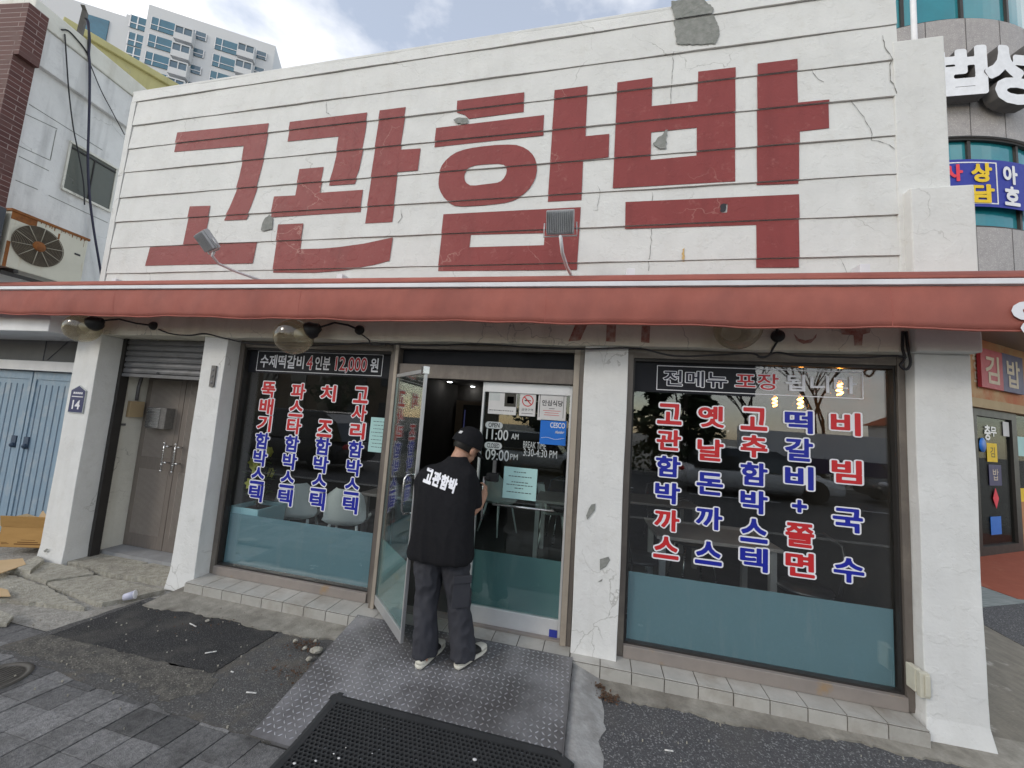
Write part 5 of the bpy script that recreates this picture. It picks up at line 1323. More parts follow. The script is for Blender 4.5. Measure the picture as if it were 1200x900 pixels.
def leafpile(px_, py_, n, sp, z=.015):
    for k in range(n):
        c = G(px_, py_, z)+Vector((rnd2.gauss(0, sp), rnd2.gauss(0, sp*.6), rnd2.uniform(0, .02))); a = rnd2.uniform(0, 6.3); s = rnd2.uniform(.004, .012)
        u, v = Vector((math.cos(a), math.sin(a), rnd2.uniform(-.5, .5)))*s, Vector((-math.sin(a), math.cos(a), rnd2.uniform(-.5, .5)))*s*.6
        mb.add([c-u, c+v, c+u, c-v], [(0, 1, 2, 3)])
leafpile(712, 818, 150, .035); leafpile(703, 806, 60, .02, .03); leafpile(357, 757, 160, .06); leafpile(340, 790, 90, .08, .01); leafpile(236, 730, 50, .15, .02)
tag(solo('leaf_litter', mb, M['dry_leaf'], 'crumbled brown leaves and dirt gathered beside the ramp', 'leaf litter', fixn=False), kind='stuff')
mb = MB()                                          # grit and paper crumbs
for k in range(130):
    x, y_ = rnd2.uniform(-5.2, 1.9), rnd2.uniform(-1.3, -.15)
    if RX0-.05 < x < .1: x -= 2.2
    s = rnd2.uniform(.0015, .0045); mb.box(x-s, x+s, y_-s*.7, y_+s*.7, .004, .012+s)
tag(solo('grit', mb, M['concrete_slab'], 'pale grit scattered over asphalt and pavers', 'grit'), kind='stuff')
mb = MB()
for px_, py_, s in ((345, 895, .010), (391, 884, .006), (397, 889, .009), (370, 892, .008), (556, 895, .013), (436, 885, .004), (405, 878, .004)):
    c = G(px_, py_, .02); mb.ball((c.x, c.y, mz(c.x, c.y)+.012), (s*.9, s*.65, s*.35), seg=8, rings=5)
tag(solo('paper_crumb', mb, M['paper'], 'white crumbs sprinkled on the black rubber mat', 'crumbs'), kind='stuff')
t = thing('manhole_cover', 'small round cast iron cover at the edge of the paving', 'manhole cover', G(-8, 797, 0))
c = G(-8, 796, 0); mb = MB(); mb.lathe([(.0, .006), (.115, .006), (.12, .002), (.13, .002), (.133, .008), (.155, .008), (.16, -.01)], c, seg=36); part('cover', mb, M['iron'], t)
mb = MB()
for k in range(-4, 5):
    w = math.sqrt(max(.11**2-(k*.024)**2, 0)); mb.box(c.x+k*.024-.006, c.x+k*.024+.006, c.y-w, c.y+w, c.z+.005, c.z+.010)
part('ribs', mb, M['iron'], t, bevel=.002)
# cardboard at the blue doors
def P0(px_, py_): return P(px_, py_, -.08)
cb = thing('cardboard_box', 'open brown cardboard box with dark print beside the leftmost pillar', 'cardboard box', (-5.75, .05, .02))
o = Vector((-6.12, -.02, .055)); u, v, H = Vector((.46, .16, 0)), Vector((-.12, .34, 0)), .21; tk = .006
un, vn = u.normalized(), v.normalized()
mb = MB(); mb.obox(o, u, vn*tk, (0, 0, H)); mb.obox(o+v-vn*tk, u, vn*tk, (0, 0, H)); mb.obox(o+vn*tk, un*tk, v-vn*2*tk, (0, 0, H)); mb.obox(o+u-un*tk+vn*tk, un*tk, v-vn*2*tk, (0, 0, H)); mb.obox(o, u, v, (0, 0, tk*.8))
part('carton', mb, M['cardboard'], cb)
def flap(a, b, d, m_='cardboard_in'):
    mb = MB(); a, b, d = Vector(a), Vector(b), Vector(d); n_ = (b-a).cross(d).normalized()*.005; mb.obox(a, b-a, d, n_); part('flap', mb, M[m_], cb)
tz = Vector((0, 0, H+.002))
flap(o+tz, o+u+tz, Vector((.02, -.03, .12)), 'cardboard'); flap(o+v+tz, o+v+u+tz, Vector((-.02, .06, .13))); flap(o+tz, o+v+tz, Vector((-.14, -.03, .03))); flap(o+u+tz, o+u+v+tz, Vector((.05, -.0, .12)))
mb = MB(); nv = Vector((vn.x, vn.y, 0))*-.0012
for a_, b_, c_, d_ in ((.3, .82, .14, .19), (.36, .76, .24, .28), (.05, .2, .16, .18), (.05, .16, .22, .24), (.42, .7, .36, .38)):
    mb.obox(o+u*a_+Vector((0, 0, H*c_))+nv, u*(b_-a_), nv*.5, (0, 0, H*(d_-c_)))
part('print', mb, M['cardboard_print'], cb)
def sheetboard(pts, z, label, mat='cardboard_in', tilt=.0):
    mb = MB(); mb.prism([Vector((x, y, z+tilt*(x+6))) for x, y in pts], (0, 0, .008)); solo('flattened_cardboard', mb, M[mat], label, 'cardboard')
a = [G(-10, 678, .03), G(-8, 660, .03), G(26, 657, .03), G(30, 664, .03)]
sheetboard([(p_.x, p_.y) for p_ in a], .045, 'flattened pale cardboard sheet under the brown box')
a = [G(-10, 700, .02), G(-2, 690, .02), G(9, 693, .02), G(12, 700, .02)]
sheetboard([(p_.x, p_.y) for p_ in a], .025, 'scrap of pale cardboard on the broken concrete at the left edge')
mb = MB(); a = [G(14, 664, .05), G(44, 651, .05), G(52, 655, .05), G(36, 668, .05)]
mb.prism([Vector((p_.x, p_.y, .0)) for p_ in a], (0, 0, .05)); solo('concrete_slab', mb, M['concrete_slab'], 'loose grey concrete slab between the box and the leftmost pillar', 'slab', bevel=.008)
mb = MB(); a = [G(-20, 732, .02), G(0, 716, .02), G(16, 723, .02), G(8, 732, .02)]
mb.prism([Vector((p_.x, p_.y, .0)) for p_ in a], (0, 0, .03)); solo('concrete_slab', mb, M['concrete_slab'], 'loose slab of concrete at the left edge above the pavers', 'slab', bevel=.006)

# ================================================================== LEFT NEIGHBOURS
gar = thing('garage_front', 'low shop front with blue sheet metal double door left of the restaurant', 'shop front', (-6.8, .3, 0))
mb = MB(); mb.box(-10.5, XL-.003, -.24, .3, 2.34, 2.62); part('beam', mb, M['rail_white'], gar, bevel=.006)
mb = MB(); mb.box(-10.5, XL-.003, .3, .36, 2.085, 2.62)
for x in (-7.6, -6.62): mb.box(x, x+.008, .2955, .2995, 2.085, 2.338)
mb.obox((-6.55, .2945, 2.10), (.35, 0, .28), (0, .005, 0), (.012, 0, 0)); part('fascia_panel', mb, M['slate_panel'], gar)
mb = MB(); mb.box(-10.5, XL-.003, .27, .36, 1.965, 2.083); part('door_head', mb, M['rail_white'], gar, bevel=.005)
mb = MB(); mb.box(-10.5, XL+.01, .42, 4, -.02, 2.6); part('body', mb, M['grey_wall'], gar)
for x0, x1 in ((-8.9, -7.86), (-7.84, -6.815), (-6.80, -5.79)):
    d = bpy.data.objects.new('door_leaf', None); COL.objects.link(d); d.parent = gar; d.location = Vector(((x0+x1)/2, .35, 0)) - gar.location
    mb = MB(); mb.box(x0, x1, .35, .40, .03, 1.955, 0); mb.box(x0+.005, x0+.06, .338, .35, .03, 1.955, 0); mb.box(x1-.06, x1-.005, .338, .35, .03, 1.955, 0); mb.box(x0+.06, x1-.06, .339, .35, 1.86, 1.955, 0)
    x = x0+.12
    while x < x1-.1: mb.box(x, x+.014, .3455, .35, .05, 1.8, 1); x += .105
    part('door_panel', mb, [M['blue_door'], M['blue_dark']], d, bevel=.002)
    hx = x1-.1 if x1 < -6.81 else x0+.1
    mb = MB(); mb.box(hx-.05, hx+.03, .33, .345, 1.02, 1.16); mb.ball((hx, .325, 1.05), .03, seg=8, rings=6); part('latch', mb, M['blue_dark'], d)
# upper building with the brick pier
dW = np.array([-0.1148, 0.9934, 0.0]); nW = np.array([0.9934, 0.1148, 0.0])
def Wp(px_, py_, c): return onplane(px_, py_, (-c, 0, 0), nW)
def sW(p, c): return (Vector(p)-Vector((-c, 0, 0))).dot(Vector(dW))
def Wv(s, z, c, out=0.0): return Vector((-c, 0, z)) + Vector(dW)*s + Vector(nW)*out
nb = thing('neighbour_building', 'old grey rendered building with a dark brick corner pier left of the restaurant', 'building', (-9, 2, 0))
CW = 7.0
z_roof = Wp(55, 23, CW).z; z_band = Wp(45, 79, CW).z; s0 = sW(Wp(28, 120, CW), CW)-.12
Wd, Nn = Vector(dW), Vector(nW)
mb = MB(); mb.obox(Wv(s0, 2.63, CW, -4.5), Nn*4.5, Wd*9, (0, 0, z_band-2.63)); part('side_wall', mb, M['grey_wall'], nb)
mb = MB(); mb.obox(Wv(s0, z_band, CW, -4.5), Nn*4.56, Wd*9, (0, 0, z_roof-.16-z_band)); part('parapet', mb, M['grey_wall'], nb, bevel=.01)
mb = MB(); mb.obox(Wv(s0, z_roof-.158, CW, -4.5), Nn*4.585, Wd*9, (0, 0, .26)); part('coping', mb, M['cream_wall'], nb, bevel=.015)
a, c = Wp(78, 219, CW), Wp(135, 202, CW); sa, sb = sW(Wp(83, 168, CW), CW), sW(Wp(135, 200, CW), CW); za, zb = Wp(73, 220, CW).z, Wp(83, 168, CW).z
w = bpy.data.objects.new('window', None); COL.objects.link(w); w.parent = nb; w.location = Wv((sa+sb)/2, za, CW)-nb.location
mb = MB(); t_ = .03
mb.obox(Wv(sa-.02, za-.03, CW, .002), Nn*.03, Wd*(sb-sa+.04), (0, 0, t_)); mb.obox(Wv(sa-.02, zb, CW, .002), Nn*.03, Wd*(sb-sa+.04), (0, 0, t_)); mb.obox(Wv(sa-.02, za, CW, .002), Nn*.02, Wd*.02, (0, 0, zb-za)); mb.obox(Wv(sb, za, CW, .002), Nn*.02, Wd*.02, (0, 0, zb-za))
part('frame', mb, M['cream_wall'], w)
mb = MB(); mb.obox(Wv(sa, za, CW, .003), Nn*.008, Wd*(sb-sa), (0, 0, zb-za)); part('pane', mb, M['old_window'], w)
mb = MB(); mb.obox(Wv(sa, zb-.06, CW, .012), Nn*.01, Wd*(sb-sa), (0, 0, .02)); mb.obox(Wv((sa+sb)/2, za, CW, .012), Nn*.01, Wd*.012, (0, 0, zb-za-.06)); part('bar', mb, M['dark_frame'], w)
for (p0, p1) in (((22, 130), (67, 151)), ((66, 152), (59, 187)), ((22, 171), (59, 188)), ((22, 183), (57, 200)), ((18, 211), (44, 222)), ((34, 122), (120, 176)), ((57, 229), (126, 261))):
    A_, B_ = Wp(*p0, CW), Wp(*p1, CW); mb = MB(); mb.tube([A_+Nn*.0005, B_+Nn*.0005], .0045, seg=6); part('crack', mb, M['cement_patch'], nb)
def brick_block(name, s_a, s_b, za, zb, out, depth):
    mb = MB(); mb.obox(Wv(s_a, za, CW, out-depth), Nn*depth, Wd*(s_b-s_a), (0, 0, zb-za)); o = part(name, mb, M['brick'], nb)
    uvl = o.data.uv_layers.new(name='UVMap')
    for poly in o.data.polygons:
        for li in poly.loop_indices:
            v = o.data.vertices[o.data.loops[li].vertex_index].co; d_ = v.dot(Wd) if abs(poly.normal.dot(Nn)) > .5 else v.dot(Nn)
            uvl.data[li].uv = (d_, v.z)
    return o
c1_ = CW-.06
sc0, sc1 = sW(Wp(14, 64, c1_), c1_), sW(Wp(38.7, 85, c1_), c1_)
brick_block('brick_pier', sc0, sc1, 2.7, Wp(18, 62, c1_).z, .06, .9)
c2_ = CW-.13
su0, su1 = sW(Wp(26, 31, c2_), c2_), sW(Wp(50, 48, c2_), c2_)
brick_block('brick_cap', su0, su1, Wp(20, 62, c2_).z, Wp(31, 0, c2_).z, .13, 1.1)
# air conditioner
CA = 6.68
ac = thing('air_conditioner', 'rusty cream air conditioner outdoor unit on the grey side wall', 'air conditioner', Wv(.2, 3.2, CA))
a0, a1 = sW(Wp(15, 245, CA), CA), sW(Wp(104, 281, CA), CA); zt, zb = Wp(15, 245, CA).z-.01, Wp(5, 312, CA).z
sa, ea = Wv(a0, zb, CA), Wd*(a1-a0)
mb = MB(); mb.obox(Wv(a0, zb, CA, -.27), Nn*.27, ea, (0, 0, zt-zb)); cas = part('casing', mb, M['ac_case'], ac, bevel=.012)
mb = MB(); mb.obox(Wv(a0-.012, zt-.012, CA, -.28), Nn*.293, ea*1.03, (0, 0, .03))
rnd3 = random.Random(2)
for k in range(26):                               # rust runs from the lid
    f = rnd3.random(); L_ = rnd3.uniform(.01, .045)*(2.4 if rnd3.random() < .12 else 1); mb.obox(Wv(a0+(a1-a0)*(.05+.93*f), zt-.012-L_, CA, .0), Nn*.0015, Wd*rnd3.uniform(.002, .009), (0, 0, L_))
mb.obox(Wv(a0, zt-.10, CA, .0), Nn*.0018, Wd*.22, (0, 0, .09)); mb.obox(Wv(a0+.004, zb, CA, 0), Nn*.002, Wd*.03, (0, 0, .3)); mb.obox(Wv(a0+.58*(a1-a0), zb+.3, CA, 0), Nn*.002, Wd*.016, (0, 0, .3))
part('rusted_lid', mb, M['rust'], ac)
fc = Wp(44.5, 289, CA); sf, zf = sW(fc, CA), fc.z; rf = min(.235, (zt-zb)*.42)
def disc(mb, r0, r1, out, mi, h=.004, seg=40):
    for k in range(seg):
        t0, t1 = 2*math.pi*k/seg, 2*math.pi*(k+1)/seg
        q_ = [Wv(sf+r_*math.cos(t_), zf+r_*math.sin(t_), CA, out) for r_, t_ in ((r0, t0), (r1, t0), (r1, t1), (r0, t1))]
        mb.add(q_, [(0, 1, 2, 3)], mi)
gr = MB(); disc(gr, .001, rf, .0025, 0); fan = part('fan_opening', gr, M['fan_dark'], ac, fixn=False)
gr = MB()
for k in range(1, 15):
    rr = .05+(rf-.05)*k/14; gr.tube([Wv(sf+rr*math.cos(t_*2*math.pi/40), zf+rr*math.sin(t_*2*math.pi/40), CA, .014) for t_ in range(41)], .0034, seg=5, caps=False)
for k in range(10):
    t_ = 2*math.pi*k/10+.2; gr.tube([Wv(sf+.04*math.cos(t_), zf+.04*math.sin(t_), CA, .018), Wv(sf+rf*math.cos(t_), zf+rf*math.sin(t_), CA, .018)], .0045, 1, seg=5)
part('fan_grille', gr, [M['grille'], M['grille_spoke']], ac)
hb_ = MB(); hb_.lathe([(.06, 0), (.06, .012), (.03, .022), (0, .022)], Wv(sf, zf, CA, .012), Nn, seg=24); part('hub', hb_, M['rust'], ac)
mb = MB(); mb.obox(Wv(a1-.12, zb+(zt-zb)*.62, CA, .001), Nn*.004, Wd*.06, (0, 0, .022)); part('badge', mb, M['ink'], ac)
mb = MB()
for s_ in (a0+.08, a1-.12): mb.obox(Wv(s_, zb-.045, CA, -.36), Nn*.4, Wd*.04, (0, 0, .04)); mb.obox(Wv(s_, zb-.4, CA, -.33), Nn*.03, Wd*.03, (0, 0, .36))
mb.obox(Wv(a0, zb-.09, CA, -.02), Nn*.03, Wd*(a1-a0), (0, 0, .04)); part('bracket', mb, M['dark_frame'], ac)
mb = MB(); mb.obox(Wv(a0-.30, zb-.03, CA, -.28), Nn*.27, Wd*.26, (0, 0, zt-zb+.02))
for k in range(9): mb.obox(Wv(a0-.305, zb+.05+.06*k, CA, -.27), Nn*.25, Wd*.004, (0, 0, .02))
solo('vent_box', mb, M['slate_panel'], 'dark slatted box beside the rusty air conditioner at the left edge', 'vent')
# post and cables on the roof edge
CP = 7.02
t = thing('roof_post', 'dark square steel post leaning on the edge of the grey roof', 'post', Wp(90, 48, CP))
p0, p1, p2 = Wp(91, 50, CP), Wp(100, 14, CP), Wp(97, 6, CP)
mb = MB(); mb.tube([p0, p1], .035, seg=4, smooth=False); mb.tube([p1, p2], .03, seg=4, smooth=False); part('post', mb, M['iron'], t)
CB = 6.9
def run(pts): return [Wp(x, y, CB) for x, y in pts]
cable('cable_bundle', run(((102, 22), (105, 45), (104, 62), (105, 75), (105, 110), (104, 150), (103, 190), (105, 230), (110, 270), (117, 312), (122, 345))), .015, M['navy_cable'], 'thick dark cable bundle hanging down the grey side wall', 'cable')
cable('cable', run(((99, 21), (103, 24), (104, 34), (104, 58))), .012, M['cable'], 'curved black cable from the roof post down to the thick bundle')
cable('cable', run(((76, 40), (78, 70), (81, 110), (86, 150), (92, 180), (98, 215), (99, 240))), .008, M['cable'], 'thin black cable sagging past the window of the grey wall')
cable('cable', run(((72, 35), (80, 36), (90, 46), (99, 57), (104, 66))), .009, M['cable'], 'thin black cable along the grey roof edge to the thick bundle')
cable('cable', run(((106, 76), (118, 105), (130, 128), (146, 158))), .006, M['cable'], 'thin black cable slanting from the bundle to the sign wall')

# yellow house behind, apartment tower far away
yl = thing('yellow_house', 'pale yellow rendered house rising behind the grey wall', 'house', G(140, 60, 9))
zt_ = 9.0
A_, B_, C0 = G(78, 23, zt_), G(205, 98, zt_), G(68, 33, zt_)
e = (B_-A_); e.z = 0; e.normalize(); nrm = Vector((e.y, -e.x, 0))
if nrm.dot(Vector(CAM)-A_) < 0: nrm = -nrm
mb = MB(); mb.obox(A_-nrm*5+Vector((0, 0, -9)), nrm*5, e*((B_-A_).length+6), (0, 0, 8.85)); part('wall', mb, M['yellow_wall'], yl)
mb = MB(); mb.obox(A_-nrm*5.03-e*.04+Vector((0, 0, -.148)), nrm*5.1, e*((B_-A_).length+6.1), (0, 0, .15)); part('coping', mb, M['yellow_wall'], yl, bevel=.02)
ap = thing('apartment_tower', 'tall pale apartment block with teal windows far behind the restaurant', 'apartment block', G(230, 60, 42))
ZT = 42.0
A_, B_ = G(175, 5, ZT), G(323, 54, ZT); e = B_-A_; e.z = 0; Lf = e.length; e.normalize(); nrm = Vector((e.y, -e.x, 0))
if nrm.dot(Vector(CAM)-A_) < 0: nrm = -nrm
def Ap(px_, py_, out=0.0): return onplane(px_, py_, A_+nrm*out, nrm)
FH = 3.0
mb = MB(); mb.obox(A_-nrm*12-Vector((0, 0, ZT)), nrm*12, e*Lf, (0, 0, ZT)); part('wall', mb, M['tower_wall'], ap)
mb = MB(); mb.obox(A_+e*.002*Lf-nrm*12-Vector((0, 0, ZT))+e*(Lf-.002), nrm*9, e*2.2, (0, 0, ZT-1)); part('end_wall', mb, M['tower_grey'], ap)
A2_ = G(150, 11, ZT); e2l = (A_-A2_).dot(e)
mb = MB(); mb.obox(A_-e*e2l-nrm*12.5-Vector((0, 0, ZT)), nrm*11, e*(e2l-.01), (0, 0, ZT-.6)); part('wall', mb, M['tower_wall'], ap)
mb = MB(); mb.obox(A_-e*(e2l+9)-nrm*16-Vector((0, 0, ZT)), nrm*13, e*8.9, (0, 0, ZT+.3)); part('rear_wing', mb, M['tower_wall'], ap)
def apwin(x, y, w_, h_, out, mat, cols_, label=None):
    c = Ap(x, y, out); o = c-e*w_/2-Vector((0, 0, h_/2))
    mb = MB(); mb.obox(o+nrm*.0, e*w_, nrm*.06, (0, 0, h_)); wo = part('window', mb, M[mat], ap)
    mb = MB(); t_ = .09
    for k in range(cols_+1): mb.obox(o+e*(w_*k/cols_-t_/2)+nrm*.061, e*t_, nrm*.05, (0, 0, h_))
    mb.obox(o+nrm*.0612+Vector((0, 0, h_*.36)), e*w_, nrm*.045, (0, 0, t_)); part('frame', mb, M['rail_white'], wo)
# rows of windows: columns given by the top row in the photograph, then repeated floor by floor
fl = (Ap(192.5, 31.5, .02)-Ap(187.5, 51, .02)).length
for x, y, w_, h_, mat_, nc, rows in ((192.5, 31.5, 1.08, .68, 'tower_glass', 2, 4), (233, 42, .7, .45, 'tower_glass_dark', 2, 4), (266, 55, 1.08, .68, 'tower_glass', 2, 3), (304, 64.5, .7, .45, 'tower_glass_dark', 2, 3)):
    c = Ap(x, y, .02); dz = 0; w_, h_ = w_*fl, h_*fl
    for r_ in range(rows):
        q_ = c-Vector((0, 0, fl*r_)); o = q_-e*w_/2-Vector((0, 0, h_/2)); mb = MB(); mb.obox(o, e*w_, nrm*.06, (0, 0, h_)); wo = part('window', mb, M[mat_], ap)
        mb = MB(); t_ = .06
        for k in (0, .3, 1): mb.obox(o+e*(w_*k-t_/2)+nrm*.061, e*t_, nrm*.05, (0, 0, h_))
        mb.obox(o+nrm*.0612+Vector((0, 0, h_*.34)), e*w_, nrm*.045, (0, 0, t_)); part('frame', mb, M['rail_white'], wo)
for x, y, rows in ((215, 38, 4), (288, 58, 3)):
    c = Ap(x, y, .37*fl); kb = fl/3.0
    for r_ in range(rows):
        q_ = c-Vector((0, 0, fl*r_)); o = q_-e*1.2*kb-Vector((0, 0, 1.35*kb))-nrm*1.1*kb; eb, nbv, zk = e*kb, nrm*kb, kb; b_ = bpy.data.objects.new('balcony', None); COL.objects.link(b_); b_.parent = ap; b_.location = o-ap.location
        Zk = lambda z: Vector((0, 0, z*kb))
        mb = MB(); mb.obox(o, eb*2.4, nbv*1.1, Zk(1.05)); mb.obox(o+Zk(2.2), eb*2.4, nbv*1.1, Zk(.2)); mb.obox(o+Zk(1.05), eb*.12, nbv*1.1, Zk(1.15)); mb.obox(o+eb*2.28+Zk(1.05), eb*.12, nbv*1.1, Zk(1.15)); mb.obox(o+eb*1.12+nbv*.99+Zk(1.05), eb*.12, nbv*.1, Zk(1.15))
        part('box', mb, M['tower_wall'], b_)
        mb = MB(); mb.obox(o+eb*.13+Zk(1.06), eb*2.14, nbv*.98, Zk(1.13)); part('glazing', mb, M['tower_glass_dark'], b_)
for x, y in ((163, 28), (160.5, 48), (158, 64)):
    c = onplane(x, y, A_-nrm*1.5, nrm); w_, h_ = .72*fl, .72*fl; o = c-e*w_/2-Vector((0, 0, h_/2)); mb = MB(); mb.obox(o+nrm*.02, e*w_, nrm*.06, (0, 0, h_)); wo = part('window', mb, M['tower_glass'], ap)
    mb = MB()
    for k in (0, .45, 1): mb.obox(o+e*(w_*k-.05)+nrm*.081, e*.1, nrm*.05, (0, 0, h_))
    mb.obox(o+nrm*.0812+Vector((0, 0, h_*.35)), e*w_, nrm*.045, (0, 0, .1)); part('frame', mb, M['rail_white'], wo)
print('floor', fl, 'dist', (A_-Vector(CAM)).length)
c = onplane(112, 34, A_-nrm*3, nrm); mb = MB(); mb.obox(c+nrm*.02-e*1-Vector((0, 0, 1.3)), e*2.0, nrm*.08, (0, 0, 2.6)); part('window', mb, M['tower_glass'], ap)

# ================================================================== RIGHT NEIGHBOUR: ROUND STONE-CLAD TOWER WITH A SNACK SHOP
CC, CR = Vector((6.93, 10.31, 0)), 4.0
of = thing('office_tower', 'round grey stone clad office tower with curved teal windows right of the restaurant', 'office building', (CC.x, CC.y, 0))
def cyl(mb, r, z0, z1, a0, a1, n, mi=0, th=.1):
    for k in range(n):
        t0, t1 = a0+(a1-a0)*k/n, a0+(a1-a0)*(k+1)/n
        q_ = [CC+Vector((rr*math.cos(t), rr*math.sin(t), z)) for z in (z0, z1) for rr, t in ((r, t0), (r, t1), (r-th, t1), (r-th, t0))]
        mb.add(q_, [(0, 1, 5, 4), (4, 5, 6, 7), (0, 3, 2, 1), (3, 7, 6, 2)], mi)
def cyl_hit(px_, py_, r=CR):
    d = ray(px_, py_); dd = d[:2]; o = CAM[:2]-np.array([CC.x, CC.y]); a = dd@dd; b = 2*dd@o; c = o@o-r*r; disc = b*b-4*a*c
    t = (-b-math.sqrt(max(disc, 0)))/(2*a); return Vector(CAM+t*d)
ZW = [(3.9, 6.38), (8.40, 11.15), (13.2, 15.5)]
aA, aB = R(150), R(330)
for z0, z1 in ZW:
    mb = MB(); cyl(mb, CR, z0, z1, aA, aB, 60, 0, .4)
    band = part('stone_band', mb, M['stone'], of)
    mb = MB(); t = aA
    while t < aB:
        u = Vector((math.cos(t), math.sin(t), 0)); v = Vector((-u.y, u.x, 0)); mb.obox(CC+u*(CR-.01)-v*.007+Vector((0, 0, z0)), u*.013, v*.014, (0, 0, z1-z0)); t += .185
    for zz in ((z0+z1)/2,): cyl(mb, CR+.003, zz-.006, zz+.006, aA, aB, 60, 0, .012)
    part('panel_joints', mb, M['stone_joint'], band)
for z0, z1 in ((6.38, 8.40), (11.15, 13.2)):
    mb = MB(); cyl(mb, CR-.12, z0-.02, z1+.02, aA, aB, 60, 0, .02)
    wn_ = part('curved_window', mb, M['office_glass'], of)
    mb = MB()
    for k in range(12):
        t = aA+(aB-aA)*k/11.3; u = Vector((math.cos(t), math.sin(t), 0)); v = Vector((-u.y, u.x, 0)); mb.obox(CC+u*(CR-.119)-v*.03+Vector((0, 0, z0)), u*.05, v*.06, (0, 0, z1-z0))
    cyl(mb, CR-.05, z0-.004, z0+.06, aA, aB, 60, 0, .06); cyl(mb, CR-.05, z1-.06, z1+.004, aA, aB, 60, 0, .06)
    part('mullions', mb, M['dark_frame'], wn_)
    mb = MB(); cyl(mb, CR-.6, z0, z1, aA, aB, 40, 0, .02)
mb = MB()
n_ = 48; mb.loft([[CC+Vector(((CR-.2)*math.cos(2*math.pi*k/n_), (CR-.2)*math.sin(2*math.pi*k/n_), z)) for k in range(n_)] for z in (3.9, 15.4)], smooth=False); part('core_wall', mb, M['room_wall'], of)
mb = MB(); p = cyl_hit(1056, 20); mb.tube([(p.x-.15, p.y-.55, 3.9), (p.x-.15, p.y-.55, 15)], .05, seg=10); part('downpipe', mb, M['rail_white'], of)
def chan(ch, b, depth, mats, name, off=.12, r=.05):
    """channel letter standing proud of the curved wall"""
    pc = cyl_hit((b[0]+b[2])/2, (b[1]+b[3])/2, CR+off); u = (pc-CC); u.z = 0; u.normalize(); v = Vector((-u.y, u.x, 0))
    pa, pb = onplane(b[0], b[3], pc, u), onplane(b[2], b[1], pc, u); w_ = (pb-pa).dot(v); h_ = (pb-pa).z
    mb = MB(); o = pa.copy(); gv, gf = glyph(ch, r)
    mb.flat((gv, gf), o, v*w_, (0, 0, h_), 0)
    if depth:
        cnt = {}
        V3 = [o+v*w_*x+Vector((0, 0, h_*y)) for x, y in gv]
        key = lambda p: (round(p.x, 4), round(p.y, 4), round(p.z, 4))
        for f in gf:
            for i in range(len(f)):
                a_, b_ = f[i], f[(i+1) % len(f)]; k_ = tuple(sorted((key(V3[a_]), key(V3[b_])))); cnt.setdefault(k_, []).append((a_, b_))
        for es in cnt.values():
            if len(es) == 1:
                a_, b_ = es[0]; mb.add([V3[a_], V3[b_], V3[b_]-u*depth, V3[a_]-u*depth], [(0, 3, 2, 1)], 1)
    return part(name, mb, mats, of, fixn=False)
chan('법', (1099, 55, 1152, 111), .22, [M['sign_white'], M['stone_joint']], 'sign_letter', .30, .05)
chan('성', (1160, 56, 1210, 116), .22, [M['sign_white'], M['stone_joint']], 'sign_letter', .30, .05)
mb = MB(); zb0, zb1 = cyl_hit(1150, 243, CR-.02).z, cyl_hit(1150, 188, CR-.02).z
cyl(mb, CR+.012, zb0, zb1, R(200), R(300), 50, 0, .01); bn = part('banner', mb, M['banner_blue'], of)
tA = math.atan2(*(cyl_hit(1168, 215)-CC).yx); tB = math.atan2(*(cyl_hit(1080, 215)-CC).yx)
mb = MB(); lo_, hi_ = sorted((tA % (2*math.pi), tB % (2*math.pi)))
cyl(mb, CR+.017, zb0+.06, zb0+.085, lo_, hi_, 20, 0, .004); cyl(mb, CR+.017, zb1-.085, zb1-.06, lo_, hi_, 20, 0, .004); cyl(mb, CR+.017, zb0+.086, zb1-.086, hi_-.006, hi_, 1, 0, .004)
part('banner_border', mb, M['rail_white'], bn)
for ch, b, m_ in (('사', (1107, 193, 1127, 212), 'banner_red'), ('상', (1140, 192, 1161, 212), 'banner_yellow'), ('담', (1140, 217, 1164, 236), 'banner_yellow'), ('아', (1177, 196, 1191, 214), 'rail_white'), ('호', (1179, 221, 1194, 239), 'rail_white')):
    o_ = chan(ch, b, 0, [M[m_]], 'banner_letter', .03, .045); o_.parent = bn; o_.location = base_of(of)-base_of(bn)

SA = Vector((6.51, 5.38, 0)); sd_ = Vector((.83, .56, 0)).normalized(); sn_ = Vector((sd_.y, -sd_.x, 0))
def Sp(px_, py_, out=0.0): return onplane(px_, py_, SA+sn_*out, sn_)
shp = thing('snack_shop', 'small snack shop with orange sign board under the round tower', 'shop', SA+Vector((0, 0, 0)))
def sbox(mb, s0, s1, z0, z1, out, th, mi=0): mb.obox(SA+sd_*s0+sn_*(out-th)+Vector((0, 0, z0)), sd_*(s1-s0), sn_*th, (0, 0, z1-z0), mi)
mb = MB(); sbox(mb, -2.5, 5.5, 2.72, 3.82, .02, .3); part('sign_board', mb, M['orange_board'], shp)
mb = MB(); sbox(mb, -2.5, 5.5, 2.56, 2.718, .06, .3); part('lintel_board', mb, M['sand_board'], shp)
mb = MB(); sbox(mb, -2.5, 5.5, 3.822, 4.0, 1.1, 1.3); part('canopy', mb, M['steel_door'], shp); mb = MB(); sbox(mb, -2.5, 5.5, 3.84, 3.98, 1.14, .038); part('canopy_edge', mb, M['rail_white'], shp)
mb = MB(); sbox(mb, -2.5, -.05, 0, 2.556, 0, .3); part('wall', mb, M['brown_concrete'], shp)
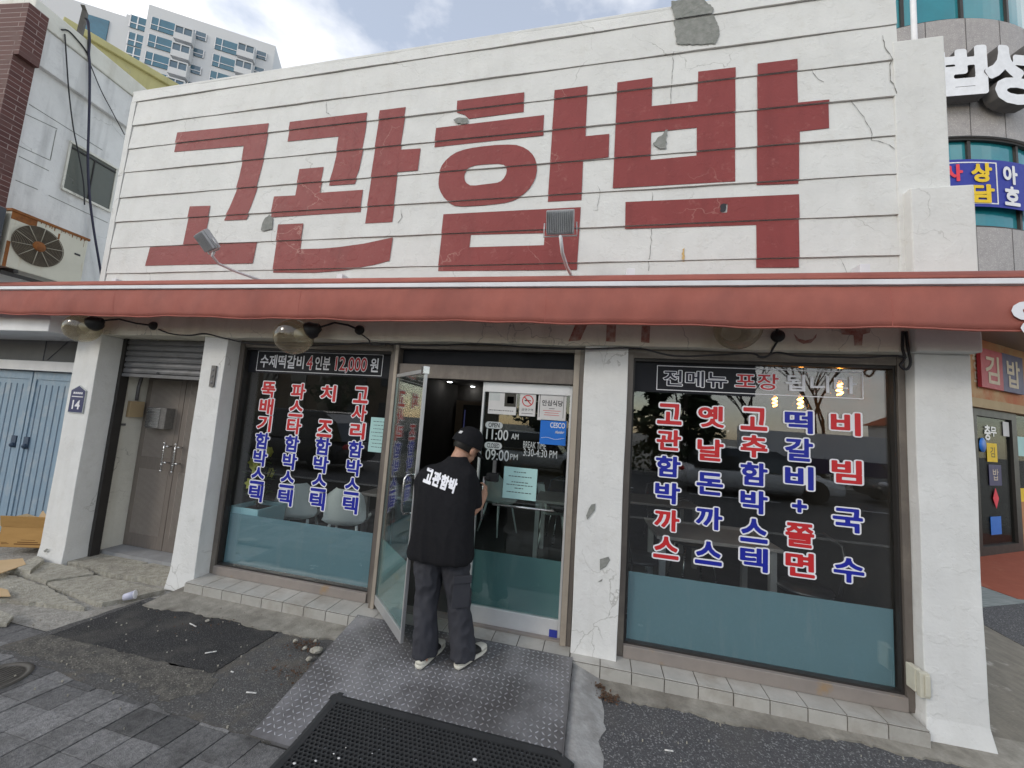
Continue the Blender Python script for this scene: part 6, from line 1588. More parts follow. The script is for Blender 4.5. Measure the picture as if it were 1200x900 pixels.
mb = MB(); sbox(mb, -.05, .06, 0, 2.55, 0, .1); sbox(mb, 1.42, 1.62, 0, 2.55, 0, .1); sbox(mb, .061, 1.419, 2.42, 2.55, 0, .1); sbox(mb, .061, 1.419, 0.0, .16, 0, .1); part('door_frame', mb, M['dark_frame'], shp); mb = MB(); sbox(mb, 3.4, 3.5, 0, 2.55, 0, .1); part('window_post', mb, M['dark_frame'], shp)
mb = MB(); sbox(mb, .061, 1.419, .161, 2.419, -.04, .01); part('door_pane', mb, M['shop_glass'], shp)
mb = MB(); sbox(mb, 1.621, 3.399, .9, 2.55, -.04, .01); part('window_pane', mb, M['shop_glass'], shp)
mb = MB(); sbox(mb, 1.621, 3.399, 0, .899, -.02, .05); part('window_apron', mb, M['orange_board'], shp)
mb = MB(); sbox(mb, 1.621, 3.399, .9, 1.15, -.025, .006); part('yellow_strip', mb, M['banner_yellow'], shp)
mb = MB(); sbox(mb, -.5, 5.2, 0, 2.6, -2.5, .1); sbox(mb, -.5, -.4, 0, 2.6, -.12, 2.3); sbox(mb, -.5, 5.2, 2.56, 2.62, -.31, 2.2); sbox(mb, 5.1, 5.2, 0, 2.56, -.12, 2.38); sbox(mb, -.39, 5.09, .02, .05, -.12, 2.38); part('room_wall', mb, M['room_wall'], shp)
mb = MB(); sbox(mb, 3.501, 5.5, 0, 2.556, 0, .3); part('wall', mb, M['brown_concrete'], shp)
def plq(corners, out, mat_, name, th=.03):
    a, c = Sp(*corners[0], out), Sp(*corners[1], out); mb = MB(); s0, s1 = (a-SA).dot(sd_), (c-SA).dot(sd_)
    sbox(mb, s0, s1, a.z, c.z, out, th); return part(name, mb, M[mat_], shp), s0, s1, a.z, c.z
def sglyph(par, ch, s0, s1, z0, z1, out, mat_, r=.03, name='lettering'):
    mb = MB(); put_glyph(mb, ch, SA+sd_*s0+sn_*out+Vector((0, 0, z0)), sd_*(s1-s0), (0, 0, z1-z0), r, 0)
    o_ = mb.build(name, [M[mat_]], par, fixn=False)
for (cn, mt, ch) in ((((1151, 453), (1174, 414)), 'plate_red', '김'), (((1176.5, 458), (1198, 420)), 'plate_purple', '밥')):
    o_, s0, s1, z0, z1 = plq(cn, .09, mt, 'sign_plate', .05); sglyph(o_, ch, s0+(s1-s0)*.2, s1-(s1-s0)*.2, z0+(z1-z0)*.14, z1-(z1-z0)*.16, .094, 'cream_paint', .02)
sb = shp
for ch, b in (('충', (1140, 432, 1148, 408)), ('무', (1142, 454, 1150, 437))):
    a, c = Sp(b[0], b[1], .022), Sp(b[2], b[3], .022); sglyph(shp, ch, (a-SA).dot(sd_), (c-SA).dot(sd_), a.z, c.z, .024, 'cream_paint', .02)
for ch, b in (('충', (1154.5, 515, 1160.5, 499)), ('무', (1161.5, 511, 1167.5, 501))):
    a, c = Sp(b[0], b[1], -.03), Sp(b[2], b[3], -.03); sglyph(shp, ch, (a-SA).dot(sd_), (c-SA).dot(sd_), a.z, c.z, -.032, 'rail_white', .03, 'door_lettering')
for cn, mt, ch, nm in ((((1157.5, 541), (1168, 520)), 'banner_yellow', '김', 'poster'), (((1160, 569), (1173, 545)), 'plate_purple', '밥', 'poster'), (((1162, 627), (1173, 605)), 'sticker_blue', None, 'poster'), (((1176, 511), (1182, 495)), 'paper', None, 'poster')):
    o_, s0, s1, z0, z1 = plq(cn, -.03, mt, nm, .004)
    if ch: sglyph(o_, ch, s0+(s1-s0)*.3, s1-(s1-s0)*.25, z0+(z1-z0)*.25, z1-(z1-z0)*.2, -.0285, 'ink' if ch == '김' else 'cream_paint', .0, 'lettering')
c = Sp(1167, 584, -.03); mb = MB(); w_, h_ = .22, .36; mb.prism([c-sd_*w_/2, c-Vector((0, 0, h_/2)), c+sd_*w_/2, c+Vector((0, 0, h_/2))], sn_*.004); part('diamond_poster', mb, M['banner_red'], shp)
c = Sp(1151.5, 521.5, -.03); mb = MB(); mb.lathe([(0, 0), (.13, 0), (.13, .004), (0, .004)], c, sn_, seg=24); part('round_sticker', mb, M['sticker_blue'], shp)
a, c = Sp(1190, 534, -.03), Sp(1206, 513, -.03); mb = MB(); sbox(mb, (a-SA).dot(sd_), (c-SA).dot(sd_), a.z, c.z, -.03, .004); part('poster', mb, M['paper_mint'], shp)

# ================================================================== THE MAN AT THE DOOR
def remeshed(mb, voxel, smooth=6, noise_amp=0.0, noise_scale=6.0, stretch=(1, 1, 1)):
    me = bpy.data.meshes.new('t'); me.from_pydata([tuple(v) for v in mb.v], [], mb.f)
    o = bpy.data.objects.new('t', me); COL.objects.link(o)
    m = o.modifiers.new('r', 'REMESH'); m.mode = 'VOXEL'; m.voxel_size = voxel
    s = o.modifiers.new('s', 'SMOOTH'); s.iterations = smooth; s.factor = .5
    bpy.context.view_layer.update()
    out = bpy.data.meshes.new_from_object(o.evaluated_get(bpy.context.evaluated_depsgraph_get()))
    bpy.data.objects.remove(o); bpy.data.meshes.remove(me)
    if noise_amp:
        from mathutils import noise
        nr = [v.normal.copy() for v in out.vertices]
        for v, n_ in zip(out.vertices, nr):
            q_ = Vector((v.co.x*stretch[0], v.co.y*stretch[1], v.co.z*stretch[2]))*noise_scale
            a_ = noise.noise(q_); b_ = 1-abs(noise.noise(q_*1.7+Vector((3, 1, 7))))*2.4
            v.co += n_*noise_amp*(a_*.6+max(b_, -.6)*.6)
    for p_ in out.polygons: p_.use_smooth = True
    return out
def body_part(name, me, mats, parent):
    b = base_of(parent)
    for v in me.vertices: v.co -= b
    me.materials.clear()
    for m_ in (mats if isinstance(mats, list) else [mats]): me.materials.append(m_)
    o = bpy.data.objects.new(name, me); COL.objects.link(o); o.parent = parent
    return o
def limb(mb, pts, rad, seg=14): mb.tube([Vector(p) for p in pts], rad, seg=seg)
man = thing('person', 'man in black T-shirt and cap seen from behind, bending to the glass door lock', 'person', (-.97, -.38, .07))
HC = Vector((-.955, -.165, 1.535)); HR = Matrix.Rotation(R(-26), 3, 'Z') @ Matrix.Rotation(R(-24), 3, 'X') @ Matrix.Rotation(R(10), 3, 'Y'); HS = 1.1
def hd(x, y, z): return HC + HR @ Vector((x*HS, y*HS, z*HS))
mb = MB()
def hball(c, r, seg=16, rings=12):
    t = MB(); t.ball((0, 0, 0), r, seg=seg, rings=rings); t.v = [tuple(hd(c[0]+v[0], c[1]+v[1], c[2]+v[2])) for v in t.v]; mb.add(t.v, t.f)
hball((0, 0, .01), (.076, .096, .105)); hball((0, .035, -.05), (.058, .062, .065)); hball((0, .06, -.085), (.03, .03, .025))
hball((0, .1, -.025), (.014, .022, .022)); hball((0, .095, -.06), (.026, .012, .01)); hball((-.03, .085, .012), (.02, .012, .012)); hball((.03, .085, .012), (.02, .012, .012))
for s in (-1, 1): hball((s*.08, -.005, -.02), (.012, .022, .034)); hball((s*.085, -.012, -.015), (.01, .014, .024))
limb(mb, [(-1.01, -.27, 1.36), (-1.0, -.235, 1.43), hd(0, -.02, -.06)], [.07, .058, .056])
mb.loft([ell((-1.0, -.36, .88), .14, .1), ell((-1.005, -.35, 1.0), .13, .09), ell((-1.02, -.31, 1.2), .155, .1), ell((-1.025, -.28, 1.33), .17, .095), ell((-1.01, -.26, 1.40), .09, .07)])
# right arm to the pull handle, left arm towards the lock
limb(mb, [(-.92, -.255, 1.33), (-.885, -.225, 1.2), (-.868, -.195, 1.055), (-.852, -.10, 1.09), (-.845, .0, 1.14), (-.848, .045, 1.158)], [.052, .05, .043, .04, .031, .028])
limb(mb, [(-1.18, -.26, 1.34), (-1.2, -.14, 1.2), (-1.2, -.0, 1.09), (-1.13, .06, 1.12), (-1.04, .085, 1.15), (-1.01, .09, 1.155)], [.052, .05, .043, .04, .03, .027])
for hx, sx in ((-.852, 1), (-1.0, -1)):
    zc = 1.168
    mb.loft([ell((hx, y_, zc), rx, rz_, ax=(1, 0, 0), ay=(0, 0, 1), pw=2.6) for y_, rx, rz_ in ((.035, .018, .026), (.055, .017, .038), (.08, .015, .041), (.098, .012, .038))])
    for k, (dz, L) in enumerate(((.033, .95), (.011, 1.05), (-.011, 1.0), (-.032, .8))):
        f_ = -1 if sx == 1 else 1
        limb(mb, [(hx, .09, zc+dz), (hx+f_*.002, .09+.026*L, zc+dz*1.04), (hx+f_*.024, .09+.038*L, zc+dz*1.05), (hx+f_*.043, .09+.018*L, zc+dz*1.05)], [.0088, .0085, .008, .0068], 10)
    limb(mb, [(hx, .05, zc+.03), (hx-.012*sx, .062, zc+.055), (hx-.03*sx, .072, zc+.062), (hx-.046*sx, .076, zc+.058)], [.012, .0105, .0095, .0075], 10)
# legs and feet (inside trousers and shoes)
for pts in ([(-1.08, -.36, .9), (-1.085, -.35, .52), (-1.065, -.41, .16), (-1.06, -.43, .105)], [(-.92, -.34, .9), (-.87, -.31, .52), (-.81, -.35, .16), (-.80, -.345, .105)]): limb(mb, pts, [.085, .055, .036, .034])
body_part('body', remeshed(mb, .006, 4), M['skin'], man)
# hair below the cap
mb = MB()
t = MB(); t.ball((0, 0, 0), (.083, .094, .1), seg=24, rings=16)
vs = [v for v in t.v]
keep = MB(); keep.ball((0, -.012, .004), (.081, .094, .098), seg=28, rings=18)
kv = [Vector(v) for v in keep.v]
fs = [f for f in keep.f if all((kv[i].y < .02 and kv[i].z > -.045) or kv[i].z > .03 for i in f)]
mb.add([tuple(hd(v.x, v.y, v.z)) for v in kv], fs, 0, True)
part('hair', mb, M['hair'], man, fixn=False)
mb = MB(); rg = []
for k in range(11):
    a = k/10*math.pi/2*.98; rr = math.cos(a)**.8
    rg.append([hd(.099*rr*math.cos(t), -.010+.118*rr*math.sin(t), .002+.012*math.sin(t)*(1-k/10)+.132*math.sin(a)) for t in [2*math.pi*i/32 for i in range(32)]])
mb.loft(rg, caps=False)
cap = part('cap', mb, M['shirt'], man, fixn=False)
mb = MB(); top, bot = [], []
rows = []
for i in range(6):
    r_ = i/5; rows.append([hd(.096*(1-.05*r_)*math.sin(t), -.008+.112*math.cos(t)*(1)+.078*r_*math.cos(t)**.6, .004-.022*r_-.018*(math.sin(t)**2)) for t in [R(-70)+R(140)*j/20 for j in range(21)]])
vs = [v for r_ in rows for v in r_]; fs = [(i*21+j, i*21+j+1, (i+1)*21+j+1, (i+1)*21+j) for i in range(5) for j in range(20)]
o2 = len(vs); vs += [v+HR @ Vector((0, 0, .004)) for v in vs]; fs += [tuple(i+o2 for i in f[::-1]) for f in fs]
mb.add(vs, fs, 0, True); part('brim', mb, M['shirt'], cap, fixn=False)
mb = MB(); c = hd(.006, -.1185, .052); u, v = HR @ Vector((1, .03, .1)).normalized(), HR @ Vector((-.1, .38, .92)).normalized(); n_ = HR @ Vector((0, -.9, .35)).normalized()
mb.obox(c-u*.014-v*.012-n_*.002, u*.028, v*.024, n_*.005); part('patch', mb, M['paper'], cap)
# T-shirt
mb = MB()
mb.loft([ell((-1.017, -.375, .765), .225, .135, 24, pw=3.0), ell((-1.017, -.372, .80), .228, .142, 24, pw=3.0), ell((-1.02, -.365, .95), .213, .142, 24, pw=3.0), ell((-1.035, -.335, 1.12), .218, .145, 24, pw=3.0), ell((-1.052, -.30, 1.27), .226, .138, 24, pw=3.0), ell((-1.048, -.278, 1.35), .205, .118, 24, pw=3.0), ell((-1.01, -.255, 1.395), .13, .095, 24), ell((-1.003, -.24, 1.435), .078, .075, 24), ell((-1.0, -.232, 1.452), .07, .068, 24)])
limb(mb, [(-.94, -.265, 1.32), (-.90, -.25, 1.26), (-.885, -.22, 1.17), (-.878, -.205, 1.105)], [.09, .085, .083, .085], 20)
limb(mb, [(-1.15, -.27, 1.325), (-1.19, -.22, 1.26), (-1.205, -.13, 1.17), (-1.205, -.05, 1.10)], [.09, .085, .083, .083], 20)
me = remeshed(mb, .009, 6, .011, 4.6, (1.5, 1.2, .55))
shirt = body_part('t_shirt', me, M['shirt'], man)
from mathutils.bvhtree import BVHTree
bvh = BVHTree.FromPolygons([v.co.copy() for v in me.vertices], [list(p_.vertices) for p_ in me.polygons]); mb_ = base_of(man)
mb = MB(); yt = -.47; B0, B1, U0 = P(495.5, 563.5, yt), P(533, 578.5, yt), P(500, 548.5, yt)-P(495.5, 563.5, yt)
L4 = (B1-B0)/4
for k, ch in enumerate('고관함박'):
    gv, gf = glyph(ch, .055); pts = []
    for x, y in gv:
        p_ = B0+L4*(k+.06+.86*x)+U0*y; dr_ = (p_-Vector(CAM)).normalized(); h_ = bvh.ray_cast(p_-mb_-dr_*.3, dr_)
        pts.append((h_[0]+mb_-dr_*.007) if h_[0] else p_+Vector((0, .1, 0)))
    mb.add(pts, gf, 0, False)
part('lettering', mb, M['vinyl_white'], shirt, fixn=False)
# trousers
mb = MB()
mb.loft([ell((-1.01, -.36, .98), .175, .12, 22), ell((-1.008, -.362, .9), .195, .135, 22), ell((-1.003, -.36, .83), .2, .135, 22), ell((-1.0, -.357, .78), .195, .125, 22)])
limb(mb, [(-1.095, -.36, .86), (-1.10, -.36, .72), (-1.10, -.352, .52), (-1.085, -.375, .33), (-1.068, -.385, .19), (-1.066, -.39, .130)], [.110, .097, .080, .077, .080, .082], 20)
limb(mb, [(-.925, -.35, .86), (-.91, -.34, .72), (-.878, -.318, .52), (-.845, -.328, .33), (-.815, -.335, .19), (-.813, -.338, .130)], [.110, .097, .080, .077, .080, .082], 20)
tro = body_part('trousers', remeshed(mb, .0085, 5, .016, 8.5, (1.3, 1.3, .7)), M['trousers'], man)
mb = MB()
cpt = Vector((-.835, -.41, .58)); u = Vector((.82, .5, 0)).normalized(); w_ = Vector((.02, -.03, 1)).normalized(); n_ = Vector((.5, -.84, 0)).normalized()
mb.obox(cpt-u*.06-w_*.10, u*.12, w_*.17, n_*.012); mb.obox(cpt-u*.064+w_*.062+n_*.001, u*.128, w_*.05, n_*.019); part('cargo_pocket', mb, M['trousers'], tro, bevel=.006)
# shoes
for hx, hy, tx, ty in ((-1.075, -.475, -1.005, -.195), (-.835, -.405, -.70, -.15)):
    u = Vector((tx-hx, ty-hy, 0)); L = u.length; u.normalize(); v = Vector((u.y, -u.x, 0)); o = Vector((hx, hy, 0))
    def sec(t, w, z0, z1, n=14):
        c = o+u*(L*t); zb_ = rz(c.y)+.003
        return [c+v*(w*math.copysign(abs(math.cos(a))**.8, math.cos(a)))+Vector((0, 0, zb_+z0+(z1-z0)*(.5+.5*math.copysign(abs(math.sin(a))**.8, math.sin(a))))) for a in [2*math.pi*k/n for k in range(n)]]
    s = bpy.data.objects.new('shoe', None); COL.objects.link(s); s.parent = man; s.location = o-mb_
    mb = MB(); mb.loft([sec(0, .012, .008, .026), sec(.04, .032, .001, .036), sec(.2, .037, 0, .034), sec(.45, .037, 0, .031), sec(.72, .046, 0, .029), sec(.9, .037, .002, .028), sec(1.0, .01, .01, .024)]); part('sole', mb, M['shoe_white'], s)
    mb = MB(); mb.loft([sec(.03, .02, .03, .075), sec(.1, .031, .028, .09), sec(.3, .034, .026, .092), sec(.5, .035, .025, .078), sec(.7, .04, .024, .062), sec(.88, .034, .024, .05), sec(.97, .012, .024, .036)]); part('upper', mb, M['shoe_black'], s)
    mb = MB(); mb.loft([sec(.015, .022, .028, .056), sec(.08, .035, .027, .058), sec(.14, .0365, .027, .052), sec(.17, .036, .027, .045)]); part('heel_panel', mb, M['shoe_white'], s); mb = MB(); mb.loft([sec(.7, .0415, .026, .062), sec(.78, .0425, .025, .062), sec(.9, .035, .025, .052), sec(.975, .013, .025, .039)]); part('toe_panel', mb, M['shoe_white'], s)

# ================================================================== INSIDE THE RESTAURANT
def ceil_light(px_, py_, zc, mat_, label, r=.045, cat='ceiling light', grp='downlights of the dining room'):
    p = G(px_, py_, zc); t = thing('ceiling_light', label, cat, p, grp)
    ld = bpy.data.lights.new('downlight', 'POINT'); ld.energy = 0.5; ld.shadow_soft_size = .06; ld.color = (1, .93, .84) if 'yellow' not in mat_ else (1, .75, .4); lo = bpy.data.objects.new('downlight', ld); COL.objects.link(lo); lo.parent = t; lo.location = (0, 0, -.06)
    mb = MB(); mb.lathe([(r, 0), (r*1.25, .002), (r*1.3, -.008), (r, -.012)], p, seg=20); part('ring', mb, M['alu'], t)
    mb = MB(); mb.lathe([(0, -.02), (r*.8, -.02), (r*.98, -.0135), (0, -.0135)], p, seg=20); part('lens', mb, M[mat_], t)
ceil_light(614, 420, 2.592, 'light_cool', 'white downlight seen through the transom above the glass door')
ceil_light(451, 414.5, 2.592, 'light_cool', 'white downlight at the top right corner of the left window')
ceil_light(518, 438.5, 2.592, 'light_cool', 'small white downlight in the open doorway, nearest the open glass door')
ceil_light(527, 447, 2.592, 'light_cool', 'brightest white downlight in the middle of the open doorway', .06)
ceil_light(554, 452.5, 2.592, 'light_cool', 'white downlight in the doorway beside the closed glass door', .06)
ceil_light(604, 454, 2.592, 'light_cool', 'dim downlight behind the notices of the closed glass door', .05)
ceil_light(821, 427, 2.592, 'light_yellow', 'yellow downlight behind the headline of the right window')
ceil_light(548, 498, 2.592, 'light_cool', 'far white downlight above the cap of the man', .06)
def pendant(px_, py_, Y, s, label):
    c = P(px_, py_, Y); t = thing('pendant_lamp', label, 'pendant lamp', c, 'filament lamps in the right window')
    mb = MB(); mb.tube([c+Vector((0, 0, .1*s)), Vector((c.x, c.y, 2.59))], .006); part('cord', mb, M['black'], t)
    mb = MB(); mb.lathe([(0, .075*s), (.024*s, .075*s), (.026*s, .115*s), (.012*s, .13*s), (0, .13*s)], c, seg=16); part('socket', mb, M['black'], t)
    mb = MB(); mb.lathe([(.02*s, .075*s), (.03*s, .05*s), (.058*s, .0), (.062*s, -.03*s), (.045*s, -.065*s), (.0, -.08*s)], c, seg=20); gb = part('bulb', mb, M['bulb_glass'], t)
    mb = MB(); pts = [c+Vector((.018*s*math.cos(a*2.1), .018*s*math.sin(a*2.1), (.045-.013*a)*s)) for a in [k*.25 for k in range(29)]]; mb.tube(pts, .007*s, seg=6); part('filament', mb, M['light_warm'], gb)
pendant(908, 471, 1.5, 1.0, 'filament lamp under the red letter of the third menu column'); pendant(938, 472, 1.1, 1.05, 'filament lamp hanging above the fourth menu column'); pendant(984, 456, .62, 1.0, 'brightest filament lamp inside the white headline frame')
def shell_chair():
    t = thing('shell_chair', 'x', 'chair', (0, 0, 0), 'pale shell chairs in the left window')
    mb = MB(); n = 12; prof = []                   # one moulded bucket: seat that turns up into the back
    path = [(-.20, .44), (-.16, .425), (-.05, .43), (.06, .42), (.14, .43), (.18, .50), (.205, .62), (.225, .74), (.235, .82)]
    vs = []
    for i, (y_, z_) in enumerate(path):
        wd = (.19, .215, .23, .23, .22, .225, .22, .19, .10)[i]
        for k in range(n+1):
            x_ = -1+2*k/n; lift = (.05 if i < 5 else 0)*abs(x_)**3; push = -(.09 if i >= 5 else 0)*abs(x_)**2.5
            vs.append(Vector((x_*wd, y_+push, z_+lift)))
    f = [(i*(n+1)+k, i*(n+1)+k+1, (i+1)*(n+1)+k+1, (i+1)*(n+1)+k) for i in range(len(path)-1) for k in range(n)]
    o2 = len(vs); v2 = [v+Vector((0, .008, -.008)) for v in vs]; mb.add(vs+v2, f+[tuple(q+o2 for q in ff[::-1]) for ff in f], 0, True); part('shell', mb, M['mint_plastic'], t, fixn=False)
    for sx in (-1, 1):
        for sy in (-1, 1): mb = MB(); mb.tube([(sx*.14, sy*.12, .425), (sx*.21, sy*.2, 0)], [.016, .011]); part('leg', mb, M['mint_plastic'], t)
    return t
c0 = shell_chair()
def place(o, px_, py_, z, rot, label): p = G(px_, py_, z); o.location = (p.x, p.y, .1); o.rotation_euler = (0, 0, rot); o['label'] = label
place(c0, 350, 603, .54, R(200), 'pale shell chair in the left window under the second menu column')
cB = copy_tree(c0); place(cB, 407, 610, .54, R(196), 'pale shell chair in the left window under the fourth menu column')
cC = copy_tree(c0); place(cC, 585, 588, .54, R(60), 'pale shell chair behind the mint notice of the closed door')
cD = copy_tree(c0); place(cD, 648, 600, .54, R(100), 'pale shell chair behind the closed door beside the white pillar')
def table(label):
    t = thing('dining_table', label, 'table', (0, 0, 0), 'dining tables')
    mb = MB(); mb.box(-.5, .5, -.35, .35, .71, .74); part('tabletop', mb, M['table_top'], t, bevel=.006)
    for sx in (-1, 1):
        for sy in (-1, 1): mb = MB(); mb.box(sx*.44-.025, sx*.44+.025, sy*.29-.025, sy*.29+.025, 0, .7095); part('leg', mb, M['alu'], t)
    return t
t0 = table('x')
def ptable(o, x, y, rot, label): o.location = (x, y, .1); o.rotation_euler = (0, 0, rot); o['label'] = label
ptable(t0, 1.05, 1.05, R(2), 'dining table right behind the glass of the right window')
for x, y, r_, lb in ((-2.05, 1.3, 0, 'dining table behind the pale shell chairs of the left window'), (.8, 2.6, R(4), 'second dining table deeper behind the right window'), (-.2, 2.0, 0, 'dining table behind the closed glass door')):
    ptable(copy_tree(t0), x, y, r_, lb)
def bent_chair():
    t = thing('metal_chair', 'x', 'chair', (0, 0, 0), 'dark metal chairs inside')
    mb = MB(); mb.lathe([(0, .44), (.19, .44), (.2, .455), (.19, .47), (0, .47)], (0, 0, 0), seg=24); part('seat', mb, M['chair_metal'], t)
    mb = MB(); mb.tube([(-.17, .15, .46), (-.19, .2, .65), (-.15, .22, .82), (0, .235, .88), (.15, .22, .82), (.19, .2, .65), (.17, .15, .46)], .012); part('back_hoop', mb, M['chair_metal'], t)
    for sx in (-1, 1):
        for sy in (-1, 1): mb = MB(); mb.tube([(sx*.13, sy*.13, .44), (sx*.19, sy*.2, 0)], .011); part('leg', mb, M['steel'], t)
    return t
b0 = bent_chair()
def pch(o, x, y, rot, label): o.location = (x, y, .1); o.rotation_euler = (0, 0, rot); o['label'] = label
pch(b0, 1.72, .75, R(-60), 'dark metal chair with hoop back in the lower right corner of the right window')
for x, y, r_, lb in ((.45, .95, R(110), 'dark metal chair at the left end of the table in the right window'), (1.1, 1.75, R(10), 'dark metal chair on the far side of the table in the right window'), (1.0, 3.3, R(5), 'dark metal chair at the second table deep in the right window'), (-.4, 2.7, R(20), 'dark metal chair behind the closed glass door')):
    pch(copy_tree(b0), x, y, r_, lb)
pt = thing('planter', 'pale mint square planter in the left corner of the left window', 'planter', (-3.2, .5, .1))
a = G(283, 602, .75)
mb = MB(); X0, Y0 = -3.53, .24
mb.loft([[Vector((X0+i_, Y0+i_, z)), Vector((X0+.36-i_, Y0+i_, z)), Vector((X0+.36-i_, Y0+.36-i_, z)), Vector((X0+i_, Y0+.36-i_, z))] for i_, z in ((.03, .1), (0, .72), (.02, .72), (.02, .66))], smooth=False); part('pot', mb, M['mint_planter'], pt, bevel=.008)
mb = MB(); mb.box(X0+.021, X0+.339, Y0+.021, Y0+.339, .64, .675); part('soil', mb, M['bark'], pt)
pl = thing('potted_plant', 'leafy plant with yellow blooms growing in the mint planter', 'plant', (X0+.2, Y0+.2, .68), )
rnd = random.Random(12); mb, st_, pe = MB(), MB(), MB()
for k in range(34):
    a = rnd.uniform(0, 6.28); h = rnd.uniform(.15, .62); rr = rnd.uniform(.02, .16); b_ = Vector((X0+.15, Y0+.2, .67)); e_ = b_+Vector((rr*math.cos(a), rr*math.sin(a), h)); st_.tube([b_, b_.lerp(e_, .5)+Vector((0, 0, .05)), e_], .004, seg=5)
    for j in range(5):
        c = b_.lerp(e_, rnd.uniform(.4, 1)); aa = rnd.uniform(0, 6.28); d_ = Vector((math.cos(aa), math.sin(aa), rnd.uniform(-.5, .5))); s_ = Vector((-d_.y, d_.x, rnd.uniform(-.4, .4))); L_ = rnd.uniform(.05, .1)
        mb.add([c, c+d_*L_*.5+s_*L_*.22, c+d_*L_, c+d_*L_*.5-s_*L_*.22], [(0, 1, 2, 3)])
    if k < 9:
        for j in range(6):
            aa = j*1.047; d_ = Vector((math.cos(aa), -.4, math.sin(aa))); c = e_+Vector((0, -.02, 0)); s_ = Vector((-d_.z, 0, d_.x)); pe.add([c, c+d_*.035+s_*.025, c+d_*.06, c+d_*.035-s_*.025], [(0, 1, 2, 3)])
part('stems', st_, M['bark'], pl); part('foliage', mb, M['leaf'], pl, fixn=False); part('blossoms', pe, M['petal'], pl, fixn=False)
t = thing('fire_extinguisher', 'red cylinder dimly seen behind the frosted strip of the left window', 'extinguisher', (-2.72, .42, .1))
mb = MB(); mb.lathe([(0, 0), (.075, 0), (.078, .02), (.078, .34), (.05, .41), (.02, .43), (.02, .47), (0, .47)], (-2.72, .42, .1), seg=20); part('cylinder', mb, M['vinyl_red'], t)
mb = MB(); mb.tube([(-2.72, .42, .56), (-2.66, .42, .60), (-2.6, .42, .58)], .012); mb.tube([(-2.72, .42, .55), (-2.63, .40, .45), (-2.62, .4, .2)], .012); part('hose', mb, M['black'], t)
t = thing('drinks_cooler', 'dark drinks cooler with bluish glow deep inside the doorway', 'cooler', (-2.0, 3.6, .1))
mb = MB(); mb.box(-2.4, -1.75, 3.7, 4.3, .1, 2.0); part('cabinet', mb, M['black'], t, bevel=.02)
mb = MB(); 
mb.box(-2.3, -2.0, 3.69, 3.698, 1.1, 1.5)
mb.box(-2.36, -2.345, 3.69, 3.698, .3, 1.9); part('shelf_light', mb, M['screen_blue'], t)

# ================================================================== ACROSS THE STREET (seen mirrored in the glass)
def car(x, y, rot, mat_, label, L=4.5, W=1.82, H=1.45, suv=False):
    t = thing('parked_car', label, 'car', (x, y, 0), 'cars on the street mirrored in the shop glass'); h0 = .32; hb_ = .92 if suv else .82
    T = Matrix.Translation((x, y, -.02)) @ Matrix.Rotation(rot, 4, 'Z')
    def tr(m_): m_.v = [tuple(T @ Vector(v)) for v in m_.v]; return m_
    mb = MB(); rg = []
    for f_, zt_, zb_, w_ in ((0, .55, .34, .7), (.02, .66, .24, .86), (.12, .76, .2, .97), (.3, hb_, .2, 1), (.7, hb_+.02, .2, 1), (.9, hb_, .2, .97), (.98, hb_-.08, .26, .88), (1, hb_-.2, .36, .74)):
        xx = -L/2+L*f_; rg.append([Vector((xx, W/2*w_*math.copysign(abs(math.cos(a))**.45, math.cos(a)), (zt_+zb_)/2+(zt_-zb_)/2*math.copysign(abs(math.sin(a))**.5, math.sin(a)))) for a in [2*math.pi*k/20 for k in range(20)]])
    mb.loft(rg); part('body', tr(mb), M[mat_], t)
    s0, s1, s2, s3 = (.24, .36, .80, .97) if suv else (.25, .40, .72, .90)
    mb = MB(); mb.loft([[Vector((-L/2+L*f_, sgn*W/2*w_, z_)) for f_, sgn in ((a_, 1), (b_, 1), (b_, -1), (a_, -1))] for (a_, b_, w_, z_) in ((s0, s3, .93, hb_-.03), (s0+.07, s3-.06, .86, hb_+(H-hb_)*.6), (s1, s2, .78, H-.03))], smooth=False); part('windows', tr(mb), M['car_glass'], t)
    mb = MB(); mb.loft([[Vector((-L/2+L*f_, sgn*W/2*w_, z_)) for f_, sgn in ((a_, 1), (b_, 1), (b_, -1), (a_, -1))] for (a_, b_, w_, z_) in ((s1-.01, s2+.01, .785, H-.035), (s1+.02, s2-.02, .74, H))], smooth=False); part('roof', tr(mb), M[mat_], t)
    for fx in (.19, .81):
        for sy in (-1, 1):
            mb = MB(); mb.lathe([(.2, -.1), (.31, -.1), (.33, -.07), (.33, .07), (.31, .1), (.2, .1)], (-L/2+L*fx, sy*(W/2-.1), .35), (0, 1, 0), seg=24); w_ = part('wheel', tr(mb), M['tyre'], t)
            mb = MB(); mb.lathe([(0, -.09), (.2, -.09), (.2, .09), (0, .09)], (-L/2+L*fx, sy*(W/2-.1), .35), (0, 1, 0), seg=16); part('rim', tr(mb), M['alu'], w_)
    for sy in (-1, 1):
        mb = MB(); mb.ball((-L/2+.12, sy*W*.34, .66), (.1, .2, .08), seg=10, rings=6); part('headlight', tr(mb), M['vinyl_white'], t); mb = MB(); mb.ball((L/2-.1, sy*W*.36, .72), (.08, .17, .09), seg=10, rings=6); part('tail_light', tr(mb), M['vinyl_red'], t)
car(-9.0, -7.0, 0, 'car_dark', 'dark car standing at the kerb, mirrored in the left window', H=1.7, suv=True)
car(-2.2, -11.0, R(180), 'car_white', 'white car on the far lane, mirrored in the closed glass door')
car(4.8, -10.4, R(180), 'car_white', 'white car on the road, mirrored in the right window')
car(10.6, -11.2, 0, 'car_dark', 'dark car on the far lane, mirrored in the right window')
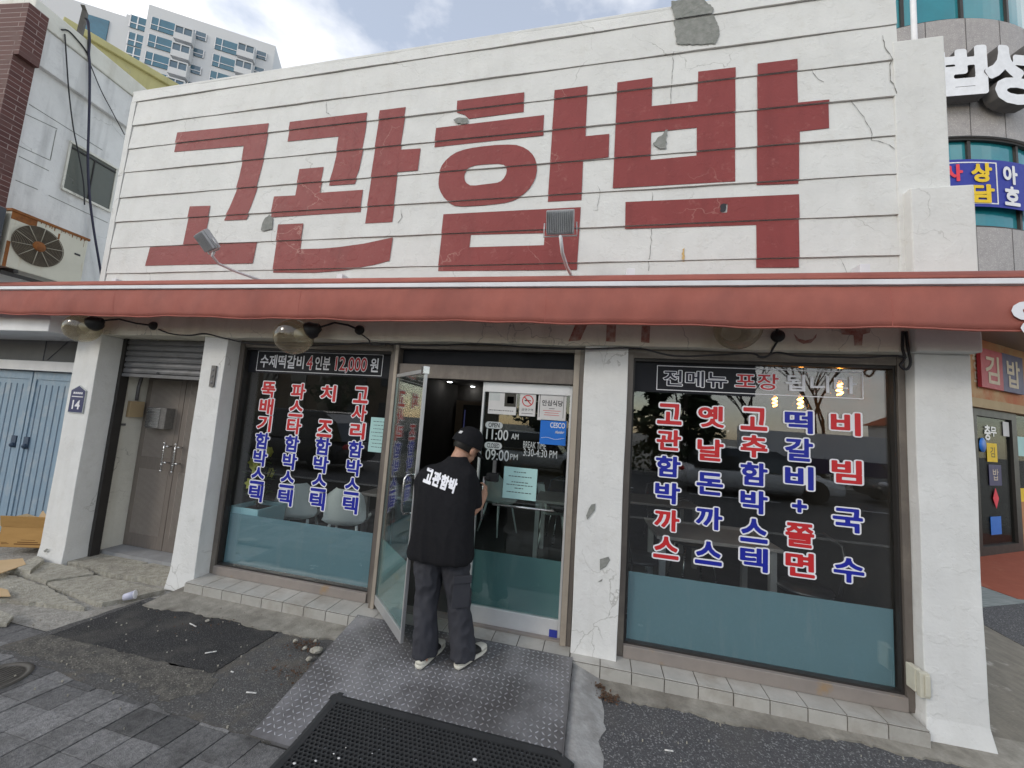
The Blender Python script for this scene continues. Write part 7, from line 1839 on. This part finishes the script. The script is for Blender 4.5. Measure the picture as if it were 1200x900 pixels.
def bare_tree(x, y, h, seed, label):
    rnd = random.Random(seed); t = thing('bare_tree', label, 'tree', (x, y, 0), 'leafless street trees mirrored in the glass'); tk, cr = MB(), MB()
    def grow(p, d, L, r_, lvl):
        q1 = p+d*L*.5+Vector((rnd.uniform(-.06, .06), rnd.uniform(-.06, .06), 0))*L; q2 = p+d*L
        (tk if lvl == 0 else cr).tube([p, q1, q2], [r_, r_*.85, r_*.68], seg=7 if lvl == 0 else 4, caps=False)
        if lvl >= 6: return
        for k in range(3 if lvl < 5 else 2):
            a = rnd.uniform(0, 6.28); s_ = rnd.uniform(.35, .8); nd = (d+Vector((math.cos(a), math.sin(a), rnd.uniform(0, .5)))*s_).normalized(); grow(q2 if k else q1.lerp(q2, .6), nd, L*rnd.uniform(.62, .8), max(r_*.58, .006), lvl+1)
    grow(Vector((x, y, -.02)), Vector((0, 0, 1)), h*.3, .085, 0)
    part('trunk', tk, M['bark'], t, fixn=False); part('crown', cr, M['bark'], t, fixn=False)
for i, (x, y) in enumerate(((-19, -15.2), (-13.5, -14.8), (-5.5, -15.4), (3.6, -14.6), (6.3, -15.2), (8.6, -14.6), (11.8, -15.0), (7.4, -17.5), (10.2, -17.2), (13.6, -17.0))):
    bare_tree(x, y, 7.5+(i % 3), 30+i, ('leafless street tree mirrored at the left edge of the left window', 'leafless street tree mirrored in the left window beside the dark car', 'leafless street tree mirrored in the closed glass door', 'leafless street tree mirrored beside the evergreen in the right window', 'leafless street tree mirrored in the middle of the right window', 'leafless street tree mirrored under the filament lamps', 'leafless street tree mirrored at the right edge of the right window', 'farther leafless tree mirrored between the third and fourth menu columns', 'farther leafless tree mirrored behind the fifth menu column', 'farther leafless tree mirrored by the orange roof')[i])
def evergreen(x, y, h, w_, seed, label):
    rnd = random.Random(seed); t = thing('evergreen_tree', label, 'tree', (x, y, 0), 'evergreens mirrored in the glass'); mb = MB(); mb.tube([(x, y, -.02), (x, y, h*.7)], [.14, .05]); part('trunk', mb, M['bark'], t); mb = MB()
    for k in range(2600):
        z = rnd.uniform(.06, 1)**.8; rr = w_*(1-z)**.6*(.55+.45*math.sin(z*19+rnd.uniform(0, 1)))*rnd.uniform(.3, 1.05)+.1; a = rnd.uniform(0, 6.28); c = Vector((x+rr*math.cos(a), y+rr*math.sin(a), .3+z*(h-.3))); s_ = rnd.uniform(.1, .24)
        u = Vector((rnd.uniform(-1, 1), rnd.uniform(-1, 1), rnd.uniform(-.6, .6))).normalized()*s_; v = Vector((rnd.uniform(-1, 1), rnd.uniform(-1, 1), rnd.uniform(-1, 1))).normalized()*s_*.5; mb.add([c-u, c+v, c+u, c-v], [(0, 1, 2, 3)])
    part('crown', mb, M['leaf_dark'], t, fixn=False)
evergreen(2.7, -15.6, 5.4, 2.1, 3, 'dark evergreen mirrored at the left side of the right window'); evergreen(4.6, -16.4, 4.4, 1.6, 4, 'lower evergreen mirrored beside the taller one in the right window'); evergreen(-16, -18, 7.2, 2.8, 5, 'evergreen mirrored at the left of the left window'); evergreen(-9.5, -17, 5.6, 2.6, 6, 'evergreen mirrored in the middle of the left window'); evergreen(-2.8, -17, 5.2, 2.2, 7, 'evergreen mirrored in the closed glass door')
fb = thing('street_building', 'long low grey building with an orange roof, mirrored in the right window', 'building', (40, -50, 0))
mb = MB(); mb.box(37, 74, -60, -45, -.02, 4.6); part('wall', mb, M['tower_grey'], fb); mb = MB(); mb.loft([[Vector((36.4, -60.5, 4.6)), Vector((74.5, -60.5, 4.6)), Vector((74.5, -44.4, 4.6)), Vector((36.4, -44.4, 4.6))], [Vector((38, -53, 7)), Vector((73, -53, 7)), Vector((73, -52, 7)), Vector((38, -52, 7))]], smooth=False); part('roof', mb, M['orange_roof'], fb)
fb = thing('street_building', 'low dark building across the street, mirrored in the left window', 'building', (-28, -26, 0)); mb = MB(); mb.box(-50, -10, -36, -26, -.02, 6.5); part('wall', mb, M['room_panel'], fb); mb = MB()
for k in range(12): mb.box(-48+3*k, -46.4+3*k, -25.98, -25.9, 1.2, 2.6); mb.box(-48+3*k, -46.4+3*k, -25.98, -25.9, 4, 5.4)
part('windows', mb, M['car_glass'], fb)
hg = thing('hedge', 'dark hedge along the far pavement, mirrored in the windows', 'hedge', (0, -14.2, 0)); rnd = random.Random(77); mb = MB()
for k in range(7000):
    c = Vector((rnd.uniform(-30, 18), rnd.gauss(-14.3, .25), rnd.uniform(.05, 1.25))); s_ = rnd.uniform(.07, .15); u = Vector((rnd.uniform(-1, 1), rnd.uniform(-1, 1), rnd.uniform(-1, 1))).normalized()*s_; v = Vector((rnd.uniform(-1, 1), rnd.uniform(-1, 1), rnd.uniform(-1, 1))).normalized()*s_*.6; mb.add([c-u, c+v, c+u, c-v], [(0, 1, 2, 3)])
part('foliage', mb, M['leaf_dark'], hg, fixn=False)

sb_ = thing('street_banner', 'pale banner with a purple lower strip on the far pavement, mirrored in the right window', 'banner', (8.2, -13.8, 0))
mb = MB(); mb.box(5.6, 10.8, -13.83, -13.8, 1.15, 2.1); part('cloth', mb, M['sign_white'], sb_); mb = MB(); mb.box(5.6, 10.8, -13.83, -13.8, .6, 1.149); part('lower_strip', mb, M['plate_purple'], sb_)
for x in (5.55, 10.85): mb = MB(); mb.tube([(x, -13.81, -.02), (x, -13.81, 2.2)], .03); part('post', mb, M['alu'], sb_)
